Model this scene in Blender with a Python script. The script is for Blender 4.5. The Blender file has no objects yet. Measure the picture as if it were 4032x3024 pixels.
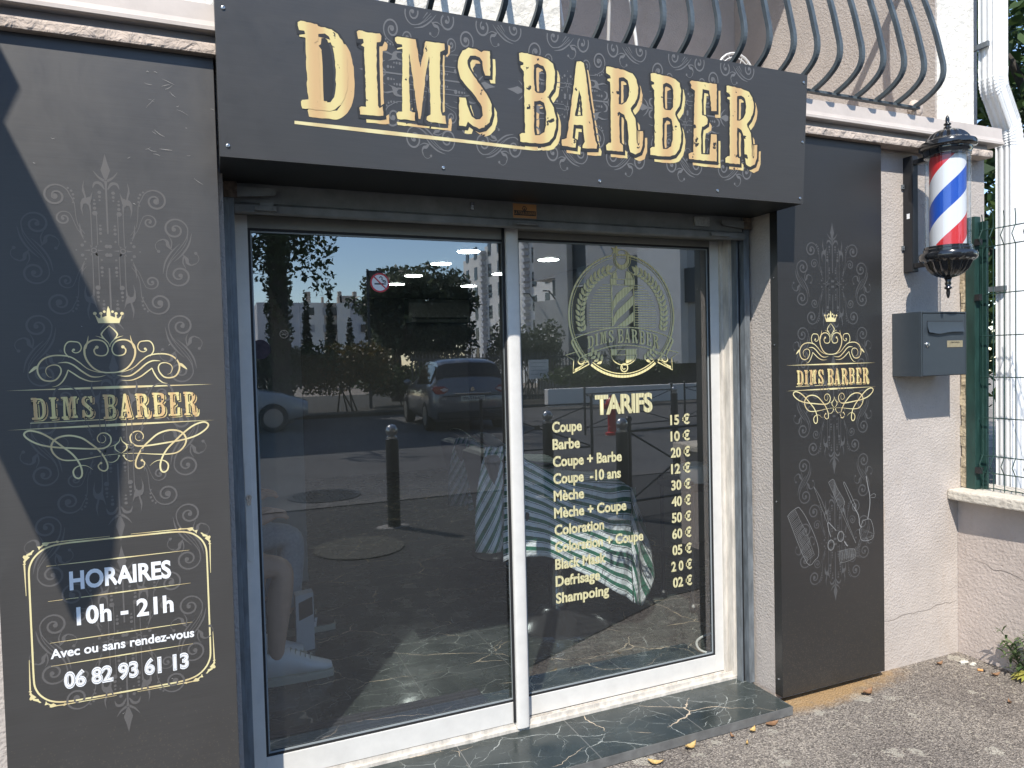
import bpy, bmesh, math, random
from mathutils import Vector, Matrix
R = math.radians
rnd = random.Random(7)
sc = bpy.context.scene
col = sc.collection

# ------------------------------------------------------------ camera, sky, sun, exposure
cam_d = bpy.data.cameras.new('camera')
cam = bpy.data.objects.new('camera', cam_d)
col.objects.link(cam)
sc.camera = cam
cam_d.sensor_width = 36.0
cam_d.lens = 2800.0 / 4032.0 * 36.0
cam_d.clip_start = 0.02
cam_d.clip_end = 600
YAW, PIT, ROL = 0.396134404, 0.0325328543, -0.0244677231
fw = Vector((math.sin(YAW) * math.cos(PIT), math.cos(YAW) * math.cos(PIT), -math.sin(PIT)))
rt = Vector((math.cos(YAW), -math.sin(YAW), 0))
up = rt.cross(fw)
c_, s_ = math.cos(ROL), math.sin(ROL)
rt2, up2 = c_ * rt + s_ * up, -s_ * rt + c_ * up
m4 = Matrix((rt2, up2, -fw)).transposed().to_4x4()
m4.translation = Vector((0, -2.3, 1.48))
cam.matrix_world = m4

SUN = Vector((0.64, 1.0, -1.43)).normalized()      # the way the sunlight travels
world = bpy.data.worlds.new('World')
sc.world = world
world.use_nodes = True
nt = world.node_tree
sky = nt.nodes.new('ShaderNodeTexSky')
sky.sky_type = 'NISHITA'
sky.sun_disc = False
sky.sun_elevation = math.asin(-SUN.z)
sky.sun_rotation = math.atan2(-SUN.x, -SUN.y)
sky.air_density = 1.0
sky.dust_density = 0.1
sky.ozone_density = 2.8
bg = nt.nodes['Background']
bg.inputs['Strength'].default_value = 0.15
nt.links.new(sky.outputs[0], bg.inputs[0])
sun_d = bpy.data.lights.new('sun', 'SUN')
sun_d.energy = 3.5
sun_d.angle = R(0.5)
sun_d.color = (1.0, 0.95, 0.87)
sun = bpy.data.objects.new('sun', sun_d)
col.objects.link(sun)
sun.rotation_euler = SUN.to_track_quat('-Z', 'Y').to_euler()
sun.location = (-6, -10, 14)
sc.view_settings.view_transform = 'Standard'
sc.view_settings.look = 'None'
sc.view_settings.gamma = 1.0
sc.view_settings.exposure = 0.84
sc.render.engine = 'CYCLES'
sc.cycles.use_denoising = True
sc.cycles.max_bounces = 10
sc.cycles.transparent_max_bounces = 16
sc.cycles.sample_clamp_indirect = 6.0
sc.cycles.caustics_reflective = False

# ------------------------------------------------------------ helpers
class MB:
    """collects shapes, builds ONE mesh object"""
    def __init__(s):
        s.v, s.f, s.mi = [], [], []
    def add(s, vs, fs, mi=0):
        n = len(s.v)
        s.v += [tuple(p) for p in vs]
        s.f += [tuple(i + n for i in f) for f in fs]
        s.mi += [mi] * len(fs)
        return s
    def box(s, x0, x1, y0, y1, z0, z1, mi=0):
        return s.add([(x0, y0, z0), (x1, y0, z0), (x1, y1, z0), (x0, y1, z0), (x0, y0, z1), (x1, y0, z1), (x1, y1, z1), (x0, y1, z1)],
                     [(0, 3, 2, 1), (4, 5, 6, 7), (0, 1, 5, 4), (1, 2, 6, 5), (2, 3, 7, 6), (3, 0, 4, 7)], mi)
    def prism(s, poly, axis, a, b, mi=0):
        """poly of 2-d points extruded along axis between a and b"""
        n = len(poly)
        def P(p, t):
            return {0: (t, p[0], p[1]), 1: (p[0], t, p[1]), 2: (p[0], p[1], t)}[axis]
        vs = [P(p, a) for p in poly] + [P(p, b) for p in poly]
        fs = [tuple(range(n - 1, -1, -1)), tuple(range(n, 2 * n))] + [(i, (i + 1) % n, (i + 1) % n + n, i + n) for i in range(n)]
        return s.add(vs, fs, mi)
    def tube(s, pts, r, seg=8, mi=0, cap=True):
        """round tube along pts; r a number or a list"""
        pts = [Vector(p) for p in pts]
        n = len(pts)
        rr = r if isinstance(r, (list, tuple)) else [r] * n
        d0 = (pts[1] - pts[0]).normalized()
        ref = Vector((0, 0, 1)) if abs(d0.z) < 0.9 else Vector((1, 0, 0))
        vs, fs = [], []
        u = d0.cross(ref).normalized()
        for i in range(n):
            d = (pts[min(i + 1, n - 1)] - pts[max(i - 1, 0)]).normalized()
            u = (u - d * u.dot(d))
            u = u.normalized() if u.length > 1e-6 else d.orthogonal().normalized()
            w = d.cross(u)
            for k in range(seg):
                a = 2 * math.pi * k / seg + (math.pi / 4 if seg == 4 else 0)
                vs.append(pts[i] + (u * math.cos(a) + w * math.sin(a)) * rr[i])
        for i in range(n - 1):
            for k in range(seg):
                k2 = (k + 1) % seg
                fs.append((i * seg + k, i * seg + k2, (i + 1) * seg + k2, (i + 1) * seg + k))
        if cap:
            fs.append(tuple(range(seg - 1, -1, -1)))
            fs.append(tuple((n - 1) * seg + k for k in range(seg)))
        return s.add(vs, fs, mi)
    def lathe(s, cx, cy, prof, seg=32, mi=0, flute=None):
        """prof: list of (radius, z); flute = (count, depth, i0, i1)"""
        vs, fs = [], []
        n = len(prof)
        for i, (r, z) in enumerate(prof):
            for k in range(seg):
                a = 2 * math.pi * k / seg
                q = r
                if flute and flute[2] <= i <= flute[3]:
                    q = r * (1 - flute[1] * (0.5 - 0.5 * math.cos(a * flute[0])))
                vs.append((cx + q * math.cos(a), cy + q * math.sin(a), z))
        for i in range(n - 1):
            for k in range(seg):
                k2 = (k + 1) % seg
                fs.append((i * seg + k, i * seg + k2, (i + 1) * seg + k2, (i + 1) * seg + k))
        fs.append(tuple(range(seg - 1, -1, -1)))
        fs.append(tuple((n - 1) * seg + k for k in range(seg)))
        return s.add(vs, fs, mi)
    def ball(s, c, r, seg=12, sx=1, sy=1, sz=1, mi=0):
        vs, fs = [], []
        h = seg // 2
        for i in range(h + 1):
            t = math.pi * i / h
            for k in range(seg):
                a = 2 * math.pi * k / seg
                vs.append((c[0] + r * sx * math.sin(t) * math.cos(a), c[1] + r * sy * math.sin(t) * math.sin(a), c[2] + r * sz * math.cos(t)))
        for i in range(h):
            for k in range(seg):
                k2 = (k + 1) % seg
                fs.append((i * seg + k, (i + 1) * seg + k, (i + 1) * seg + k2, i * seg + k2))
        return s.add(vs, fs, mi)
    def mesh(s, name, mats, smooth=False, bevel=0):
        me = bpy.data.meshes.new(name)
        me.from_pydata(s.v, [], s.f)
        for m in (mats if isinstance(mats, (list, tuple)) else [mats]):
            me.materials.append(m)
        me.polygons.foreach_set('material_index', s.mi)
        if smooth:
            me.polygons.foreach_set('use_smooth', [True] * len(me.polygons))
        me.update()
        if bevel:
            bm = bmesh.new()
            bm.from_mesh(me)
            bmesh.ops.remove_doubles(bm, verts=bm.verts, dist=1e-6)
            es = [e for e in bm.edges if len(e.link_faces) == 2 and e.calc_face_angle(0) > 0.6]
            bmesh.ops.bevel(bm, geom=es, offset=bevel, segments=2, affect='EDGES', profile=0.6)
            bm.to_mesh(me)
            bm.free()
        return me
    def obj(s, name, mats, parent=None, smooth=False, bevel=0, auto=None):
        me = s.mesh(name, mats, smooth or auto is not None, bevel)
        o = bpy.data.objects.new(name, me)
        col.objects.link(o)
        if auto is not None:
            me.set_sharp_from_angle(angle=R(auto))
        if parent:
            o.parent = parent
            o.matrix_parent_inverse = parent.matrix_basis.inverted()
        return o

def tag(o, label, cat, group=None):
    o['label'], o['category'] = label, cat
    if group:
        o['group'] = group
    return o
def thing(name, label, cat, loc=(0, 0, 0), group=None):
    o = bpy.data.objects.new(name, None)
    col.objects.link(o)
    o.location = loc
    o.empty_display_size = 0.05
    return tag(o, label, cat, group)
def structure(o):
    o['kind'] = 'structure'
    return o
def link_mesh(name, me, parent):
    o = bpy.data.objects.new(name, me)
    col.objects.link(o)
    o.parent = parent
    o.matrix_parent_inverse = parent.matrix_basis.inverted()
    return o
def dup(root, loc, label=None, rotz=None, scale=None):
    r = root.copy()
    col.objects.link(r)
    r.location = loc
    if rotz is not None:
        r.rotation_euler[2] = rotz
    if scale:
        r.scale = scale
    if label:
        r['label'] = label
    for ch in list(root.children):
        c = ch.copy()
        col.objects.link(c)
        c.parent = r
        c.matrix_parent_inverse = ch.matrix_parent_inverse.copy()
        for g in ch.children:
            d = g.copy()
            col.objects.link(d)
            d.parent = c
            d.matrix_parent_inverse = g.matrix_parent_inverse.copy()
    return r

# ---- materials
def newmat(name):
    m = bpy.data.materials.new(name)
    m.use_nodes = True
    n = m.node_tree
    return m, n, n.nodes['Principled BSDF'], lambda t: n.nodes.new('ShaderNode' + t), n.links.new
def ramp(n, nodes_new, stops):
    r = nodes_new('ValToRGB')
    e = r.color_ramp.elements
    while len(e) < len(stops):
        e.new(0.5)
    for i, (p, c) in enumerate(stops):
        e[i].position = p
        e[i].color = (*c, 1) if len(c) == 3 else c
    return r
def mat(name, base, rough=0.6, metal=0.0, vary=0.0, vscale=8.0, bump=0.0, bscale=60.0, bdist=0.004, spec=0.5, stretch=(1, 1, 1), coat=0.0, detail=6.0, rvary=0.0):
    """a plain surface with a little noise in colour, gloss and relief"""
    m, n, p, N, L = newmat(name)
    p.inputs['Roughness'].default_value = rough
    p.inputs['Metallic'].default_value = metal
    p.inputs['Specular IOR Level'].default_value = spec
    p.inputs['Coat Weight'].default_value = coat
    tc = N('TexCoord'); mp = N('Mapping'); mp.inputs['Scale'].default_value = stretch
    L(tc.outputs['Object'], mp.inputs[0])
    if vary or rvary:
        no = N('TexNoise'); no.inputs['Scale'].default_value = vscale; no.inputs['Detail'].default_value = detail; no.inputs['Roughness'].default_value = 0.65
        L(mp.outputs[0], no.inputs[0])
    if vary:
        r = ramp(n, N, [(0.3, tuple(max(0, c * (1 - vary)) for c in base)), (0.7, tuple(c * (1 + vary) for c in base))])
        L(no.outputs['Fac'], r.inputs[0]); L(r.outputs[0], p.inputs['Base Color'])
    else:
        p.inputs['Base Color'].default_value = (*base, 1)
    if rvary:
        mr = N('MapRange'); mr.inputs[1].default_value = 0.3; mr.inputs[2].default_value = 0.7
        mr.inputs[3].default_value = max(0.02, rough - rvary); mr.inputs[4].default_value = min(1, rough + rvary)
        L(no.outputs['Fac'], mr.inputs[0]); L(mr.outputs[0], p.inputs['Roughness'])
    if bump:
        nb = N('TexNoise'); nb.inputs['Scale'].default_value = bscale; nb.inputs['Detail'].default_value = 5.0
        L(mp.outputs[0], nb.inputs[0])
        b = N('Bump'); b.inputs['Strength'].default_value = bump; b.inputs['Distance'].default_value = bdist
        L(nb.outputs['Fac'], b.inputs['Height']); L(b.outputs[0], p.inputs['Normal'])
    return m

def stucco_mat(name, base, grain=130.0, depth=0.0045, strength=0.55, stain=(0.40, 0.30, 0.22), stains=0.35):
    m, n, p, N, L = newmat(name)
    p.inputs['Roughness'].default_value = 0.92
    p.inputs['Specular IOR Level'].default_value = 0.2
    tc = N('TexCoord')
    n1 = N('TexNoise'); n1.inputs['Scale'].default_value = 5.0; n1.inputs['Detail'].default_value = 8; n1.inputs['Roughness'].default_value = 0.7
    n2 = N('TexNoise'); n2.inputs['Scale'].default_value = 2.2; n2.inputs['Detail'].default_value = 10; n2.inputs['Roughness'].default_value = 0.75; n2.inputs['Distortion'].default_value = 0.6
    mp = N('Mapping'); mp.inputs['Scale'].default_value = (2.6, 2.6, 0.5)
    L(tc.outputs['Object'], n1.inputs[0]); L(tc.outputs['Object'], mp.inputs[0]); L(mp.outputs[0], n2.inputs[0])
    r1 = ramp(n, N, [(0.3, tuple(c * 0.88 for c in base)), (0.7, tuple(min(0.9, c * 1.08) for c in base))])
    L(n1.outputs['Fac'], r1.inputs[0])
    r2 = ramp(n, N, [(0.56, (0, 0, 0)), (0.78, (stains, stains, stains))])
    L(n2.outputs['Fac'], r2.inputs[0])
    mx = N('Mix'); mx.data_type = 'RGBA'; mx.inputs[7].default_value = (*stain, 1)
    L(r2.outputs[0], mx.inputs[0]); L(r1.outputs[0], mx.inputs[6])
    # rusty run-off beside the right panel
    gx = N('SeparateXYZ'); L(tc.outputs['Object'], gx.inputs[0])
    def band(out, c, w):
        s1 = N('Math'); s1.operation = 'SUBTRACT'; s1.inputs[1].default_value = c; L(out, s1.inputs[0])
        s2 = N('Math'); s2.operation = 'ABSOLUTE'; L(s1.outputs[0], s2.inputs[0])
        s3 = N('MapRange'); s3.inputs[1].default_value = 0; s3.inputs[2].default_value = w; s3.inputs[3].default_value = 1; s3.inputs[4].default_value = 0
        L(s2.outputs[0], s3.inputs[0]); return s3
    bx, bz = band(gx.outputs[0], 2.785, 0.060), band(gx.outputs[2], 0.72, 0.42)
    m_b = N('Math'); m_b.operation = 'MULTIPLY'; L(bx.outputs[0], m_b.inputs[0]); L(bz.outputs[0], m_b.inputs[1])
    m_n = N('Math'); m_n.operation = 'MULTIPLY'; L(m_b.outputs[0], m_n.inputs[0]); L(n2.outputs['Fac'], m_n.inputs[1])
    m_r = N('MapRange'); m_r.inputs[1].default_value = 0.10; m_r.inputs[2].default_value = 0.45; m_r.inputs[3].default_value = 0; m_r.inputs[4].default_value = 0.7; L(m_n.outputs[0], m_r.inputs[0])
    mo_ = N('Mix'); mo_.data_type = 'RGBA'; mo_.inputs[7].default_value = (0.50, 0.30, 0.13, 1)
    L(m_r.outputs[0], mo_.inputs[0]); L(mx.outputs[2], mo_.inputs[6]); L(mo_.outputs[2], p.inputs['Base Color'])
    nb = N('TexNoise'); nb.inputs['Scale'].default_value = grain; nb.inputs['Detail'].default_value = 3; nb.inputs['Distortion'].default_value = 1.2
    vb = N('TexVoronoi'); vb.inputs['Scale'].default_value = grain * 0.8; vb.feature = 'SMOOTH_F1'
    L(tc.outputs['Object'], nb.inputs[0]); L(tc.outputs['Object'], vb.inputs[0])
    ad = N('Math'); ad.operation = 'ADD'; L(nb.outputs['Fac'], ad.inputs[0]); L(vb.outputs['Distance'], ad.inputs[1])
    b = N('Bump'); b.inputs['Strength'].default_value = strength; b.inputs['Distance'].default_value = depth
    L(ad.outputs[0], b.inputs['Height']); L(b.outputs[0], p.inputs['Normal'])
    return m

def marble_mat(name):
    """polished dark green tiles with white and ochre veins and thin joints"""
    m, n, p, N, L = newmat(name)
    tc = N('TexCoord')
    nz = N('TexNoise'); nz.inputs['Scale'].default_value = 6; nz.inputs['Detail'].default_value = 6
    L(tc.outputs['Object'], nz.inputs[0])
    def vein(scale, width, bend, off):
        mp = N('Mapping'); mp.inputs['Location'].default_value = (off, off * 0.7, 0.3); mp.inputs['Rotation'].default_value = (0, 0, off)
        mp.inputs['Scale'].default_value = (1.0, 1.7, 1)
        L(tc.outputs['Object'], mp.inputs[0])
        mxv = N('Mix'); mxv.data_type = 'VECTOR'; mxv.inputs[0].default_value = bend
        L(mp.outputs[0], mxv.inputs[4]); L(nz.outputs['Color'], mxv.inputs[5])
        v = N('TexVoronoi'); v.feature = 'DISTANCE_TO_EDGE'; v.inputs['Scale'].default_value = scale
        L(mxv.outputs[1], v.inputs['Vector'])
        nw = N('TexNoise'); nw.inputs['Scale'].default_value = scale * 2.2; nw.inputs['Detail'].default_value = 3
        L(tc.outputs['Object'], nw.inputs[0])
        wr = N('MapRange'); wr.inputs[1].default_value = 0.40; wr.inputs[2].default_value = 0.68; wr.inputs[3].default_value = -0.001; wr.inputs[4].default_value = width
        L(nw.outputs['Fac'], wr.inputs[0])
        lt = N('Math'); lt.operation = 'LESS_THAN'; L(v.outputs['Distance'], lt.inputs[0]); L(wr.outputs[0], lt.inputs[1])
        return lt
    a, b2, c2 = vein(2.3, 0.0085, 0.15, 0.4), vein(4.3, 0.0075, 0.11, 2.1), vein(9.0, 0.009, 0.09, 5.0)
    base = ramp(n, N, [(0.3, (0.028, 0.035, 0.034)), (0.7, (0.055, 0.064, 0.060))])
    L(nz.outputs['Fac'], base.inputs[0])
    cur = base.outputs[0]
    for k, (fac, colr) in enumerate(((c2, (0.30, 0.33, 0.31)), (b2, (0.42, 0.44, 0.41)), (a, (0.62, 0.50, 0.36)))):
        mx = N('Mix'); mx.data_type = 'RGBA'; mx.inputs[7].default_value = (*colr, 1)
        sc_ = N('Math'); sc_.operation = 'MULTIPLY'; sc_.inputs[1].default_value = (0.55, 0.8, 0.9)[k]
        L(fac.outputs[0], sc_.inputs[0]); L(sc_.outputs[0], mx.inputs[0]); L(cur, mx.inputs[6])
        cur = mx.outputs[2]
    # joints
    br = N('TexBrick'); br.offset = 0.0; br.inputs['Scale'].default_value = 1.0; br.inputs['Brick Width'].default_value = 0.45; br.inputs['Row Height'].default_value = 0.45
    br.inputs['Mortar Size'].default_value = 0.0016; br.inputs['Mortar Smooth'].default_value = 0.0
    mpb = N('Mapping'); mpb.inputs['Location'].default_value = (0.11, 0.10, 0)
    L(tc.outputs['Object'], mpb.inputs[0]); L(mpb.outputs[0], br.inputs['Vector'])
    mj = N('Mix'); mj.data_type = 'RGBA'; mj.inputs[7].default_value = (0.16, 0.16, 0.15, 1)
    L(br.outputs['Fac'], mj.inputs[0]); L(cur, mj.inputs[6]); L(mj.outputs[2], p.inputs['Base Color'])
    dn = N('TexNoise'); dn.inputs['Scale'].default_value = 9; dn.inputs['Detail'].default_value = 8
    L(tc.outputs['Object'], dn.inputs[0])
    mr = N('MapRange'); mr.inputs[1].default_value = 0.35; mr.inputs[2].default_value = 0.75; mr.inputs[3].default_value = 0.12; mr.inputs[4].default_value = 0.42
    L(dn.outputs['Fac'], mr.inputs[0]); L(mr.outputs[0], p.inputs['Roughness'])
    p.inputs['Specular IOR Level'].default_value = 0.5
    return m

def asphalt_mat(name):
    m, n, p, N, L = newmat(name)
    p.inputs['Roughness'].default_value = 0.93
    p.inputs['Specular IOR Level'].default_value = 0.25
    tc = N('TexCoord')
    def noise(s, d, r=0.6, dist=0.0):
        t = N('TexNoise'); t.inputs['Scale'].default_value = s; t.inputs['Detail'].default_value = d; t.inputs['Roughness'].default_value = r; t.inputs['Distortion'].default_value = dist
        L(tc.outputs['Object'], t.inputs[0]); return t
    vo = N('TexVoronoi'); vo.inputs['Scale'].default_value = 190; L(tc.outputs['Object'], vo.inputs['Vector'])
    g = ramp(n, N, [(0.0, (0.120, 0.107, 0.095)), (0.45, (0.262, 0.234, 0.207)), (0.8, (0.375, 0.335, 0.293)), (1.0, (0.52, 0.465, 0.395))])
    sep = N('SeparateColor'); L(vo.outputs['Color'], sep.inputs[0]); L(sep.outputs[0], g.inputs[0])
    big = noise(1.6, 6, 0.7)
    gb = ramp(n, N, [(0.35, (0.72, 0.70, 0.69)), (0.7, (1.12, 1.10, 1.06))]); L(big.outputs['Fac'], gb.inputs[0])
    mu = N('Mix'); mu.data_type = 'RGBA'; mu.blend_type = 'MULTIPLY'; mu.inputs[0].default_value = 1
    L(g.outputs[0], mu.inputs[6]); L(gb.outputs[0], mu.inputs[7])
    # pale lichen and gum blotches
    li = N('TexVoronoi'); li.inputs['Scale'].default_value = 9.0; li.inputs['Randomness'].default_value = 1.0
    ln = noise(26, 8, 0.8)
    mv = N('Mix'); mv.data_type = 'VECTOR'; mv.inputs[0].default_value = 0.09
    L(tc.outputs['Object'], mv.inputs[4]); L(ln.outputs['Color'], mv.inputs[5]); L(mv.outputs[1], li.inputs['Vector'])
    sz = N('SeparateColor'); L(li.outputs['Color'], sz.inputs[0])
    szr = N('MapRange'); szr.inputs[1].default_value = 0.12; szr.inputs[2].default_value = 1.0; szr.inputs[3].default_value = 0.0; szr.inputs[4].default_value = 0.36
    L(sz.outputs[0], szr.inputs[0])
    lt = N('Math'); lt.operation = 'LESS_THAN'; L(li.outputs['Distance'], lt.inputs[0]); L(szr.outputs[0], lt.inputs[1])
    brk = noise(60, 4, 0.7); bk = N('Math'); bk.operation = 'GREATER_THAN'; bk.inputs[1].default_value = 0.44; L(brk.outputs['Fac'], bk.inputs[0])
    lm = N('Math'); lm.operation = 'MULTIPLY'; L(lt.outputs[0], lm.inputs[0]); L(bk.outputs[0], lm.inputs[1])
    lm2 = N('Math'); lm2.operation = 'MULTIPLY'; lm2.inputs[1].default_value = 0.75; L(lm.outputs[0], lm2.inputs[0])
    m1 = N('Mix'); m1.data_type = 'RGBA'; m1.inputs[7].default_value = (0.50, 0.46, 0.38, 1)
    L(lm2.outputs[0], m1.inputs[0]); L(mu.outputs[2], m1.inputs[6])
    # small chips
    ch = N('TexVoronoi'); ch.inputs['Scale'].default_value = 38; L(tc.outputs['Object'], ch.inputs['Vector'])
    cs = N('SeparateColor'); L(ch.outputs['Color'], cs.inputs[0])
    cr = N('MapRange'); cr.inputs[1].default_value = 0.66; cr.inputs[2].default_value = 1.0; cr.inputs[3].default_value = 0.0; cr.inputs[4].default_value = 0.32
    L(cs.outputs[1], cr.inputs[0])
    cl = N('Math'); cl.operation = 'LESS_THAN'; L(ch.outputs['Distance'], cl.inputs[0]); L(cr.outputs[0], cl.inputs[1])
    m2 = N('Mix'); m2.data_type = 'RGBA'; m2.inputs[7].default_value = (0.40, 0.36, 0.29, 1)
    L(cl.outputs[0], m2.inputs[0]); L(m1.outputs[2], m2.inputs[6])
    # ochre sand lying along the foot of the wall panel
    gx = N('SeparateXYZ'); L(tc.outputs['Object'], gx.inputs[0])
    def band(out, c, w):
        s1 = N('Math'); s1.operation = 'SUBTRACT'; s1.inputs[1].default_value = c; L(out, s1.inputs[0])
        s2 = N('Math'); s2.operation = 'ABSOLUTE'; L(s1.outputs[0], s2.inputs[0])
        s3 = N('MapRange'); s3.inputs[1].default_value = 0; s3.inputs[2].default_value = w; s3.inputs[3].default_value = 1; s3.inputs[4].default_value = 0
        L(s2.outputs[0], s3.inputs[0]); return s3
    bx, by = band(gx.outputs[0], 2.35, 0.75), band(gx.outputs[1], 0.03, 0.17)
    mb = N('Math'); mb.operation = 'MULTIPLY'; L(bx.outputs[0], mb.inputs[0]); L(by.outputs[0], mb.inputs[1])
    on = noise(22, 8, 0.75); oa = N('Math'); oa.operation = 'MULTIPLY'; L(on.outputs['Fac'], oa.inputs[0]); L(mb.outputs[0], oa.inputs[1])
    orp = N('MapRange'); orp.inputs[1].default_value = 0.08; orp.inputs[2].default_value = 0.26; orp.inputs[3].default_value = 0; orp.inputs[4].default_value = 0.85
    L(oa.outputs[0], orp.inputs[0])
    m3 = N('Mix'); m3.data_type = 'RGBA'; m3.inputs[7].default_value = (0.46, 0.29, 0.13, 1)
    L(orp.outputs[0], m3.inputs[0]); L(m2.outputs[2], m3.inputs[6])
    # dark oil spots
    dk = noise(3.3, 5, 0.6); dr = N('MapRange'); dr.inputs[1].default_value = 0.64; dr.inputs[2].default_value = 0.70; dr.inputs[3].default_value = 0; dr.inputs[4].default_value = 0.55
    L(dk.outputs['Fac'], dr.inputs[0])
    m4_ = N('Mix'); m4_.data_type = 'RGBA'; m4_.inputs[7].default_value = (0.04, 0.036, 0.033, 1)
    L(dr.outputs[0], m4_.inputs[0]); L(m3.outputs[2], m4_.inputs[6]); L(m4_.outputs[2], p.inputs['Base Color'])
    hb = noise(120, 4, 0.7)
    ha = N('Math'); ha.operation = 'ADD'; L(vo.outputs['Distance'], ha.inputs[0]); L(hb.outputs['Fac'], ha.inputs[1])
    b = N('Bump'); b.inputs['Strength'].default_value = 1.0; b.inputs['Distance'].default_value = 0.006
    L(ha.outputs[0], b.inputs['Height']); L(b.outputs[0], p.inputs['Normal'])
    return m

def glass_mat(name, r0=0.235, tint=(0.93, 0.965, 0.955), dust=0.008):
    """thin pane: clear with a mirror reflection that grows at grazing angles"""
    m, n, p, N, L = newmat(name)
    n.nodes.remove(p)
    out = n.nodes['Material Output']
    t = N('BsdfTransparent'); t.inputs[0].default_value = (*tint, 1)
    g = N('BsdfGlossy'); g.inputs['Roughness'].default_value = 0.0; g.inputs['Color'].default_value = (1, 1, 1, 1)
    lw = N('LayerWeight'); lw.inputs['Blend'].default_value = 0.5
    pw = N('Math'); pw.operation = 'POWER'; pw.inputs[1].default_value = 5.0; L(lw.outputs['Facing'], pw.inputs[0])
    mr = N('MapRange'); mr.inputs[3].default_value = r0; mr.inputs[4].default_value = 1.0; L(pw.outputs[0], mr.inputs[0])
    mx = N('MixShader'); L(mr.outputs[0], mx.inputs[0]); L(t.outputs[0], mx.inputs[1]); L(g.outputs[0], mx.inputs[2])
    # a film of dust on the pane catches the light
    df = N('BsdfDiffuse'); df.inputs[0].default_value = (0.75, 0.75, 0.74, 1)
    nd = N('TexNoise'); nd.inputs['Scale'].default_value = 2.5; nd.inputs['Detail'].default_value = 8
    tcd = N('TexCoord'); L(tcd.outputs['Object'], nd.inputs[0])
    md_ = N('MapRange'); md_.inputs[1].default_value = 0.35; md_.inputs[2].default_value = 0.7; md_.inputs[3].default_value = dust * 0.6; md_.inputs[4].default_value = dust * 1.5; L(nd.outputs['Fac'], md_.inputs[0])
    m2 = N('MixShader'); L(md_.outputs[0], m2.inputs[0]); L(mx.outputs[0], m2.inputs[1]); L(df.outputs[0], m2.inputs[2])
    L(m2.outputs[0], out.inputs[0])
    return m
def clear_mat(name):
    m, n, p, N, L = newmat(name)
    n.nodes.remove(p)
    t = N('BsdfTransparent')
    L(t.outputs[0], n.nodes['Material Output'].inputs[0])
    return m
def emit_mat(name, colr, s):
    m, n, p, N, L = newmat(name)
    p.inputs['Base Color'].default_value = (*colr, 1)
    p.inputs['Emission Color'].default_value = (*colr, 1)
    p.inputs['Emission Strength'].default_value = s
    return m
def gold_mat(name, x_scale, specks=True, lo=(0.64, 0.42, 0.20), hi=(0.74, 0.62, 0.28), spk=0.60):
    """printed gold: upright bands of pale yellow and peach, worn through in specks"""
    m, n, p, N, L = newmat(name)
    p.inputs['Roughness'].default_value = 0.38
    tc = N('TexCoord')
    w = N('TexWave'); w.wave_type = 'BANDS'; w.bands_direction = 'X'; w.wave_profile = 'SIN'
    w.inputs['Scale'].default_value = x_scale; w.inputs['Distortion'].default_value = 0.0
    L(tc.outputs['Object'], w.inputs[0])
    r = ramp(n, N, [(0.0, (lo[0], lo[1], lo[2])), (0.35, tuple(l + (h - l) * 0.3 for l, h in zip(lo, hi))), (0.62, tuple(l + (h - l) * 0.75 for l, h in zip(lo, hi))), (1.0, hi)])
    L(w.outputs['Fac'], r.inputs[0])
    cur = r.outputs[0]
    if specks:
        nz = N('TexNoise'); nz.inputs['Scale'].default_value = specks; nz.inputs['Detail'].default_value = 5; nz.inputs['Roughness'].default_value = 0.6
        L(tc.outputs['Object'], nz.inputs[0])
        g = N('Math'); g.operation = 'GREATER_THAN'; g.inputs[1].default_value = spk + 0.06; L(nz.outputs['Fac'], g.inputs[0])
        mx = N('Mix'); mx.data_type = 'RGBA'; mx.inputs[7].default_value = (0.03, 0.03, 0.03, 1)
        L(g.outputs[0], mx.inputs[0]); L(cur, mx.inputs[6]); cur = mx.outputs[2]
    L(cur, p.inputs['Base Color'])
    return m
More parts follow.
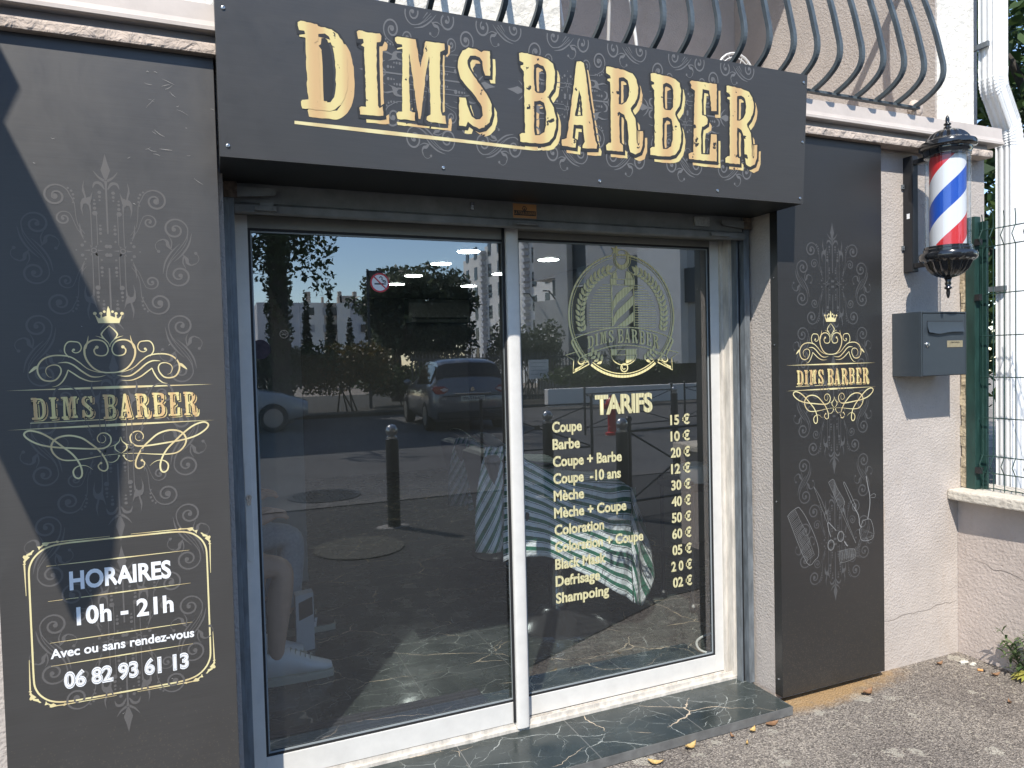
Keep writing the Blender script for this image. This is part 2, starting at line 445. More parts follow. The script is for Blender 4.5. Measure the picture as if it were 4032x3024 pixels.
def panel_mat(name, base=(0.030, 0.030, 0.029), rough=0.42, dust=0.5, spec=0.95):
    """black printed aluminium: fine brushing, scratches, grit splashed up from the ground"""
    m, n, p, N, L = newmat(name)
    tc = N('TexCoord')
    mp = N('Mapping'); mp.inputs['Scale'].default_value = (2.0, 2.0, 90.0)
    L(tc.outputs['Object'], mp.inputs[0])
    br = N('TexNoise'); br.inputs['Scale'].default_value = 3.0; br.inputs['Detail'].default_value = 6; L(mp.outputs[0], br.inputs[0])
    r = ramp(n, N, [(0.3, tuple(c * 0.93 for c in base)), (0.7, tuple(c * 1.10 for c in base))]); L(br.outputs['Fac'], r.inputs[0])
    sp = N('TexVoronoi'); sp.inputs['Scale'].default_value = 300; L(tc.outputs['Object'], sp.inputs['Vector'])
    ss = N('SeparateColor'); L(sp.outputs['Color'], ss.inputs[0])
    gz = N('SeparateXYZ'); L(tc.outputs['Object'], gz.inputs[0])
    zr = N('MapRange'); zr.inputs[1].default_value = 0.0; zr.inputs[2].default_value = 0.50; zr.inputs[3].default_value = 0.78; zr.inputs[4].default_value = 1.001
    L(gz.outputs[2], zr.inputs[0])
    gt = N('Math'); gt.operation = 'GREATER_THAN'; L(ss.outputs[0], gt.inputs[0]); L(zr.outputs[0], gt.inputs[1])
    gm = N('Math'); gm.operation = 'MULTIPLY'; gm.inputs[1].default_value = dust; L(gt.outputs[0], gm.inputs[0])
    mx = N('Mix'); mx.data_type = 'RGBA'; mx.inputs[7].default_value = (0.16, 0.13, 0.09, 1)
    L(gm.outputs[0], mx.inputs[0]); L(r.outputs[0], mx.inputs[6]); L(mx.outputs[2], p.inputs['Base Color'])
    rn = N('TexNoise'); rn.inputs['Scale'].default_value = 4; rn.inputs['Detail'].default_value = 9; rn.inputs['Roughness'].default_value = 0.75; rn.inputs['Distortion'].default_value = 0.5
    L(tc.outputs['Object'], rn.inputs[0])
    mr = N('MapRange'); mr.inputs[1].default_value = 0.3; mr.inputs[2].default_value = 0.7; mr.inputs[3].default_value = rough - 0.07; mr.inputs[4].default_value = rough + 0.10
    L(rn.outputs['Fac'], mr.inputs[0]); L(mr.outputs[0], p.inputs['Roughness'])
    p.inputs['Specular IOR Level'].default_value = spec
    return m

M = {}
M['stucco'] = stucco_mat('pink_beige_stucco', (0.500, 0.447, 0.405))
M['stucco_rough'] = stucco_mat('rough_stucco', (0.56, 0.47, 0.40), grain=34, depth=0.012, strength=0.8)
M['white_stucco'] = stucco_mat('white_stucco', (0.80, 0.76, 0.68), grain=40, depth=0.008, stains=0.12)
M['flashing'] = mat('painted_flashing', (0.56, 0.495, 0.445), 0.55, vary=0.12, vscale=5, bump=0.15, bscale=30)
M['recess'] = mat('grey_drip_recess', (0.42, 0.38, 0.36), 0.7, vary=0.15)
M['asphalt'] = asphalt_mat('worn_asphalt')
M['marble'] = marble_mat('dark_veined_marble')
M['tile_edge'] = mat('cut_tile_edge', (0.13, 0.13, 0.125), 0.6, vary=0.3, vscale=20)
M['panel'] = panel_mat('dusty_black_panel', (0.052, 0.0480, 0.0440), 0.42, dust=0.22, spec=0.8)
M['panel_clean'] = panel_mat('black_panel', (0.025, 0.024, 0.023), 0.34, dust=0.18, spec=0.7)
M['panel_edge'] = mat('panel_edge', (0.012, 0.014, 0.018), 0.35)
M['sign_face'] = panel_mat('black_sign_face', (0.044, 0.0410, 0.038), 0.38, dust=0.0, spec=0.75)
M['raw_edge'] = mat('bare_aluminium_edge', (0.55, 0.54, 0.52), 0.4, 0.6, vary=0.3, vscale=60)
M['soffit'] = mat('black_soffit', (0.02, 0.022, 0.022), 0.45)
M['head_alu'] = mat('grey_olive_head_rail', (0.24, 0.235, 0.205), 0.5, vary=0.1)  # head and top rails, a darker grey-olive than the white frame
M['galva'] = mat('galvanised_steel', (0.17, 0.19, 0.205), 0.55, 0.25, vary=0.35, vscale=16, stretch=(3, 3, 0.6), rvary=0.15)
M['shutter'] = mat('dusty_grey_shutter', (0.20, 0.20, 0.19), 0.6, 0.15, vary=0.25, vscale=10)
M['dark_rubber'] = mat('black_gasket', (0.012, 0.012, 0.013), 0.6)
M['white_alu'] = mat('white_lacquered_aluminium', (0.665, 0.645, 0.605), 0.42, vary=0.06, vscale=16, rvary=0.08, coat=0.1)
M['white_dirty'] = mat('worn_white_paint', (0.60, 0.555, 0.49), 0.6, vary=0.28, vscale=30, stretch=(1, 1, 0.2))
M['steel'] = mat('steel', (0.55, 0.55, 0.54), 0.25, 1.0, vary=0.1)
M['rust'] = mat('rusty_plate', (0.16, 0.12, 0.09), 0.75, 0.3, vary=0.6, vscale=45)
M['gold'] = gold_mat('gold_print_large', 3.1, specks=24, spk=0.585)
M['gold_s'] = gold_mat('gold_print_small', 11.0, specks=110, spk=0.57)
M['gold_line'] = gold_mat('gold_line_print', 3.0, specks=False, lo=(0.66, 0.52, 0.27), hi=(0.76, 0.67, 0.36))
M['gold_bright'] = gold_mat('gold_emblem_vinyl', 22.0, specks=False, lo=(0.70, 0.60, 0.27), hi=(0.85, 0.76, 0.40))
M['gold_glass'] = gold_mat('gold_vinyl', 22.0, specks=False, lo=(0.50, 0.45, 0.25), hi=(0.66, 0.61, 0.36))
M['grey_print'] = mat('grey_ornament_print', (0.118, 0.110, 0.104), 0.44)
M['sign_print'] = mat('sign_ornament_print', (0.155, 0.152, 0.150), 0.46)
M['dim_print'] = mat('dim_ornament_print', (0.080, 0.080, 0.080), 0.40)
M['chalk'] = mat('chalk_grey_print', (0.22, 0.22, 0.215), 0.5)
M['fluff'] = mat('pale_fluff', (0.45, 0.43, 0.40), 0.9)
M['white_print'] = mat('white_vinyl', (0.86, 0.86, 0.86), 0.4)
M['black_print'] = mat('black_backing', (0.032, 0.031, 0.030), 0.42)
M['glass'] = glass_mat('window_glass')
M['clear'] = clear_mat('clear_back')

GLYPH={
'D':[[(255,392),(263,397),(309,395),(312,390),(349,387),(368,376),(384,351),(393,311),(395,264),(392,226),(384,197),(372,176),(355,161),(338,154),(308,154),(262,154),(258,172),(262,178),(279,181),(280,188),(277,201),(277,255),(275,308),(276,351),(272,353),(259,353),(259,358),(275,362),(273,371),(258,371),(255,383)],[(312,368),(330,372),(342,365),(352,338),(357,306),(359,265),(358,224),(353,196),(342,180),(325,178),(314,180),(313,216),(313,286),(311,327),(300,341),(310,349)]],
'I':[[(423,392),(429,396),(456,394),(491,396),(496,390),(495,378),(492,372),(481,369),(480,353),(480,309),(481,239),(482,186),(487,179),(496,186),(498,159),(486,156),(440,155),(428,155),(426,174),(432,178),(446,179),(446,249),(444,304),(444,351),(435,355),(443,363),(441,373),(426,372)]],
'M':[[(537,391),(543,395),(601,395),(608,355),(615,314),(623,348),(629,389),(633,395),(692,396),(693,378),(679,370),(677,341),(677,306),(679,191),(683,179),(693,180),(696,154),(683,155),(639,156),(632,161),(633,171),(646,178),(645,230),(643,288),(643,351),(632,301),(627,257),(618,193),(612,160),(607,161),(600,211),(592,273),(580,351),(579,294),(580,183),(586,179),(597,179),(595,154),(581,154),(541,154),(538,169),(544,176),(556,177),(557,263),(559,362),(543,358),(543,362),(559,367),(558,374),(543,375),(537,382)]],
'S':[[(842,394),(844,358),(843,319),(827,318),(820,334),(817,360),(809,371),(793,374),(777,372),(767,356),(770,336),(783,317),(809,288),(831,261),(848,230),(849,203),(841,175),(824,157),(805,151),(785,158),(767,169),(761,154),(738,154),(739,197),(739,240),(760,242),(769,212),(780,187),(795,179),(808,181),(818,194),(815,220),(795,248),(767,274),(744,298),(735,331),(739,361),(751,383),(771,395),(796,395),(814,387),(822,393)]],
'B':[[(944,403),(953,406),(1022,402),(1047,397),(1066,386),(1073,363),(1072,333),(1067,306),(1050,283),(1050,274),(1069,246),(1078,213),(1077,182),(1069,155),(1052,134),(1031,127),(980,124),(948,125),(946,147),(953,153),(965,154),(964,208),(962,282),(960,348),(949,359),(949,365),(959,368),(959,375),(946,379)],[(996,373),(1009,380),(1030,374),(1040,358),(1041,329),(1040,299),(1030,288),(1005,287),(999,294),(996,331)],[(997,258),(1018,263),(1033,257),(1041,231),(1041,186),(1035,163),(1018,152),(1001,150),(997,174)]],
'A':[[(1153,405),(1169,408),(1180,403),(1187,374),(1201,287),(1218,204),(1227,155),(1234,142),(1232,128),(1198,125),(1178,125),(1178,135),(1187,147),(1179,200),(1144,199),(1139,154),(1153,148),(1151,124),(1100,126),(1099,146),(1118,152),(1130,234),(1141,311),(1149,380)],[(1163,314),(1172,292),(1177,231),(1157,227),(1148,228),(1157,275)]],
'R':[[(1267,403),(1275,405),(1333,402),(1371,394),(1387,376),(1396,349),(1393,321),(1382,296),(1365,277),(1368,267),(1385,245),(1390,206),(1393,162),(1399,153),(1403,159),(1402,203),(1417,205),(1417,157),(1408,132),(1387,122),(1367,128),(1359,155),(1357,195),(1352,230),(1340,252),(1321,260),(1321,207),(1324,156),(1336,149),(1337,127),(1271,127),(1269,143),(1280,152),(1289,153),(1286,243),(1285,320),(1282,355),(1272,358),(1272,363),(1285,367),(1282,376),(1267,382)],[(1317,373),(1336,377),(1352,368),(1359,345),(1358,317),(1348,297),(1330,285),(1318,285),(1318,324)]],
'E':[[(1611,396),(1619,402),(1637,402),(1730,403),(1733,307),(1709,305),(1703,354),(1698,376),(1668,378),(1665,337),(1668,286),(1684,285),(1694,274),(1692,257),(1677,247),(1669,246),(1665,217),(1668,148),(1706,150),(1709,223),(1735,224),(1738,127),(1696,126),(1615,127),(1612,144),(1622,149),(1633,152),(1633,239),(1633,321),(1635,368),(1617,376),(1619,385)]],
}
TOP={
'heart':[(-61,14748),(136,14751),(312,14802),(466,14925),(586,15120),(631,15317),(601,15516),(468,15645),(319,15674),(169,15634),(79,15523),(49,15384),(106,15257),(228,15226),(354,15266),(395,15378),(349,15458)],
'thorn':[(615,15431),(554,15601),(518,15799)],
'bud':[(-6,16077),(108,15970),(190,15858),(187,15788),(122,15691),(32,15580),(3,15468)],
'budwing':[(135,15704),(235,15751),(348,15787)],
'wing':[(13,14740),(310,14766),(564,14866),(773,15059),(955,15198),(1162,15251),(1419,15246),(1624,15156),(1749,14979),(1755,14777),(1657,14606),(1498,14553),(1344,14587),(1233,14734),(1212,14878),(1280,14976),(1410,14993),(1538,14927),(1573,14811),(1516,14682),(1437,14656)],
'leaf':[(1754,14979),(1851,14896),(1966,14786)],
'spiral':[(1006,15197),(1101,15338),(1094,15509),(1009,15624),(870,15631),(755,15599),(700,15472),(746,15358),(846,15319),(924,15369),(900,15412)],
'band':[(133,14675),(305,14633),(506,14655),(713,14805),(896,14971),(1052,15053),(1206,15055),(1278,15042)],
'band2':[(227,14523),(501,14514),(731,14606),(913,14743),(1045,14848)],
'band3':[(1045,14848),(1091,14709),(1187,14534),(1312,14421),(1440,14391)],
'crown':[(-23,16147),(263,16146),(341,16390),(243,16278),(206,16292),(193,16390),(168,16390),(157,16306),(109,16328),(48,16348),(47,16445),(31,16543),(-5,16626)],
'balls':[(337,16418),(189,16418),(102,16468),(324,15469),(887,15407)],
}
BOT={
'f1':[(41,12425),(429,12405),(835,12352),(1195,12326),(1458,12365),(1635,12527),(1696,12727),(1623,12907),(1455,13005),(1221,13019),(959,12934),(747,12761),(562,12573),(427,12354),(357,12159),(364,12016),(451,11966),(554,12029),(583,12127),(522,12195)],
'f2':[(437,12981),(385,12927),(381,12827),(455,12766),(558,12816),(575,12929),(490,13034),(351,13029),(246,12907),(265,12736),(387,12628),(563,12607),(845,12625),(1208,12667),(1603,12719),(1951,12813),(2198,12960),(2311,13100),(2260,13192),(2126,13205),(1909,13124),(1664,12948),(1418,12716),(1202,12499),(1064,12278),(991,12052),(998,11878),(1073,11808),(1166,11865),(1197,12007),(1136,12113),(1008,12166),(852,12135),(715,12022)],
'f3':[(346,12217),(220,12198),(109,12264),(58,12361)],
'bud':[(9,12908),(41,12779),(137,12673),(146,12573),(81,12493),(-1,12436)],
'budwing':[(89,12719),(187,12670),(287,12649)],
'balls':[(515,12196),(58,12367)],
}
COR={
'p1':[(-4105,10088),(-4196,10125),(-4219,10106),(-4350,10096),(-4500,10108),(-4544,10088),(-4524,10047),(-4563,10026),(-4553,10006),(-4655,10012),(-4635,9965),(-4616,9899),(-4592,9960),(-4504,10019),(-4440,9998),(-4372,10067),(-4209,10073),(-4177,10053)],
'p2':[(-4973,9513),(-4928,9571),(-4954,9580),(-4936,9641),(-4836,9743),(-4888,9781),(-4786,9806),(-4779,9850),(-4725,9919),(-4765,9924),(-4809,9879),(-4918,9823),(-4919,9798),(-4982,9806),(-5003,9764),(-4966,9684),(-4999,9644),(-4980,9584),(-5013,9569)],
'l1':[(-4972,9520),(-4963,8686)],
'l2':[(-4105,10088),(-2900,10095)],
'fr':[(-4873,9353),(-4833,9539),(-4730,9729),(-4530,9907),(-4255,10001),(-3981,10019),(-2741,10039)],
}
TOOLS={
'comb':[(-2599,7983),(-2424,8128),(-2053,8293),(-1899,8223),(-1610,7861),(-1263,7277),(-992,6697),(-897,6318),(-920,6077),(-1082,5945),(-1580,5874)],
'combspine':[(-2171,8207),(-1887,7680),(-1619,7257),(-1389,6745),(-1139,6166)],
'combteeth':[(-2561,7964),(-1598,5937)],
'blade':[(-1137,9110),(-925,8640),(-652,8033),(-416,7533),(-316,7445),(-452,7920),(-765,8594)],
'arm1':[(-377,7452),(-300,7105),(-202,6832)],
'arm2':[(-315,7476),(-53,7231),(129,7056)],
'ring1':[(-186,6460)],
'ring2':[(385,6778)],
'tang':[(598,6534),(721,6363),(804,6306)],
'razorcomb':[(-292,9207),(-6,9320),(214,8900),(641,8271),(573,7874),(1236,6488),(1144,6594),(448,7825)],
'razor':[(588,9067),(672,9090),(1288,8034),(1161,8000)],
'razor2':[(1203,7965),(1452,7594),(1532,7145),(1659,7036)],
'clip1':[(1942,9292),(2044,8826),(2147,8406),(2142,7932),(2006,7345)],
'clip2':[(2168,8372),(2364,8464),(2515,8402),(2449,8297),(2232,8303)],
'clipbody':[(1705,7315),(2199,7308),(2364,6511),(1673,6435),(1508,6865),(1574,7046)],
'brush':[(303,6136),(1139,6139),(1197,5739),(358,5631)],
'bristle':[(1221,5988),(1735,6207),(1817,5912),(1727,5544),(1219,5768)],
}
GLYPH['m']=[[(705,394),(711,392),(710,369),(702,358),(696,359),(704,369)],[(686,360),(692,362),(692,279),(692,192),(685,188),(687,279)],[(539,145),(554,145),(612,143),(667,141),(702,143),(705,171),(712,174),(715,162),(712,135),(686,136),(612,136),(542,136)],[(587,192),(590,190),(589,185),(586,186)]]

# ------------------------------------------------------------ flat print work (lettering, ornaments)
def catmull(pts, n=6):
    if len(pts) < 3:
        return list(pts)
    out = []
    P = [pts[0]] + list(pts) + [pts[-1]]
    for i in range(1, len(P) - 2):
        p0, p1, p2, p3 = P[i - 1], P[i], P[i + 1], P[i + 2]
        for k in range(n):
            t = k / n
            out.append(tuple(0.5 * ((2 * b) + (c - a) * t + (2 * a - 5 * b + 4 * c - d) * t * t + (3 * b - a - 3 * c + d) * t ** 3)
                             for a, b, c, d in zip(p0, p1, p2, p3)))
    out.append(tuple(pts[-1]))
    return out

class Art:
    """flat shapes in (u, w) with a hair of depth so that crossing strokes never share a plane"""
    def __init__(s, step=0.00003):
        s.v, s.f, s.d, s.step = [], [], 0.0, step
        s.lo = (-9, 9)
    def ribbon(s, pts, ws, n=6, d=None):
        p = catmull(pts, n)
        m = len(p)
        base = len(s.v)
        for i, q in enumerate(p):
            a, b = p[max(0, i - 1)], p[min(m - 1, i + 1)]
            dx, dy = b[0] - a[0], b[1] - a[1]
            l = math.hypot(dx, dy) or 1e-9
            t = i / (m - 1)
            x = t * (len(ws) - 1)
            j = min(int(x), len(ws) - 2)
            w = (ws[j] + (ws[j + 1] - ws[j]) * (x - j)) / 2
            nx, ny = -dy / l * w, dx / l * w
            dd = s.d + t * s.step * 4
            s.v += [(q[0] + nx, q[1] + ny, dd), (q[0] - nx, q[1] - ny, dd)]
            if i:
                k = base + 2 * i
                s.f.append((k - 2, k - 1, k + 1, k))
        s.d = (s.d + s.step) % 0.0004
    def poly(s, pts):
        b = len(s.v)
        s.v += [(x, y, s.d) for x, y in pts]
        s.f.append(tuple(range(b, b + len(pts))))
        s.d = (s.d + s.step) % 0.0004
    def disc(s, c, r, seg=16, ry=None):
        ry = ry or r
        s.poly([(c[0] + r * math.cos(2 * math.pi * k / seg), c[1] + ry * math.sin(2 * math.pi * k / seg)) for k in range(seg)])
    def ring(s, c, r, w, a0=0, a1=360, seg=48, ry=None):
        ry = ry or r
        s.ribbon([(c[0] + r * math.cos(R(a0 + (a1 - a0) * k / seg)), c[1] + ry * math.sin(R(a0 + (a1 - a0) * k / seg))) for k in range(seg + 1)], [w, w], 1)
    def spiral(s, c, r0, turns, a0, dr, w, ball=0.0, tail=None):
        """winds inwards from radius r0 at angle a0; dr = +1 anticlockwise; tail points lead into it"""
        n = int(26 * turns)
        p = []
        for k in range(n + 1):
            t = k / n
            r = r0 * (1 - 0.82 * t)
            a = R(a0) + dr * 2 * math.pi * turns * t
            p.append((c[0] + r * math.cos(a), c[1] + r * math.sin(a)))
        end = p[-1]
        s.ribbon((tail or []) + p, [w * 0.3, w, w * 1.2, w, w * 0.8] if tail else [w, w, w * 0.7], 2)
        if ball:
            s.disc(((end[0] + c[0]) / 2, (end[1] + c[1]) / 2), ball)
    def sub(s, fn, *tf):
        """draw fn(self) through 2-d transforms, e.g. mirrored copies"""
        for T in tf:
            a = Art(s.step)
            fn(a)
            b = len(s.v)
            s.v += [(*T(x, y), z + s.d) for x, y, z in a.v]
            s.f += [tuple(i + b for i in f) for f in a.f]
            s.d = (s.d + s.step) % 0.0004
    def obj(s, name, material, parent, place):
        """place(u, w, d) -> world point"""
        me = bpy.data.meshes.new(name)
        me.from_pydata([place(*p) for p in s.v], [], s.f)
        me.materials.append(material)
        me.update()
        return link_mesh(name, me, parent)

def curve_mesh(cu):
    o = bpy.data.objects.new('tmp', cu)
    col.objects.link(o)
    bpy.context.view_layer.update()
    dg = bpy.context.evaluated_depsgraph_get()
    me = bpy.data.meshes.new_from_object(o.evaluated_get(dg))
    bpy.data.objects.remove(o)
    return me

def glyph_word(letters, offset=0.0, shift=(0, 0), jitter=0.0, scale=1.0, seed=1):
    """letters: (glyph, dx, dy) in sign metres; returns a flat filled mesh in (u, w, 0)"""
    rr = random.Random(seed)
    cu = bpy.data.curves.new('word', 'CURVE')
    cu.dimensions = '2D'
    cu.fill_mode = 'BOTH'
    cu.offset = offset * scale
    for g, dx, dy in letters:
        for poly in GLYPH[g]:
            pts = []
            m = len(poly)
            for i in range(m):
                a, b = poly[i], poly[(i + 1) % m]
                k = max(1, int(math.hypot(b[0] - a[0], b[1] - a[1]) / (9 if jitter else 999)))
                for q in range(k):
                    t = q / k
                    j = jitter * (1 if 0 < q else 0.4)
                    pts.append((a[0] + (b[0] - a[0]) * t + rr.uniform(-j, j), a[1] + (b[1] - a[1]) * t + rr.uniform(-j, j)))
            sp = cu.splines.new('POLY')
            sp.points.add(len(pts) - 1)
            for p, (x, y) in zip(sp.points, pts):
                p.co = ((x / 1000 + dx + shift[0]) * scale, (y / 1000 + dy + shift[1]) * scale, 0, 1)
            sp.use_cyclic_u = True
    return curve_mesh(cu)

FONT = None
def text_mesh(body, x0, x1, z0, cap, bold=0.0, spacing=1.0):
    """a line of type fitted between x0 and x1, capitals cap metres high, standing on z0"""
    cu = bpy.data.curves.new('type', 'FONT')
    cu.body = body
    cu.size = 1.0
    cu.offset = bold
    cu.space_character = spacing
    cu.resolution_u = 4
    me = curve_mesh(cu)
    ref = bpy.data.curves.new('ref', 'FONT')
    ref.body = 'H'
    mr = curve_mesh(ref)
    hh = max(v.co.y for v in mr.vertices)
    xs = [v.co.x for v in me.vertices]
    lo, hi = min(xs), max(xs)
    for v in me.vertices:
        v.co.x = x0 + (v.co.x - lo) / (hi - lo) * (x1 - x0)
        v.co.y = z0 + v.co.y / hh * cap
    return me
def place_mesh(me, name, material, parent, place, d=0.0):
    for v in me.vertices:
        v.co = place(v.co.x, v.co.y, d + v.co.z)
    me.materials.clear()
    me.materials.append(material)
    me.update()
    return link_mesh(name, me, parent)
def join_meshes(mes):
    bm = bmesh.new()
    for m in mes:
        bm.from_mesh(m)
    out = bpy.data.meshes.new('joined')
    bm.to_mesh(out)
    bm.free()
    return out

B2DX, R2DX = 0.5014, 0.5083
WORD = [('D', 0, 0), ('I', 0, 0), ('M', 0, 0), ('S', 0, 0), ('B', 0, 0), ('A', 0, 0), ('R', 0, 0), ('B', B2DX, 0.0008), ('E', 0, 0), ('R', R2DX, -0.001)]

# ---- the damask motif behind the lettering, drawn about its pair of star flowers
def motif_half(a, fleur=True):
    w = 0.0050
    if fleur:
        a.ribbon([(0.004, 0.196), (0.018, 0.206), (0.030, 0.222)], [w * 1.6, w, 0.001])
        a.ribbon([(0.004, 0.172), (0.014, 0.188), (0.027, 0.188), (0.033, 0.174)], [w * 0.5, w * 1.7, w * 1.4, 0.001])
    for p, r in (((0.017, 0.163), 0.0048), ((0.017, 0.151), 0.0038), ((0.017, 0.141), 0.0028), ((0.018, 0.070), 0.003), ((0.018, 0.060), 0.0042), ((0.018, 0.048), 0.0042),
                 ((0.030, 0.104), 0.0068), ((0.030, 0.118), 0.0045), ((0.030, 0.130), 0.0038), ((0.030, 0.140), 0.003), ((0.004, 0.012), 0.0055),
                 ((0.064, 0.014), 0.0045), ((0.057, 0.024), 0.003), ((0.018, 0.026), 0.003), ((0.079, 0.0), 0.0022),
                 ((0.093, 0.170), 0.003), ((0.085, 0.163), 0.0035), ((0.081, 0.153), 0.0035), ((0.080, 0.142), 0.003), ((0.082, 0.131), 0.0025), ((0.103, 0.172), 0.002)):
        a.disc(p, r, 10)
    a.ribbon([(0.026, 0.110), (0.026, 0.016)], [0.0024, 0.0024])
    a.ribbon([(0.040, 0.128), (0.040, 0.012)], [0.0026, 0.0026])
    # tall flame leaf
    a.poly([(0.053, 0.196), (0.058, 0.178), (0.059, 0.165), (0.055, 0.152), (0.054, 0.146), (0.060, 0.142), (0.064, 0.132), (0.064, 0.115), (0.058, 0.092),
            (0.060, 0.115), (0.057, 0.128), (0.050, 0.130), (0.044, 0.124), (0.041, 0.105), (0.041, 0.126), (0.037, 0.142), (0.033, 0.165), (0.040, 0.150), (0.049, 0.146), (0.052, 0.160), (0.055, 0.175)])
    # big spiral on its stem, small spiral beside it
    a.spiral((0.123, 0.147), 0.034, 1.55, 170, -1, w, 0.008, [(0.056, 0.045), (0.072, 0.070), (0.077, 0.100), (0.079, 0.130)])
    a.spiral((0.106, 0.086), 0.020, 1.4, 120, -1, w * 0.8, 0.004, [(0.058, 0.036), (0.074, 0.058), (0.082, 0.080), (0.090, 0.099)])
    a.ribbon([(0.060, 0.030), (0.066, 0.050), (0.068, 0.075)], [0.001, w, 0.001])
    # star flower
    for k in range(6):
        b, c = R(60 * k - 16), R(60 * k + 16)
        t = R(60 * k)
        rr = 0.026 if k % 3 == 0 else 0.018
        a.poly([(0.036 + 0.010 * math.cos(b), 0.010 * math.sin(b)), (0.036 + rr * math.cos(t), rr * math.sin(t)), (0.036 + 0.010 * math.cos(c), 0.010 * math.sin(c))])
    a.ring((0.036, 0), 0.0062, 0.0036, seg=18)
def motif_axis(a):
    a.poly([(0, 0.272), (0.006, 0.245), (0.012, 0.226), (0.005, 0.205), (0, 0.196), (-0.005, 0.205), (-0.012, 0.226), (-0.006, 0.245)])
    a.ribbon([(0, 0.196), (0, 0.165), (0, 0.048)], [0.010, 0.005, 0.0045, 0.004])
def scroll(a):
    """an S of parallel strands between two spirals, with little curls at the waist"""
    w = 0.0050
    a.spiral((0.172, 0.068), 0.034, 1.5, 0, 1, w, 0.006, [(0.145, -0.070), (0.148, -0.040), (0.165, -0.008), (0.190, 0.025), (0.203, 0.048)])
    a.spiral((0.179, -0.065), 0.034, 1.5, 180, 1, w, 0.006, [(0.206, 0.068), (0.203, 0.038), (0.185, 0.006), (0.160, -0.022), (0.148, -0.045)])
    a.ribbon([(0.216, 0.060), (0.208, 0.028), (0.190, -0.002), (0.166, -0.026)], [0.0008, w, w, 0.0008])
    a.ribbon([(0.136, -0.062), (0.143, -0.028), (0.160, 0.002), (0.184, 0.028)], [0.0008, w, w, 0.0008])
    for sx, cx, cz in ((1, 0.212, -0.014), (-1, 0.140, 0.018)):
        a.ribbon([(cx - sx * 0.022, cz + sx * 0.010), (cx - sx * 0.012, cz - sx * 0.003), (cx - sx * 0.010, cz - sx * 0.014), (cx, cz - sx * 0.020), (cx + sx * 0.014, cz - sx * 0.016)], [0.001, 0.010, 0.008, 0.004, 0.001])
        a.ring((cx + sx * 0.004, cz), 0.017, 0.002, -90 if sx > 0 else 90, 60 if sx > 0 else 240, 18)
        a.disc((cx + sx * 0.013, cz + sx * 0.015), 0.0045, 10)
        a.ribbon([(cx - sx * 0.020, cz + sx * 0.004), (cx - sx * 0.022, cz - sx * 0.014), (cx - sx * 0.014, cz - sx * 0.032)], [0.004, 0.0035, 0.0008])
def damask(a, cx, z0, period, n, s=1.0):
    for k in range(n):
        z = z0 - k * period
        f = (k == 0)
        def T(mx, mz, z=z):
            return lambda x, y: (cx + mx * x * s, z + mz * y * s)
        a.sub(lambda q: motif_half(q, True), T(1, 1), T(-1, 1), T(1, -1), T(-1, -1))
        a.sub(motif_axis, T(1, 1), T(1, -1))
        a.sub(scroll, T(1, 1), T(-1, 1))
        zz = z - period / 2
        def U(mx, zz=zz):
            return lambda x, y: (cx + mx * x * s, zz - y * s)
        if k < n - 1:
            a.sub(scroll, U(1), U(-1))

def mir(pts, m, cx, dz=0.0):
    return [(cx + m * x / 10000, y / 10000 + dz) for x, y in pts]
def logo_top(a, cx):
    px = 0.000235
    for m in (1, -1):
        g = lambda k: mir(TOP[k], m, cx)
        a.ribbon(g('heart'), [14 * px, 18 * px, 22 * px, 16 * px, 13 * px, 14 * px, 16 * px])
        a.ribbon(g('thorn'), [26 * px, 16 * px, 1 * px])
        a.ribbon(g('bud'), [5 * px, 17 * px, 14 * px, 2 * px])
        a.ribbon(g('budwing'), [12 * px, 8 * px, 1 * px])
        a.ribbon(g('wing'), [4 * px, 14 * px, 17 * px, 18 * px, 15 * px, 12 * px, 2 * px])
        a.ribbon(g('leaf'), [6 * px, 34 * px, 26 * px, 4 * px])
        a.ribbon(g('spiral'), [12 * px, 14 * px, 12 * px, 10 * px])
        a.ribbon(g('band'), [1 * px, 16 * px, 18 * px, 15 * px, 1 * px])
        a.ribbon(g('band2'), [1 * px, 14 * px, 16 * px, 12 * px])
        a.ribbon(g('band3'), [10 * px, 16 * px, 13 * px, 1 * px])
        for b, r in zip(g('balls'), (19, 17, 15, 19, 14)):
            a.disc(b, r * px)
    left = mir(TOP['crown'], -1, cx)
    a.poly(mir(TOP['crown'], 1, cx) + left[::-1][1:-1])
def logo_bottom(a, cx):
    px = 0.000235
    for m in (1, -1):
        g = lambda k: mir(BOT[k], m, cx)
        a.ribbon(g('f1'), [4 * px, 15 * px, 20 * px, 20 * px, 18 * px, 16 * px, 12 * px])
        a.ribbon(g('f2'), [3 * px, 9 * px, 14 * px, 19 * px, 19 * px, 20 * px, 20 * px, 19 * px, 17 * px, 2 * px])
        a.ribbon(g('f3'), [3 * px, 11 * px, 9 * px])
        a.ribbon(g('bud'), [3 * px, 14 * px, 13 * px, 3 * px])
        a.ribbon(g('budwing'), [8 * px, 7 * px, 1 * px])
        for b, r in zip(g('balls'), (14, 12)):
            a.disc(b, r * px)
def logo_lines(a, cx, w=0.52):
    for z in (1.4325, 1.3255):
        a.poly([(cx - w / 2, z), (cx, z + 0.0038), (cx + w / 2, z), (cx, z - 0.0038)])

def wall_plane(y):
    return lambda u, w, d: (u, y - d, w)

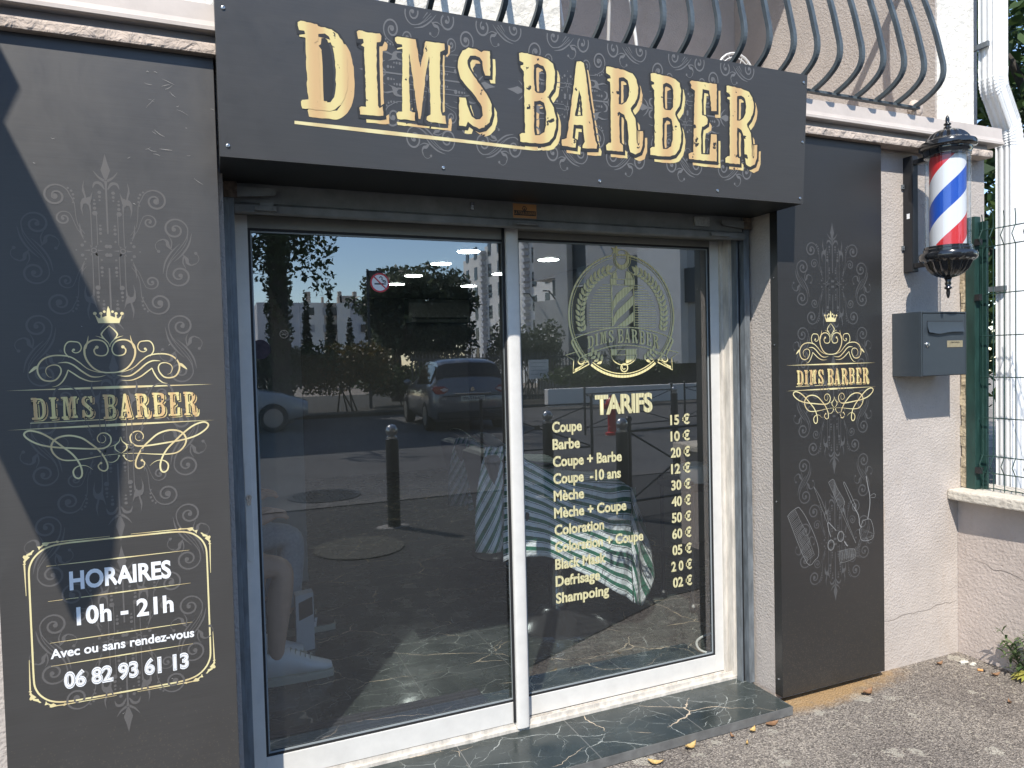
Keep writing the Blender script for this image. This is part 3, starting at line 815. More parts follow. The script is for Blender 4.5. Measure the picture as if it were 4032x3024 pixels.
def lettering(parent, place, letters, sx, ox, oz, d0, big):
    """the worn slab letters: drop line, black gap, gold face"""
    if big:
        sh = glyph_word([(('m' if q[0] == 'M' else q[0]), *(q[1:] if q[0] != 'M' else (-0.0185, 0.0215))) for q in letters], 0.0, (0.0185, -0.0215), 0.9, 1.0, 3)
        gap = glyph_word(letters, 0.0078, (0.0012, -0.0040), 0.0, 1.0, 4)
        face = glyph_word(letters, 0.0, (0, 0), 1.3, 1.0, 5)
        mt = M['gold']
    else:
        sh = glyph_word(letters, 0.002, (0.017, -0.017), 0.5, 1.0, 3)
        gap = glyph_word(letters, 0.006, (0.004, -0.004), 0.0, 1.0, 4)
        face = glyph_word(letters, 0.0, (0, 0), 0.7, 1.0, 5)
        mt = M['gold_s']
    for me, nm, ma, d in ((sh, 'letter_shadow', mt, 0), (gap, 'letter_gap', M['black_print'], 0.0004), (face, 'lettering', mt, 0.0008)):
        for v in me.vertices:
            v.co = Vector((ox + v.co.x * sx, oz + v.co.y * sx, 0))
        place_mesh(me, nm, ma, parent, place, d0 + d)

# ------------------------------------------------------------ ground and step
g = MB(); g.add([(-60, -120, 0), (90, -120, 0), (90, 30, 0), (-60, 30, 0)], [(0, 1, 2, 3)])
structure(g.obj('ground', M['asphalt']))
STEP_Z = 0.040
st = thing('door_step', 'dark veined marble step lying along the foot of the glass door', 'step', (1.09, 0.06, 0))
b = MB(); b.box(0.046, 2.133, -0.084, 0.46, 0.016, STEP_Z); b.obj('slab', M['marble'], st, bevel=0.0015)
b = MB(); b.box(0.046, 2.136, -0.088, -0.0845, 0.004, STEP_Z - 0.002); b.box(2.1335, 2.137, -0.0845, 0.044, 0.004, STEP_Z - 0.002)
b.obj('edging', M['tile_edge'], st)
b = MB(); b.box(0.05, 2.10, -0.07, 0.40, 0.001, 0.016); b.obj('mortar_bed', M['tile_edge'], st)

# ------------------------------------------------------------ the building
W = 0.045
XL, XR = 0.044, 2.167            # sides of the doorway
bld = thing('shop_building', 'pink stuccoed building that houses the barber shop, with a balcony above', 'building', (1.5, 3, 0))
b = MB()
b.box(-3.2, XL, W, 0.42, 0, 2.52); b.box(XR, 3.520, W, 0.42, 0, 2.52); b.box(XL, XR, 0.19, 0.42, 2.02, 2.52)
b.obj('wall', M['stucco'], bld)
b = MB(); b.box(-3.2, 3.48, -0.027, W - 0.002, 2.396, 2.431)
ledge = b.obj('ledge', M['stucco_rough'], bld, bevel=0.008)
b = MB(); b.box(-3.2, 3.46, -0.010, W - 0.001, 2.432, 2.455); b.obj('drip_recess', M['recess'], bld)
b = MB()
b.prism([(-0.042, 2.472), (-0.046, 2.469), (-0.046, 2.458), (-0.042, 2.4555), (0.044, 2.456), (0.044, 2.548), (-0.034, 2.536), (-0.038, 2.486)], 0, -3.2, 3.530)
b.obj('flashing', M['flashing'], bld)
b = MB(); b.box(-3.2, 3.19, W, 1.43, 2.526, 2.56); b.obj('balcony_floor', M['stucco_rough'], bld)
b = MB(); b.box(3.19, 3.446, W, 1.62, 2.521, 5.03); b.box(-3.2, 1.205, W, 1.43, 2.562, 5.03); b.obj('pillar', M['white_stucco'], bld)
b = MB(); b.box(3.447, 3.70, 0.20, 1.62, 2.521, 5.03); b.box(3.521, 3.76, 0.30, 0.42, 0, 2.52); b.obj('corner_return', M['stucco'], bld)
b = MB(); b.box(3.180, 3.189, 0.047, 1.43, 2.562, 5.03); b.obj('side_wall', M['stucco'], bld)
b = MB(); b.box(1.206, 3.179, 1.43, 1.62, 2.562, 5.03); b.obj('back_wall', M['stucco'], bld)
b = MB(); b.box(-3.2, 3.446, -0.06, 1.62, 5.032, 5.25); b.obj('upper_slab', M['stucco'], bld)
a = Art(); rk_ = random.Random(4)
a.ribbon([(2.775 + 0.0255 * k, 0.232 + 0.0006 * k * 2 + rk_.uniform(-0.006, 0.006)) for k in range(22)], [0.0006, 0.0022, 0.0014, 0.0026, 0.0008], 3)
M['crack'] = mat('dark_crack', (0.16, 0.13, 0.11), 0.95)
a.obj('wall_crack', M['crack'], bld, lambda u, w, d: (u, 0.0442 - d, w))
# the room behind the door
M['room'] = mat('dark_room_paint', (0.10, 0.104, 0.104), 0.7, vary=0.1)
M['room_light'] = mat('pale_room_paint', (0.42, 0.44, 0.42), 0.7, vary=0.08)
M['ceiling'] = mat('room_ceiling', (0.30, 0.30, 0.30), 0.8)
b = MB(); b.box(-1.4, -1.2, 0.422, 7.2, 0, 2.5); b.box(3.24, 3.44, 0.422, 7.2, 0, 2.5); b.box(-1.2, 3.24, 7.0, 7.2, 0, 2.5)
b.obj('room_wall', M['room'], bld)
b = MB(); b.box(-1.19, 0.535, 2.6, 2.75, 0.041, 2.34); b.obj('room_partition', M['room_light'], bld)
b = MB(); b.box(-1.2, 3.24, 0.422, 7.0, 2.35, 2.45); b.obj('room_ceiling', M['ceiling'], bld)
b = MB(); b.box(-1.2, 3.24, 0.461, 7.0, 0.006, STEP_Z); b.obj('room_floor', M['marble'], bld)

# ------------------------------------------------------------ shutter
sh = thing('roller_shutter', 'raised grey metal roller shutter under the long black sign', 'shutter', (1.1, 0.16, 2.0))
b = MB(); b.box(0.078, 2.115, 0.150, 0.166, 2.010, 2.30); b.obj('slat_curtain', M['shutter'], sh)
b = MB()
b.prism([(0.135, 1.978), (0.135, 2.000), (0.143, 2.008), (0.165, 2.008), (0.170, 1.976), (0.142, 1.972)], 0, 0.078, 2.115)
b.obj('bottom_bar', M['shutter'], sh)
b = MB(); b.box(0.0445, 0.077, 0.135, 0.205, STEP_Z, 2.06); b.box(0.0445, 0.060, 0.128, 0.135, STEP_Z, 2.06); b.obj('guide_rail', M['galva'], sh, bevel=0.002)
b = MB(); b.box(2.122, 2.150, 0.150, 0.205, STEP_Z, 2.06); b.box(2.100, 2.107, 0.172, 0.205, STEP_Z, 2.06); b.box(2.107, 2.122, 0.200, 0.205, STEP_Z, 2.06)
b.obj('guide_rail', M['galva'], sh)
b = MB(); b.box(2.1075, 2.1215, 0.180, 0.1995, STEP_Z, 2.06); b.obj('brush_seal', M['dark_rubber'], sh)
M['orange_sticker'] = mat('faded_orange_sticker', (0.55, 0.27, 0.10), 0.5, vary=0.1)
M['sticker_dark'] = mat('sticker_black', (0.04, 0.04, 0.04), 0.5)
pl = MB(); pl.box(1.046, 1.141, 0.1485, 0.1498, 2.0125, 2.065); lab = pl.obj('maker_label', M['orange_sticker'], sh)
a = Art(); a.poly([(1.049, 2.022), (1.138, 2.022), (1.138, 2.040), (1.049, 2.040)])
a.ring((1.092, 2.048), 0.0085, 0.003, seg=6); a.poly([(1.088, 2.043), (1.092, 2.052), (1.096, 2.043)])
a.obj('label_band', M['sticker_dark'], lab, wall_plane(0.1483))
place_mesh(text_mesh('LA TOULOUSAINE', 1.051, 1.136, 2.026, 0.0105, 0.01), 'label_text', M['orange_sticker'], lab, wall_plane(0.1478))
b = MB(); b.box(1.020, 1.150, 0.128, 0.1345, 1.979, 1.992); b.tube([(1.035, 0.126, 1.985), (1.045, 0.112, 1.984), (1.125, 0.112, 1.984), (1.135, 0.126, 1.985)], 0.004)
b.obj('pull_handle', M['shutter'], sh)
b = MB(); b.box(0.138, 0.205, 0.120, 0.1345, 1.981, 1.997); b.box(0.152, 0.195, 0.122, 0.140, 1.997, 2.008); b.tube([(0.148, 0.119, 1.989), (0.148, 0.121, 1.989)], 0.004); b.tube([(0.193, 0.119, 1.989), (0.193, 0.121, 1.989)], 0.004)
b.obj('latch', M['shutter'], sh, bevel=0.0015)
b = MB(); b.box(1.93, 2.03, 0.120, 0.1345, 1.981, 1.994); b.obj('latch', M['shutter'], sh, bevel=0.0015)
b = MB(); b.box(0.876, 0.889, 0.140, 0.1495, 2.030, 2.058); b.tube([(0.882, 0.138, 2.046), (0.882, 0.146, 2.046)], 0.005); b.obj('key_switch', M['steel'], sh, bevel=0.002)
# hinge arms of the shutter housing
for x0, sx, y in ((0.047, 1, 0.118), (2.148, -1, 0.130)):
    b = MB(); b.box(min(x0, x0 + sx * 0.040), max(x0, x0 + sx * 0.040), y, y + 0.008, 2.018, 2.067)
    for dx in (0.012, 0.030):
        for z in (2.026, 2.036, 2.048, 2.058):
            b.tube([(x0 + sx * dx, y - 0.003, z), (x0 + sx * dx, y + 0.001, z)], 0.0028, 8)
    br = b.obj('bracket_plate', M['rust'], sh)
    b = MB(); n_ = 10
    pts = [(x0 + sx * 0.04, 2.020), (x0 + sx * 0.145, 2.029)] + [(x0 + sx * (0.145 + 0.012 * math.sin(R(180 * k / n_))), 2.041 - 0.012 * math.cos(R(180 * k / n_))) for k in range(1, n_)] + [(x0 + sx * 0.145, 2.053), (x0 + sx * 0.04, 2.052)]
    b.prism(pts, 1, y + 0.001, y + 0.010); b.obj('bracket_arm', M['shutter'], sh)
b = MB(); b.box(1.86, 1.935, 0.140, 0.1495, 2.022, 2.060); b.obj('motor_label', mat('grey_plate', (0.33, 0.33, 0.31), 0.6, vary=0.3, vscale=80), sh)

# ------------------------------------------------------------ sign over the door
SB, STP = Vector((0, -0.145, 2.070)), Vector((0, -0.174, 2.560))
sdir = (STP - SB).normalized()
snor = Vector((0, -sdir.z, sdir.y))
SH = (STP - SB).length
def sign_plane(u, w, d):
    return (u, *(SB + sdir * w + snor * d)[1:])
sign = thing('shop_sign', 'long black fascia sign over the door with gold shop name', 'sign', (1.1, -0.1, 2.07))
b = MB()
q = [sign_plane(0.036, 0, 0), sign_plane(2.163, 0, 0), sign_plane(2.163, SH, 0), sign_plane(0.036, SH, 0)]
k_ = [sign_plane(0.036, 0, -0.004), sign_plane(2.163, 0, -0.004), sign_plane(2.163, SH, -0.004), sign_plane(0.036, SH, -0.004)]
b.add(q + k_, [(0, 1, 2, 3)], 0)
b.add(q + k_, [(4, 7, 6, 5), (0, 4, 5, 1), (1, 5, 6, 2), (2, 6, 7, 3), (3, 7, 4, 0)], 1)
b.obj('face_board', [M['sign_face'], M['raw_edge']], sign)
b = MB(); b.box(0.037, 2.162, -0.1405, 0.149, 2.0705, 2.0735); b.obj('soffit', M['soffit'], sign)
for x0 in (0.0365, 2.1595):
    b = MB(); b.prism([(-0.1405, 2.0740), (-0.1690, 2.556), (0.010, 2.556), (0.010, 2.0740)], 0, x0, x0 + 0.003)
    b.obj('end_plate', M['soffit'], sign)
b = MB(); b.prism([(-0.1690, 2.5565), (-0.1690, 2.5595), (0.043, 2.5595), (0.043, 2.5565)], 0, 0.037, 2.162); b.obj('top_plate', M['soffit'], sign)
def screw(u, w, parent, place, r=0.006):
    b = MB(); vs = []
    for rr, d in ((r, 0.0002), (r * 0.9, 0.0022), (r * 0.5, 0.003), (r * 0.42, 0.0018)):
        vs += [place(u + rr * math.cos(R(30 * k)), w + rr * math.sin(R(30 * k)), d) for k in range(12)]
    fs = [(i * 12 + k, i * 12 + (k + 1) % 12, (i + 1) * 12 + (k + 1) % 12, (i + 1) * 12 + k) for i in range(3) for k in range(12)] + [tuple(36 + k for k in range(12))]
    b.add(vs, fs)
    return b.obj('screw', M['steel'], parent)
for u, w in ((0.058, 0.40), (0.058, 0.030), (0.685, 0.020), (1.245, 0.020), (1.745, 0.022), (2.145, 0.020), (2.148, 0.235), (2.145, 0.46)):
    screw(u, w, sign, sign_plane)
a = Art()
for cx in (0.645, 1.12, 1.595):
    tf = lambda mx, mz, cx=cx: (lambda x, y: (cx + mx * y * 0.80, 0.287 + mz * x * 1.04))
    a.sub(motif_half, tf(1, 1), tf(-1, 1), tf(1, -1), tf(-1, -1))
    a.sub(motif_axis, tf(1, 1), tf(-1, 1))
    a.sub(scroll, tf(1, 1), tf(1, -1))
    cx2 = cx + 0.23
    t2 = lambda mz, cx2=cx2: (lambda x, y: (cx2 - y * 0.80, 0.287 + mz * x * 1.04))
    a.sub(scroll, t2(1), t2(-1))
fs_ = []
for f in a.f:                       # the print ends at the edges of the board
    if all(0.045 < a.v[i][0] < 2.0 and 0.012 < a.v[i][1] < SH - 0.008 for i in f):
        fs_.append(f)
a.f = fs_
a.obj('ornament_print', M['sign_print'], sign, lambda u, w, d: sign_plane(u, w, d + 0.0002))
a = Art(); a.ribbon([(0.239, 0.1125), (0.50, 0.110), (0.765, 0.1078), (0.905, 0.1058), (1.00, 0.1052), (1.035, 0.110)], [0.009, 0.012, 0.010, 0.010, 0.008, 0.004])
a.obj('underline', M['gold_line'], sign, lambda u, w, d: sign_plane(u, w, d + 0.0008))
lettering(sign, sign_plane, WORD, 1.0, 0, 0, 0.0009, True)

# ------------------------------------------------------------ the two tall panels
def tall_panel(x0, x1, label, m_):
    t = thing('wall_panel', label, 'wall panel', ((x0 + x1) / 2, 0.02, 0.03), 'tall black panels beside the door')
    b = MB(); b.box(x0, x1, 0.0, W - 0.0015, 0.030, 2.410)
    b.obj('board', m_, t, bevel=0.0012)
    return t
def panel_logo(t, cx):
    a = Art(); logo_top(a, cx - 0.0070); a.obj('crown_scrolls', M['gold_line'], t, lambda u, w, d: (u, -0.0006 - d, w))
    a = Art(); logo_bottom(a, cx + 0.0100); a.obj('knot_scrolls', M['gold_line'], t, lambda u, w, d: (u, -0.0006 - d, w))
    a = Art(); logo_lines(a, cx); a.poly([(cx - 0.206, 1.3428), (cx - 0.03, 1.3436), (cx - 0.03, 1.3412), (cx - 0.206, 1.3408)])
    a.obj('gold_rule', M['gold_line'], t, lambda u, w, d: (u, -0.0006 - d, w))
    k = 0.412 / 1.655
    lettering(t, wall_plane(-0.0008), WORD, k, cx - 0.2015 - 0.257 * k, 1.3515 - 0.158 * k, 0.0, False)
CL, CR = -0.2625, 2.4635
lp = tall_panel(-0.558, 0.030, 'tall black panel left of the door with the opening hours framed in gold', M['panel'])
a = Art(); damask(a, CL, 1.818, 0.555, 3)
a.obj('ornament_print', M['grey_print'], lp, lambda u, w, d: (u, -0.0001 - d, w))
panel_logo(lp, CL)
a = Art(); rs_ = random.Random(12)
for k in range(34):                                          # scratches, fluff and cobweb threads near the top corner
    far = k < 20
    x0 = rs_.uniform(-0.16, 0.02) if far else rs_.uniform(-0.5, 0.0); z0 = rs_.uniform(2.02, 2.36) if far else rs_.uniform(0.1, 2.3)
    an, l = rs_.uniform(-0.9, 0.9), rs_.uniform(0.004, 0.035 if far else 0.012)
    a.ribbon([(x0, z0), (x0 + l * 0.5 * math.cos(an), z0 + l * 0.5 * math.sin(an) + rs_.uniform(-0.003, 0.003)), (min(0.027, x0 + l * math.cos(an)), z0 + l * math.sin(an))], [0.0002, rs_.uniform(0.0004, 0.0012), 0.0002])
a.obj('scratches', M['fluff'], lp, lambda u, w, d: (u, -0.0020 - d, w))
rp = tall_panel(2.167, 2.765, 'tall black panel right of the door with sketched combs and scissors', M['panel_clean'])
a = Art(); damask(a, CR + 0.006, 1.777, 0.559, 3, 0.97)
a.obj('ornament_print', M['dim_print'], rp, lambda u, w, d: (u, -0.0001 - d, w))
panel_logo(rp, CR)
for z in (0.10, 0.86, 1.52, 1.80):
    screw(0.022, z, rp, lambda u, w, d: (2.1666 - d, u, w), 0.004)

# opening hours on the left panel
FX0, FX1, FZ0, FZ1 = -0.488, -0.039, 0.555, 1.004
fc = ((FX0 + FX1) / 2, (FZ0 + FZ1) / 2)
a = Art()
half = []
q = [(x / 10000, z / 10000) for x, z in COR['fr']][:6]
corner = catmull([(FX0, 0.90)] + q[:-1] + [(FX0 + 0.10, FZ1 - 0.001)], 5)
loop = []
for mx, mz, rev in ((1, 1, False), (-1, 1, True), (-1, -1, False), (1, -1, True)):
    c4 = [(fc[0] + mx * (x - fc[0]), fc[1] + mz * (z - fc[1])) for x, z in corner]
    loop += c4[::-1] if rev else c4
a.ribbon(loop + [loop[0]], [0.0045, 0.0045], 1)
for mx in (1, -1):
    for mz in (1, -1):
        tf = lambda pts: [(fc[0] + mx * (x / 10000 - fc[0]), fc[1] + mz * (z / 10000 - fc[1])) for x, z in pts]
        a.poly(tf(COR['p1'])); a.poly(tf(COR['p2']))
        a.ribbon(tf(COR['l1']), [0.0040, 0.0012]); a.ribbon(tf(COR['l2']), [0.0028, 0.0010])
for z in (0.944, 0.8455, 0.7285, 0.6635):
    a.ribbon([(-0.446, z), (-0.266, z), (-0.086, z)], [0.0008, 0.0035, 0.0008])
a.obj('hours_frame', M['gold_line'], lp, lambda u, w, d: (u, -0.0006 - d, w))
M['lilac_print'] = mat('lilac_tinted_vinyl', (0.62, 0.64, 0.80), 0.4)
for body, x0, x1, z, cap, bold, sp in (('HORAIRES', -0.3935, -0.137, 0.871, 0.048, 0.035, 1.0), ('10h - 21h', -0.380, -0.134, 0.7695, 0.047, 0.032, 1.05),
                                       ('Avec ou sans rendez-vous', -0.446, -0.082, 0.6845, 0.0245, 0.026, 1.0)):
    place_mesh(text_mesh(body, x0, x1, z, cap, bold, sp), 'hours_text', M['white_print'], lp, wall_plane(-0.0009))
place_mesh(text_mesh('06 82 93 61 13', -0.417, -0.099, 0.5955, 0.042, 0.050), 'phone_number', M['white_print'], lp, wall_plane(-0.0009))
place_mesh(text_mesh('06 82 93 61 13', -0.4155, -0.1005, 0.5969, 0.0390, 0.014), 'phone_number_outline', mat('number_outline', (0.13, 0.13, 0.15), 0.4), lp, wall_plane(-0.0013))
place_mesh(text_mesh('06 82 93 61 13', -0.4150, -0.1010, 0.5974, 0.0380, 0.000), 'phone_number_core', M['white_print'], lp, wall_plane(-0.0017))

# sketched tools on the right panel
a = Art()
g_ = lambda k: [(CR + x / 10000, z / 10000) for x, z in TOOLS[k]]
w = 0.0014
def outline(k, ww=w, close=True):
    p = g_(k); a.ribbon(p + ([p[0]] if close else []), [ww, ww], 4)
outline('comb', 0.0022)
outline('combspine', 0.0012, False)
t0, t1 = g_('combteeth'); s0 = catmull(g_('combspine'), 9)
for i in range(30):
    f = i / 29
    e = s0[int(f * (len(s0) - 1))]
    st_ = (t0[0] + (t1[0] - t0[0]) * f, t0[1] + (t1[1] - t0[1]) * f)
    a.ribbon([st_, e], [0.0014, 0.0009])
outline('blade'); outline('blade', 0.0008)
for k in ('arm1', 'arm2', 'tang'):
    outline(k, 0.0035 if k != 'tang' else 0.006, False)
for k in ('ring1', 'ring2'):
    c = g_(k)[0]; a.ring(c, 0.0185, 0.0030, seg=26, ry=0.0225); a.ring(c, 0.0150, 0.0010, seg=26, ry=0.0185)
outline('razorcomb'); 
for i in range(26):
    f = i / 25
    x0, z0 = CR + (-0.0600 + 0.055 * f) , 0.955 - 0.085 * f
p_ = g_('razorcomb')
for i in range(28):
    f = i / 27
    A_ = (p_[0][0] + (p_[7][0] - p_[0][0]) * f * 0.85, p_[0][1] + (p_[7][1] - p_[0][1]) * f * 0.85)
    B_ = (p_[1][0] + (p_[3][0] - p_[1][0]) * f, p_[1][1] + (p_[3][1] - p_[1][1]) * f)
    a.ribbon([A_, B_], [0.0007, 0.0009])
outline('razor', 0.0022); outline('razor2', 0.0050, False); outline('clip1', 0.0050, False); outline('clip2', 0.0018, False); outline('clipbody', 0.0024)
p_ = g_('clipbody')
for i in range(14):
    f = i / 13
    a.ribbon([(p_[3][0] + (p_[2][0] - p_[3][0]) * f, p_[3][1] + (p_[2][1] - p_[3][1]) * f), (p_[3][0] + (p_[2][0] - p_[3][0]) * f - 0.002, p_[3][1] + (p_[2][1] - p_[3][1]) * f + 0.011)], [0.0012, 0.0008])
    a.ribbon([(p_[5][0] + (p_[1][0] - p_[5][0]) * f, p_[5][1] - 0.03 * f), (p_[4][0] + (p_[2][0] - p_[4][0]) * f, p_[4][1] - 0.004 * i * 0.4)], [0.0005, 0.0007])
outline('brush', 0.0016)
p_ = g_('brush')
for i in range(8):
    f = (i + 0.5) / 8
    a.ribbon([(p_[0][0] + (p_[1][0] - p_[0][0]) * f, p_[0][1] + (p_[1][1] - p_[0][1]) * f), (p_[3][0] + (p_[2][0] - p_[3][0]) * f, p_[3][1] + (p_[2][1] - p_[3][1]) * f)], [0.0010, 0.0014])
    a.ribbon([(p_[0][0] + 0.003, p_[0][1] - 0.042 * f), (p_[1][0], p_[1][1] - 0.036 * f)], [0.0008, 0.0010])
    a.ribbon([((p_[1][0] + p_[2][0]) / 2, p_[1][1] - 0.034 * f), (p_[1][0] + 0.040 + 0.006 * math.sin(i * 2.1), p_[1][1] + 0.022 - 0.072 * f)], [0.0010, 0.0004])
a.obj('tool_sketch', M['chalk'], rp, lambda u, w, d: (u, -0.0007 - d, w))

# ------------------------------------------------------------ sliding glass door
door = thing('door_frame', 'fixed white aluminium frame around the sliding glass doors', 'door frame', (1.09, 0.25, STEP_Z))
b = MB(); b.box(0.0775, 2.122, 0.212, 0.300, STEP_Z, 0.052); b.box(0.0775, 2.122, 0.226, 0.231, 0.052, 0.068); b.box(0.0775, 2.122, 0.256, 0.260, 0.052, 0.062)
b.obj('threshold', M['white_dirty'], door)
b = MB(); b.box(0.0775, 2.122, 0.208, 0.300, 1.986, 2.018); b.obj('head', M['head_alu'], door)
b = MB(); b.box(2.090, 2.0995, 0.214, 0.300, 0.052, 1.986); b.box(2.100, 2.122, 0.206, 0.300, 0.052, 1.986); b.box(2.076, 2.0895, 0.250, 0.300, 0.052, 1.986)
b.obj('jamb', M['white_dirty'], door)
b = MB(); b.box(2.122, 2.166, 0.206, 0.30, STEP_Z, 2.018); b.box(0.0445, 0.0773, 0.206, 0.30, STEP_Z, 2.018); b.obj('jamb_infill', M['white_dirty'], door)

def leaf(label, x0, x1, z0, z1, y0, y1, st_l, st_r, rb, rt_):
    t = thing('sliding_door', label, 'sliding door', ((x0 + x1) / 2, y0, z0))
    f = MB()
    f.box(x0, x0 + st_l, y0, y1, z0, z1); f.box(x1 - st_r, x1, y0, y1, z0, z1)
    f.box(x0 + st_l, x1 - st_r, y0 + 0.0005, y1, z0, z0 + rb)
    f.obj('leaf_frame', M['white_alu'], t, bevel=0.0018)
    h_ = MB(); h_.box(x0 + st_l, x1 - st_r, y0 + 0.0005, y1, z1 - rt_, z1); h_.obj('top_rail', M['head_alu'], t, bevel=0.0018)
    gk = MB(); yg = (y0 + y1) / 2
    X0, X1, Z0, Z1 = x0 + st_l, x1 - st_r, z0 + rb, z1 - rt_
    for w_, m_, ya in ((0.008, 0, yg - 0.010), (0.013, 1, yg - 0.006)):
        gk.box(X0, X0 + w_, ya, ya + 0.003, Z0, Z1, m_); gk.box(X1 - w_, X1, ya, ya + 0.003, Z0, Z1, m_)
        gk.box(X0 + w_, X1 - w_, ya, ya + 0.003, Z0, Z0 + w_, m_); gk.box(X0 + w_, X1 - w_, ya, ya + 0.003, Z1 - w_, Z1, m_)
    gk.obj('glazing_bead', [M['dark_rubber'], mat('grey_bead', (0.30, 0.33, 0.34), 0.4)], t)
    gl = MB()
    gl.add([(X0, yg, Z0), (X1, yg, Z0), (X1, yg, Z1), (X0, yg, Z1)], [(0, 1, 2, 3)], 0)
    gl.add([(X0, yg + 0.006, Z0), (X1, yg + 0.006, Z0), (X1, yg + 0.006, Z1), (X0, yg + 0.006, Z1)], [(3, 2, 1, 0)], 1)
    gl.obj('glass_pane', [M['glass'], M['clear']], t)
    return t, yg
dl, YGL = leaf('left glass door leaf with a red no smoking sticker', 0.0785, 1.060, 0.070, 1.985, 0.224, 0.254, 0.040, 0.018, 0.082, 0.042)
dr, YGR = leaf('right glass door leaf lettered with the gold price list', 1.060, 2.0755, 0.063, 1.985, 0.262, 0.290, 0.045, 0.046, 0.076, 0.026)
b = MB(); n_ = 14
prof = [(1.036, 0.2235)] + [(1.036 + 0.052 * (1 - math.cos(R(180 * k / n_))) / 2, 0.212 - 0.012 * math.sin(R(180 * k / n_)) ** 0.5) for k in range(n_ + 1)] + [(1.088, 0.236), (1.062, 0.236), (1.062, 0.2235)]
b.prism(prof, 2, 0.054, 1.984)
b.obj('meeting_stile', M['white_alu'], dl, auto=40)
b = MB(); b.box(1.0270, 1.0357, 0.216, 0.2235, 0.075, 1.984); b.obj('brush_seal', M['dark_rubber'], dl)
# lock plate
b = MB(); pts = []
for k in range(13): pts.append((0.0925 + 0.0115 * math.cos(R(15 * k)), 1.150 + 0.0115 * math.sin(R(15 * k))))
for k in range(13): pts.append((0.0925 - 0.0115 * math.cos(R(15 * k)), 0.842 - 0.0115 * math.sin(R(15 * k))))
b.prism(pts, 1, 0.2195, 0.2238); hp = b.obj('lock_plate', M['white_alu'], dl, bevel=0.0012)
b = MB(); b.prism([(0.092 + 0.0095 * math.cos(R(20 * k)), 1.046 + 0.0095 * math.sin(R(20 * k))) for k in range(-2, 12)] + [(0.0870, 1.022), (0.092, 1.018), (0.0970, 1.022)], 1, 0.2165, 0.2194); b.obj('lock_cylinder', M['steel'], hp)
b = MB(); b.box(0.0912, 0.0928, 0.2158, 0.2164, 1.040, 1.052); b.obj('keyhole', M['dark_rubber'], hp)

# stickers on the left leaf
M['red'] = mat('red_ink', (0.62, 0.05, 0.06), 0.4); M['black_ink'] = mat('black_ink', (0.02, 0.02, 0.02), 0.5)
def nosmoke(parent, cx, cz, r, place, back=M['white_print'], ringm=M['red'], ink=M['black_ink']):
    a = Art()
    if back:
        a.disc((cx, cz), r, 40)
        s = a.obj('no_smoking_sticker', back, parent, place)
    else:
        s = parent
    off = lambda u, w, d: (place(u, w, d)[0], place(u, w, d)[1] - 0.0006, place(u, w, d)[2])
    a = Art(0.00002); a.poly([(cx - 0.56 * r, cz - 0.20 * r), (cx + 0.42 * r, cz - 0.20 * r), (cx + 0.42 * r, cz - 0.05 * r), (cx - 0.56 * r, cz - 0.05 * r)])
    for q in (0.46, 0.56):
        a.poly([(cx + q * r, cz - 0.20 * r), (cx + (q + 0.06) * r, cz - 0.20 * r), (cx + (q + 0.06) * r, cz - 0.05 * r), (cx + q * r, cz - 0.05 * r)])
    a.ribbon([(cx + 0.60 * r, cz), (cx + 0.56 * r, cz + 0.2 * r), (cx + 0.38 * r, cz + 0.25 * r), (cx + 0.22 * r, cz + 0.34 * r), (cx + 0.26 * r, cz + 0.52 * r), (cx + 0.08 * r, cz + 0.62 * r), (cx - 0.02 * r, cz + 0.48 * r)], [0.09 * r] * 2)
    a.ribbon([(cx + 0.48 * r, cz), (cx + 0.44 * r, cz + 0.12 * r), (cx + 0.28 * r, cz + 0.16 * r)], [0.07 * r] * 2)
    a.obj('cigarette_mark', ink, s, off)
    off2 = lambda u, w, d: (place(u, w, d)[0], place(u, w, d)[1] - 0.0010, place(u, w, d)[2])
    a = Art(0.00002); a.ring((cx, cz), r * 0.92, r * 0.17); a.ribbon([(cx - 0.62 * r, cz + 0.62 * r), (cx + 0.62 * r, cz - 0.62 * r)], [0.13 * r] * 2)
    a.obj('prohibition_ring', ringm, s, off2)
nosmoke(dl, 0.558, 1.771, 0.0345, wall_plane(YGL - 0.0022))
M['plum'] = mat('dark_plum_sticker', (0.030, 0.018, 0.024), 0.6, vary=0.7, vscale=60)
a = Art(); a.disc((0.146, 1.539), 0.033, 40); a.obj('round_sticker', M['plum'], dl, wall_plane(YGL - 0.0022))
M['faint_ink'] = mat('faint_grey_ink', (0.035, 0.038, 0.040), 0.6)
nosmoke(dl, 0.224, 1.590, 0.0145, wall_plane(YGL - 0.0022), None, M['faint_ink'], M['faint_ink'])

# price list on the right leaf
PG = wall_plane(YGR - 0.0022)
sc_x = lambda x: x + 0.012 * (YGR - 0.25) / 0.026       # the sheet stands a little behind the one measured
K = 1 + (YGR - 0.25) / 2.55
def gx(x): return x * K
def gz(z): return 1.48 + (z - 1.48) * K
def gtext(body, x0, x1, z, cap, bold, name='price_text', sp=1.0):
    place_mesh(text_mesh(body, gx(x0), gx(x1), gz(z), cap * K, bold, sp), name, M['gold_glass'], dr, PG)
gtext('TARIFS', 1.431, 1.709, 1.2535, 0.0735, 0.040, 'price_title', 0.92)
rows = [('Coupe', 1.368, '15 €'), ('Barbe', 1.358, '10 €'), ('Coupe + Barbe', 1.553, '20 €'), ('Coupe  -10 ans', 1.547, '12 €'), ('Mèche', 1.372, '30 €'), ('Mèche + Coupe', 1.571, '40 €'),
        ('Coloration', 1.462, '50 €'), ('Coloration + Coupe', 1.651, '60 €'), ('Black Mask', 1.468, '05 €'), ('Defrisage', 1.438, '2 0 €'), ('Shampoing', 1.479, '02 €')]
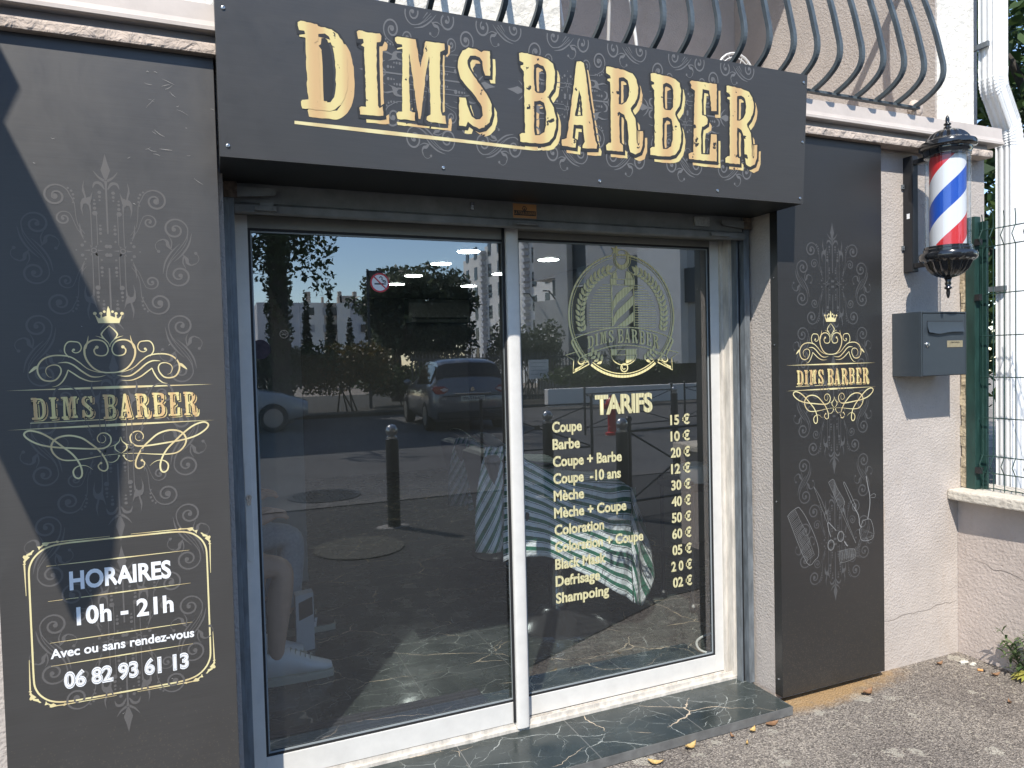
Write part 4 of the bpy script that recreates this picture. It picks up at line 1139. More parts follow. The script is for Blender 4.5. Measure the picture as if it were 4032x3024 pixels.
for i, (t_, x1, p_) in enumerate(rows):
    gtext(t_, 1.2345, x1, 1.1915 - 0.0690 * i, 0.0395, 0.034)
    gtext(p_, 1.790 if len(p_) > 4 else 1.797, 1.898, 1.1895 - 0.0706 * i, 0.0395, 0.034)

# round emblem above the price list
a = Art(0.00002)
ec = (1.572, 1.655); er = 0.2515
def E_(x, y): return (gx(x), gz(y))
def ER(c, r, w, a0, a1, n=60): a.ring(E_(*c), r * K, w * K, a0, a1, n)
ER(ec, er, 0.0075, -48, 96); ER(ec, er, 0.0075, 101, 228); ER(ec, er - 0.011, 0.0025, -44, 94); ER(ec, er - 0.011, 0.0025, 101, 224)
ER(ec, er, 0.010, 232, 308); ER(ec, er - 0.012, 0.004, 232, 308)
def EP(pts): a.poly([E_(*p) for p in pts])
def EL(pts, ws, n=4): a.ribbon([E_(*p) for p in pts], [w * K for w in ws], n)
cxe = 1.5735
for k in range(18):                                         # rays behind the pole
    z = 1.782 - 0.0103 * k
    h = math.sqrt(max(0, 0.163 ** 2 - (z - 1.650) ** 2)) 
    for s_g in (-1, 1):
        EL([(cxe + s_g * 0.058, z), (cxe + s_g * max(0.075, h), z)], [0.0028, 0.0024])
for z0_, z1_, hw in ((1.783, 1.806, 0.0585),):
    EL([(cxe - hw, z0_), (cxe + hw, z0_)], [0.003, 0.003]); EL([(cxe - hw, z1_), (cxe + hw, z1_)], [0.003, 0.003])
    EP([(cxe - hw, z0_ + 0.002), (cxe - 0.030, z0_ + 0.002), (cxe - 0.030, z1_ - 0.002), (cxe - hw, z1_ - 0.002)]); EP([(cxe + 0.010, z0_ + 0.002), (cxe + hw, z0_ + 0.002), (cxe + hw, z1_ - 0.002), (cxe + 0.010, z1_ - 0.002)])
EL([(cxe - 0.053, 1.781), (cxe - 0.053, 1.612)], [0.005, 0.005]); EL([(cxe + 0.053, 1.781), (cxe + 0.053, 1.612)], [0.005, 0.005])
for k in range(3):                                          # stripes
    z = 1.718 - 0.068 * k
    pts = [(cxe - 0.049, z - 0.006), (cxe - 0.030, z + 0.026), (cxe + 0.006, z + 0.054), (cxe + 0.049, z + 0.090), (cxe + 0.049, z + 0.052), (cxe + 0.012, z + 0.020), (cxe - 0.026, z - 0.008), (cxe - 0.049, z - 0.040)]
    EP([(x, min(1.780, max(1.612, y))) for x, y in pts])
# cap, ball, crescent and star
EL([(cxe - 0.056, 1.808), (cxe - 0.048, 1.830), (cxe - 0.030, 1.842), (cxe - 0.027, 1.852)], [0.003, 0.003]); EL([(cxe + 0.056, 1.808), (cxe + 0.048, 1.830), (cxe + 0.030, 1.842), (cxe + 0.027, 1.852)], [0.003, 0.003])
EP([(cxe - 0.050, 1.809), (cxe - 0.044, 1.828), (cxe - 0.030, 1.838), (cxe - 0.024, 1.809)]); EP([(cxe + 0.014, 1.809), (cxe + 0.018, 1.842), (cxe + 0.040, 1.832), (cxe + 0.051, 1.809)])
ER((cxe, 1.888), 0.040, 0.003, 0, 360)
p1 = [(cxe + 0.034 * math.cos(R(t)), 1.888 + 0.038 * math.sin(R(t))) for t in range(-215, 65, 14)]
p2 = [(cxe - 0.004 + 0.026 * math.cos(R(t)), 1.895 + 0.030 * math.sin(R(t))) for t in range(60, -216, -14)]
EP(p1 + p2)
EP([(cxe - 0.030 + (0.026 if k % 2 == 0 else 0.011) * math.sin(R(36 * k + 10)), 1.925 + (0.024 if k % 2 == 0 else 0.010) * math.cos(R(36 * k + 10))) for k in range(10)])
# laurel
def leafshape(c, ang, l, w_):
    pts = []
    for k in range(9):
        t = k / 8; pts.append((t * l, w_ * math.sin(math.pi * t ** 0.8)))
    for k in range(7, 0, -1):
        t = k / 8; pts.append((t * l, -w_ * 0.55 * math.sin(math.pi * t)))
    EP([(c[0] + x * math.cos(ang) - y * math.sin(ang), c[1] + x * math.sin(ang) + y * math.cos(ang)) for x, y in pts])
for s_g in (-1, 1):
    stem = []
    for k in range(15):
        th = R(198 - 6.1 * k) 
        x = 0.2000 * math.cos(th); z = 1.655 + 0.197 * math.sin(th)
        X = cxe - s_g * (-x) if s_g == 1 else cxe + x
        X = cxe + (x if s_g == -1 else -x)
        stem.append((X, z))
        tx = math.atan2(math.cos(th) * 0.197 * -1, 0.200 * math.sin(th))
        tdir = R(198 - 6.1 * k) - math.pi / 2
        for side in (-1, 1):
            an = tdir + side * 0.75
            l = 0.033 if side > 0 else 0.029
            vx, vz = math.cos(an), math.sin(an)
            leafshape((X, z), math.atan2(vz, vx if s_g == -1 else -vx), l, 0.0088 * (1 if s_g == -1 else -1) * side)
    EL(stem, [0.002, 0.002], 2)
    e = stem[-1]
    leafshape(e, R(38) if s_g == -1 else R(142), 0.040, 0.012)
    for k in range(4):                                      # sprig under the banner
        bx, bz = cxe + s_g * (0.105 + 0.014 * k), 1.470 + 0.011 * k
        for side in (-1, 1):
            an = R(35) + side * 1.0
            leafshape((bx, bz), an if s_g == 1 else math.pi - an, 0.028, 0.008)
# banner
def arc(z_mid, sag, half, n=24): return [(cxe - half + 2 * half * k / n, z_mid - sag * ((2 * k / n - 1) ** 2)) for k in range(n + 1)]
EL(arc(1.608, 0.046, 0.236), [0.004, 0.004], 1); EL(arc(1.534, 0.048, 0.205), [0.004, 0.004], 1)
for s_g in (-1, 1):
    m_ = lambda pts: [(cxe + s_g * x, z) for x, z in pts]
    EL(m_([(0.236, 1.562), (0.243, 1.550), (0.236, 1.535), (0.222, 1.510), (0.208, 1.486)]), [0.004, 0.009, 0.009, 0.005])
    EL(m_([(0.208, 1.486), (0.216, 1.470), (0.205, 1.460), (0.190, 1.466), (0.182, 1.486)]), [0.004, 0.006, 0.006, 0.003])
    EL(m_([(0.212, 1.513), (0.272, 1.497), (0.236, 1.476), (0.240, 1.425), (0.166, 1.459), (0.176, 1.480)]), [0.004, 0.005], 1)
    for q in range(5):
        EL(m_([(0.235 - 0.006 * q, 1.560 - 0.010 * q), (0.215 - 0.006 * q, 1.546 - 0.012 * q)]), [0.003, 0.0008])
        EL(m_([(0.178 - 0.001 * q, 1.500 - 0.008 * q), (0.196 + 0.003 * q, 1.494 - 0.008 * q)]), [0.003, 0.0008])
        EL(m_([(0.232, 1.432 + 0.002 * q), (0.206 - 0.006 * q, 1.446 + 0.004 * q)]), [0.0018, 0.0008])
# bowl and knob below the banner
for z_, hw in ((1.516, 0.064), (1.494, 0.064)):
    EL([(cxe - hw, z_), (cxe + hw, z_)], [0.003, 0.003])
EP([(cxe - 0.062, 1.496), (cxe - 0.035, 1.496), (cxe - 0.035, 1.514), (cxe - 0.062, 1.514)]); EP([(cxe + 0.008, 1.496), (cxe + 0.060, 1.496), (cxe + 0.060, 1.514), (cxe + 0.008, 1.514)])
EL([(cxe - 0.062, 1.492), (cxe - 0.050, 1.470), (cxe - 0.024, 1.455), (cxe, 1.452), (cxe + 0.024, 1.455), (cxe + 0.050, 1.470), (cxe + 0.062, 1.492)], [0.004, 0.004])
EP([(cxe + 0.008, 1.490), (cxe + 0.056, 1.490), (cxe + 0.046, 1.472), (cxe + 0.020, 1.459), (cxe + 0.008, 1.457)])
ER((cxe, 1.440), 0.0165, 0.005, 0, 360, 24); ER((cxe - 0.002, 1.442), 0.008, 0.004, 140, 330, 16)
a.obj('emblem', M['gold_bright'], dr, PG)
me = glyph_word(WORD, 0.0, (0, 0), 0.6, 1.0, 5)
kk = 0.342 / 1.655
for v in me.vertices:
    u = (v.co.x - 1.085) * kk; h_ = (v.co.y - 0.155) * kk
    v.co = Vector((gx(cxe + u * 1.0), gz(1.546 + h_ * 1.0 - 0.030 * (u / 0.171) ** 2 + 0.004), 0))
place_mesh(me, 'emblem_lettering', M['gold_bright'], dr, wall_plane(YGR - 0.0028))

# ------------------------------------------------------------ barber pole
M['gloss_black'] = mat('glossy_black_lacquer', (0.012, 0.013, 0.015), 0.16, coat=0.6)
M['satin_black'] = mat('satin_black_steel', (0.016, 0.017, 0.020), 0.42)
def stripe_mat():
    m, n, p, N, L = newmat('red_white_blue_stripes')
    p.inputs['Roughness'].default_value = 0.35
    tc = N('TexCoord'); sx = N('SeparateXYZ'); L(tc.outputs['Object'], sx.inputs[0])
    at = N('Math'); at.operation = 'ARCTAN2'; L(sx.outputs[1], at.inputs[0]); L(sx.outputs[0], at.inputs[1])
    a1 = N('Math'); a1.operation = 'DIVIDE'; a1.inputs[1].default_value = 2 * math.pi; L(at.outputs[0], a1.inputs[0])
    z1 = N('Math'); z1.operation = 'MULTIPLY'; z1.inputs[1].default_value = 1 / 0.412; L(sx.outputs[2], z1.inputs[0])
    s1 = N('Math'); s1.operation = 'SUBTRACT'; L(z1.outputs[0], s1.inputs[0]); L(a1.outputs[0], s1.inputs[1])
    ad = N('Math'); ad.operation = 'ADD'; ad.inputs[1].default_value = 10.17; L(s1.outputs[0], ad.inputs[0])
    fr = N('Math'); fr.operation = 'FRACT'; L(ad.outputs[0], fr.inputs[0])
    r = ramp(n, N, [(0.0, (0.66, 0.03, 0.035)), (0.25, (0.80, 0.80, 0.82)), (0.5, (0.012, 0.085, 0.48)), (0.75, (0.80, 0.80, 0.82))])
    r.color_ramp.interpolation = 'CONSTANT'
    L(fr.outputs[0], r.inputs[0]); L(r.outputs[0], p.inputs['Base Color'])
    return m
PX, PY = 2.974, -0.16
pole = thing('barber_pole', 'striped red, white and blue barber pole on a black wall bracket', 'barber pole', (PX, PY, 1.70))
b = MB(); b.lathe(0, 0, [(0.070, 1.918), (0.070, 2.335)], 48)
o = b.obj('striped_cylinder', stripe_mat(), pole, auto=40); 
for v in o.data.vertices: v.co.z -= 2.05
o.location = (PX, PY, 2.05); o.matrix_parent_inverse = pole.matrix_basis.inverted(); o.rotation_euler = (0, 0, R(-56))
b = MB(); vs, fs = [], []
for i, z in enumerate((1.905, 2.335)):
    vs += [(PX + 0.0865 * math.cos(R(7.5 * k)), PY + 0.0865 * math.sin(R(7.5 * k)), z) for k in range(48)]
fs = [(k, (k + 1) % 48, 48 + (k + 1) % 48, 48 + k) for k in range(48)]
b.add(vs, fs); b.obj('glass_cover', glass_mat('pole_glass', 0.05, (0.93, 0.94, 0.94), 0.006), pole, auto=40)
dome = [(0.080, 2.318), (0.090, 2.322), (0.090, 2.332), (0.094, 2.338), (0.094, 2.350), (0.106, 2.354), (0.111, 2.360), (0.111, 2.373), (0.107, 2.380), (0.092, 2.386), (0.084, 2.396), (0.076, 2.408), (0.064, 2.420), (0.048, 2.430), (0.030, 2.436), (0.016, 2.440), (0.013, 2.444)]
b = MB(); b.lathe(PX, PY, dome, 96, flute=(16, 0.10, 10, 14)); b.obj('dome', M['gloss_black'], pole, auto=35)
fin = [(0.010, 2.440), (0.016, 2.446), (0.008, 2.452), (0.014, 2.457), (0.015, 2.462), (0.007, 2.467), (0.0085, 2.475), (0.0075, 2.488), (0.0035, 2.496), (0.001, 2.499)]
b = MB(); b.lathe(PX, PY, fin, 24); b.obj('finial', M['gloss_black'], pole, smooth=True)
bowl = [(0.082, 1.934), (0.092, 1.931), (0.092, 1.922), (0.096, 1.918), (0.096, 1.908), (0.108, 1.904), (0.112, 1.896), (0.112, 1.882), (0.107, 1.872), (0.094, 1.864), (0.088, 1.852), (0.080, 1.834), (0.064, 1.816), (0.044, 1.804), (0.022, 1.797), (0.012, 1.794)]
b = MB(); b.lathe(PX, PY, bowl[::-1], 96, flute=(16, 0.10, 2, 6)); b.obj('bowl', M['gloss_black'], pole, auto=35)
b = MB(); b.lathe(PX, PY, [(0.001, 1.706), (0.005, 1.712), (0.0085, 1.730), (0.007, 1.744), (0.015, 1.750), (0.015, 1.755), (0.008, 1.760), (0.014, 1.770), (0.010, 1.780), (0.017, 1.798)], 24); b.obj('drop_finial', M['gloss_black'], pole, smooth=True)
b = MB(); b.box(2.956, 2.994, -0.004, W - 0.001, 1.842, 2.368); bk = b.obj('bracket', M['satin_black'], pole, bevel=0.003)
for z in (2.335, 1.868):
    b = MB(); b.box(2.962, 2.986, -0.060, -0.005, z - 0.010, z + 0.012); b.tube([(2.974, -0.050, z), (2.974, -0.075, z)], 0.008); b.obj('arm', M['satin_black'], pole, bevel=0.002)
b = MB(); b.box(2.9545, 2.9558, 0.010, 0.024, 2.085, 2.108); b.obj('white_sticker', M['white_print'], bk)
for z in (1.955, 2.235):
    b = MB(); b.box(2.944, 2.9558, 0.036, 0.0445, z - 0.010, z + 0.010); b.tube([(2.949, 0.033, z), (2.949, 0.0365, z)], 0.003); b.obj('fixing_lug', M['galva'], bk)

# ------------------------------------------------------------ mailbox
M['mailbox'] = mat('anthracite_powder_coat', (0.042, 0.053, 0.063), 0.42, vary=0.06, vscale=30, bump=0.05, bscale=400, bdist=0.001)
mb_ = thing('mailbox', 'dark grey steel mailbox with a wavy letter flap under the barber pole', 'mailbox', (3.027, 0, 1.366))
b = MB(); b.box(2.880, 3.174, -0.094, W - 0.001, 1.366, 1.653); b.box(2.880, 2.886, -0.102, -0.0945, 1.366, 1.653); b.box(3.168, 3.174, -0.102, -0.0945, 1.366, 1.653); b.box(2.8865, 3.1675, -0.103, -0.0945, 1.647, 1.653)
b.obj('body', M['mailbox'], mb_, bevel=0.001)
b = MB(); b.box(2.891, 3.1655, -0.1015, -0.0945, 1.369, 1.6435); dd = b.obj('door', M['mailbox'], mb_, bevel=0.0015)
b = MB(); top = 1.609; n_ = 24
fx = [(2.918 + (3.150 - 2.918) * k / n_) for k in range(n_ + 1)]
lowz = [1.5585 + 0.0085 * (1 - math.exp(-((k / n_ - 0.28) / 0.22) ** 2)) - 0.004 for k in range(n_ + 1)]
vs = [(x, -0.1035, top) for x in fx] + [(x, -0.1050, 1.585) for x in fx] + [(x, -0.1125, z) for x, z in zip(fx, lowz)] + [(x, -0.1100, z) for x, z in zip(fx, lowz)]
fs = [(r_ * (n_ + 1) + k, (r_ + 1) * (n_ + 1) + k, (r_ + 1) * (n_ + 1) + k + 1, r_ * (n_ + 1) + k + 1) for r_ in range(3) for k in range(n_)]
b.add(vs, fs); b.obj('letter_flap', M['mailbox'], mb_, auto=30)
b = MB(); b.box(2.918, 3.150, -0.1030, -0.1018, 1.607, 1.6115); b.obj('flap_slot', M['dark_rubber'], mb_)
b = MB(); b.lathe(0, 0, [(0.012, 0), (0.012, 0.003), (0.0095, 0.0055), (0.004, 0.006)], 20)
b.v = [(2.918 + x, -0.1016 - z, 1.5065 + y) for x, y, z in b.v]; b.obj('lock', M['steel'], mb_, auto=40)
M['brass'] = mat('brass_name_plate', (0.50, 0.42, 0.27), 0.35, 0.5, vary=0.15, vscale=60)
b = MB(); b.box(3.046, 3.148, -0.1032, -0.1016, 1.493, 1.523); np_ = b.obj('name_plate', M['brass'], dd, bevel=0.0006)
place_mesh(text_mesh('DIMS BARBER', 3.068, 3.127, 1.5115, 0.0065, 0.01), 'name_text', M['black_ink'], np_, wall_plane(-0.1036))

# ------------------------------------------------------------ balcony railing
M['rail_paint'] = mat('blue_grey_iron_paint', (0.070, 0.088, 0.100), 0.48, vary=0.35, vscale=22, stretch=(1, 1, 0.4), rvary=0.12)
rail = thing('balcony_railing', 'dark grey wrought iron balcony railing with bellied bars', 'railing', (1.6, 0, 2.58))
b = MB(); b.box(0.36, 3.000, -0.012, 0.012, 2.578, 2.588); b.obj('bottom_rail', M['rail_paint'], rail)
b = MB(); b.box(0.36, 3.030, -0.020, 0.020, 3.560, 3.575); b.obj('top_rail', M['rail_paint'], rail)
prof = catmull([(0.0, 2.590), (-0.045, 2.604), (-0.087, 2.624), (-0.120, 2.650), (-0.136, 2.682), (-0.137, 2.725), (-0.124, 2.785), (-0.104, 2.870), (-0.076, 2.965), (-0.040, 3.075), (-0.012, 3.20), (0.0, 3.33), (0.0, 3.558)], 3)
bar_mesh = None
for k in range(22):
    x = 2.981 - 0.1213 * k
    if bar_mesh is None:
        b = MB(); h = 0.0085; n_ = len(prof); vs, fs = [], []
        for i, (y, z) in enumerate(prof):
            a_, c_2 = prof[max(0, i - 1)], prof[min(n_ - 1, i + 1)]
            ty, tz = c_2[0] - a_[0], c_2[1] - a_[1]; l = math.hypot(ty, tz); ny, nz = -tz / l * h, ty / l * h
            vs += [(-h, y + ny, z + nz), (h, y + ny, z + nz), (h, y - ny, z - nz), (-h, y - ny, z - nz)]
        for i in range(n_ - 1):
            for q in range(4):
                fs.append((4 * i + q, 4 * i + (q + 1) % 4, 4 * i + 4 + (q + 1) % 4, 4 * i + 4 + q))
        fs += [(3, 2, 1, 0), tuple(4 * n_ - 4 + q for q in range(4))]
        b.add(vs, fs); bar_mesh = b.mesh('baluster', M['rail_paint'])
    o = link_mesh('baluster', bar_mesh, rail); o.location = (x, 0, 0)
b = MB(); b.ball((3.02, 0.03, 2.592), 0.045, 10, 1, 0.5, 1); b.obj('wall_patch', M['stucco_rough'], rail, smooth=True)

# things standing on the balcony
fan = thing('pedestal_fan', 'white round fan standing on the balcony behind the railing', 'fan', (2.45, 0.6, 2.56))
M['white_plastic'] = mat('white_plastic', (0.72, 0.72, 0.70), 0.4)
b = MB()
for r_ in (0.115, 0.095, 0.03):
    b.tube([(2.45 + r_ * math.cos(R(15 * k)), 0.57, 2.868 + r_ * math.sin(R(15 * k))) for k in range(25)], 0.006 if r_ > 0.1 else 0.003, 6)
for k in range(16):
    b.tube([(2.45 + 0.03 * math.cos(R(22.5 * k)), 0.57, 2.868 + 0.03 * math.sin(R(22.5 * k))), (2.45 + 0.112 * math.cos(R(22.5 * k)), 0.57, 2.868 + 0.112 * math.sin(R(22.5 * k)))], 0.0015, 5)
b.obj('guard', M['white_plastic'], fan)
b = MB()
for k in range(3):
    a_ = R(120 * k); b.ball((2.45 + 0.05 * math.cos(a_), 0.60, 2.868 + 0.05 * math.sin(a_)), 0.04, 10, 1, 0.15, 1)
b.obj('blades', M['white_plastic'], fan, smooth=True)
b = MB(); b.tube([(2.45, 0.62, 2.575), (2.45, 0.62, 2.87)], 0.012); b.tube([(2.45, 0.60, 2.868), (2.45, 0.68, 2.868)], 0.035, 12); b.lathe(2.45, 0.62, [(0.12, 2.561), (0.12, 2.572), (0.02, 2.585)], 24); b.obj('stand', M['white_plastic'], fan)
rk = thing('drying_rack', 'white folding drying rack behind the balcony railing', 'drying rack', (1.6, 0.4, 2.56))
b = MB()
for p in (((1.376, 0.4, 3.06), (1.440, 0.4, 2.561)), ((1.722, 0.4, 3.12), (1.805, 0.4, 2.561)), ((1.44, 0.75, 2.561), (1.376, 0.55, 3.06)), ((1.80, 0.75, 2.561), (1.72, 0.55, 3.12)), ((1.376, 0.4, 3.06), (1.722, 0.4, 3.12)), ((1.376, 0.55, 3.06), (1.722, 0.55, 3.12)), ((1.376, 0.4, 3.06), (1.376, 0.55, 3.06)), ((1.722, 0.4, 3.12), (1.722, 0.55, 3.12))):
    b.tube(p, 0.0075, 8)
b.obj('frame', M['white_plastic'], rk)

# ------------------------------------------------------------ rainwater pipe
M['pipe'] = mat('white_lacquered_pipe', (0.80, 0.80, 0.79), 0.35, vary=0.04, vscale=20, coat=0.2)
def pipe_profile(w, d):
    pts = []
    def side(p, q, n_, nx, ny):
        for k in range(n_):
            t = k / n_
            for tt, g in ((0.15, 0), (0.35, -0.0045), (0.65, -0.0045), (0.85, 0)):
                u = t + tt / n_
                pts.append((p[0] + (q[0] - p[0]) * u + nx * g, p[1] + (q[1] - p[1]) * u + ny * g))
    side((-w / 2, -d / 2), (-w * 0.18, -d / 2), 2, 0, -1); side((-w * 0.18, -d / 2), (w * 0.18, -d / 2), 1, 0, -0.0); side((w * 0.18, -d / 2), (w / 2, -d / 2), 3, 0, -1)
    side((w / 2, -d / 2), (w / 2, d / 2), 3, 1, 0); side((w / 2, d / 2), (-w / 2, d / 2), 3, 0, 1); side((-w / 2, d / 2), (-w / 2, -d / 2), 3, -1, 0)
    return pts
pipe = thing('downpipe', 'white ribbed metal downpipe with two elbows at the corner of the building', 'downpipe', (3.6, 0.02, 0.1))
def sweep(name, path, scale=None):
    P_ = pipe_profile(0.104, 0.080); n_ = len(P_); b = MB(); vs, fs = [], []
    for i, (x, z, tilt) in enumerate(path):
        s_ = scale[i] if scale else 1
        for (u, v) in P_:
            vs.append((x + u * s_ * math.cos(tilt), 0.022 + v * s_, z + u * s_ * math.sin(tilt)))
    for i in range(len(path) - 1):
        for k in range(n_):
            fs.append((i * n_ + k, i * n_ + (k + 1) % n_, (i + 1) * n_ + (k + 1) % n_, (i + 1) * n_ + k))
    fs += [tuple(range(n_)), tuple((len(path) - 1) * n_ + k for k in range(n_ - 1, -1, -1))]
    b.add(vs, fs)
    return b.obj(name, M['pipe'], pipe, auto=25)
sweep('upper_length', [(3.552, 5.2, 0), (3.552, 2.842, 0)])
p_, s_l = [(3.552, 2.850, 0)], [1.03]
for k in range(13):
    t = k / 12
    an = R(42) * t
    p_.append((3.552 + 0.075 * (1 - math.cos(an)) * 1.0, 2.80 - 0.085 * math.sin(an) - 0.01 * t, an)); s_l.append(1.03 if k % 2 else 0.99)
x_, z_ = p_[-1][0], p_[-1][1]
sweep('elbow', p_, s_l)
p2_, s2_ = [], []
ex, ez = x_ + 0.085, z_ - 0.150
sweep('slant_length', [(x_ - 0.003, z_ + 0.006, R(42)), (ex, ez, R(42))])
for k in range(13):
    t = k / 12
    an = R(42) * (1 - t)
    p2_.append((ex + 0.030 * math.sin(R(42) * t), ez - 0.110 * t, an)); s2_.append(1.03 if k % 2 else 0.98)
sweep('elbow', p2_, s2_)
lx = p2_[-1][0]
sweep('lower_length', [(lx, p2_[-1][1] + 0.004, 0), (lx, 0.2, 0)])
for z in (1.78, 2.95):
    b = MB(); xx = lx if z < 2.5 else 3.552; b.box(xx - 0.072, xx - 0.056, 0.00, 0.09, z - 0.012, z + 0.012); b.obj('pipe_clip', M['galva'], pipe)

# ------------------------------------------------------------ side wall, fence, plant
low = thing('garden_wall', 'low stuccoed boundary wall with a worn coping slab carrying the green fence', 'wall', (3.4, -0.5, 0))
b = MB(); b.prism([(3.318, 0.044), (3.48, 0.044), (3.52, -1.8), (3.372, -1.8)], 2, 0.0, 0.762); b.obj('wall', stucco_mat('boundary_stucco', (0.50, 0.425, 0.375), 95, 0.005, 0.55, stains=0.5), low)
a = Art(); a.ribbon([(-0.02 - 0.035 * k, 0.470 - 0.004 * k + rk_.uniform(-0.010, 0.010)) for k in range(18)], [0.0008, 0.0024, 0.0010, 0.0020, 0.0008], 3)
a.obj('wall_crack', M['crack'], low, lambda u, w, d: (3.318 + (0.044 - u) * 0.0293 - 0.0012 - d, u, w))
b = MB(); nx = 28
for k in range(nx):
    pass
b.prism([(3.243, 0.044), (3.238, 0.0), (3.240, -0.12), (3.252, -0.35), (3.270, -0.70), (3.30, -1.8), (3.58, -1.8), (3.55, 0.044)], 2, 0.7625, 0.811)
b.obj('coping', stucco_mat('coping_render', (0.62, 0.56, 0.47), 60, 0.006, 0.8, stains=0.4), low, bevel=0.008)
M['green'] = mat('scratched_green_paint', (0.014, 0.046, 0.038), 0.5, vary=0.35, vscale=30, stretch=(1, 1, 0.3), rvary=0.1)
M['cream'] = mat('crumbled_sealing_foam', (0.46, 0.38, 0.26), 0.9, vary=0.5, vscale=40, bump=0.8, bscale=60, bdist=0.01)
fence = thing('mesh_fence', 'green welded mesh fence panel with its post on the low wall', 'fence', (3.36, -0.4, 0.811))
b = MB(); b.box(3.334, 3.376, -0.034, 0.012, 0.811, 2.108); b.box(3.376, 3.392, -0.060, 0.014, 0.811, 2.085); b.obj('post', M['green'], fence, bevel=0.002)
b = MB()
for k in range(26):
    z0 = 0.815 + k * 0.0495
    dx = 0.006 * math.sin(k * 2.3); b.box(3.338 + dx * 0.3, 3.392, 0.0125, 0.040 + 0.004 * math.sin(k * 1.7), z0, z0 + 0.0495)
b.obj('sealing_foam', M['cream'], fence)
for z in (1.985, 1.725, 0.905): b = MB(); b.box(3.330, 3.352, -0.058, -0.0345, z - 0.015, z + 0.015); b.obj('post_clamp', M['dark_rubber'], fence)
wire = MB()
def fold(z):
    for c in (1.998, 0.937):
        if abs(z - c) < 0.045: return 0.026 * (1 - abs(z - c) / 0.045)
    return 0.0
zs = [0.815, 0.892, 0.937, 0.982, 1.953, 1.998, 2.043, 2.085, 2.112]
XF = 3.352
for k in range(26):
    y = -0.058 - 0.05 * k
    wire.tube([(XF - fold(z) - (0.004 if z > 2.1 else 0), y, z) for z in zs], 0.0024, 6)
for z in (0.825, 0.897, 0.977, 1.157, 1.349, 1.543, 1.738, 1.958, 2.038):
    wire.tube([(XF + 0.003, -0.045, z), (XF + 0.003, -1.40, z)], 0.0027, 6)
wire.obj('wire_mesh', M['green'], fence)

def leaf_mat(name, c1, c2, trans=0.25):
    m, n, p, N, L = newmat(name)
    p.inputs['Roughness'].default_value = 0.5
    oi = N('NewGeometry'); r = ramp(n, N, [(0.0, c1), (1.0, c2)])
    L(oi.outputs['Random Per Island'], r.inputs[0]); L(r.outputs[0], p.inputs['Base Color'])
    tr = N('BsdfTranslucent'); L(r.outputs[0], tr.inputs[0]); mx = N('MixShader'); mx.inputs[0].default_value = trans
    out = n.nodes['Material Output']; L(p.outputs[0], mx.inputs[1]); L(tr.outputs[0], mx.inputs[2]); L(mx.outputs[0], out.inputs[0])
    return m
M['leaf'] = leaf_mat('dark_leaves', (0.025, 0.055, 0.016), (0.080, 0.125, 0.038), 0.35)
M['leaf_b'] = leaf_mat('grey_green_leaves', (0.040, 0.062, 0.036), (0.12, 0.15, 0.085), 0.38)
M['leaf_y'] = leaf_mat('rusty_green_leaves', (0.06, 0.075, 0.02), (0.20, 0.13, 0.035))
M['leaf_c'] = leaf_mat('cypress_leaves', (0.012, 0.022, 0.010), (0.030, 0.045, 0.020))
M['bark'] = mat('bark', (0.06, 0.050, 0.040), 0.9, vary=0.4, vscale=14, stretch=(1, 1, 0.2), bump=0.8, bscale=20, bdist=0.03)
def blade(b, base, tip, w, up_=Vector((0, 0, 1)), droop=0.0):
    base, tip = Vector(base), Vector(tip); d = tip - base; s_ = d.cross(up_)
    s_ = s_.normalized() * w if s_.length > 1e-6 else Vector((w, 0, 0))
    pts = []
    for t, k in ((0, 0.35), (0.35, 1.0), (0.7, 0.75)):
        c = base + d * t + Vector((0, 0, droop * math.sin(t * math.pi)))
        pts += [c - s_ * k, c + s_ * k]
    pts.append(tip)
    b.add(pts, [(0, 1, 3, 2), (2, 3, 5, 4), (4, 5, 6)])
weed = thing('weed', 'leafy green weed growing at the foot of the low wall', 'weed', (3.33, -0.30, 0))
b = MB(); rw = random.Random(5)
M['weed_leaf'] = leaf_mat('weed_leaves', (0.045, 0.085, 0.030), (0.14, 0.19, 0.075))
for s_ in range(8):
    bx, by = 3.315 + rw.uniform(-0.02, 0.02), -0.29 + rw.uniform(-0.05, 0.04)
    tx, ty, tz = bx - rw.uniform(0.0, 0.08), by + rw.uniform(-0.06, 0.08), rw.uniform(0.12, 0.24)
    for k in range(18):
        t = (k + 2) / 20; c = (bx + (tx - bx) * t, by + (ty - by) * t, tz * t)
        an = rw.uniform(0, 6.28); l = rw.uniform(0.03, 0.07)
        blade(b, c, (c[0] + l * math.cos(an), c[1] + l * math.sin(an), c[2] + rw.uniform(-0.01, 0.04)), 0.0055, droop=0.01)
b.obj('foliage', M['weed_leaf'], weed)
b = MB()
for k in range(9):
    an = rw.uniform(2.3, 4.4); blade(b, (3.29, -0.30, 0.012 + 0.004 * k), (3.29 + 0.07 * math.cos(an), -0.30 + 0.09 * math.sin(an), rw.uniform(0.005, 0.04)), 0.011, droop=0.012)
b.obj('yellow_foliage', leaf_mat('yellow_weed_leaves', (0.30, 0.30, 0.06), (0.45, 0.40, 0.10)), weed)

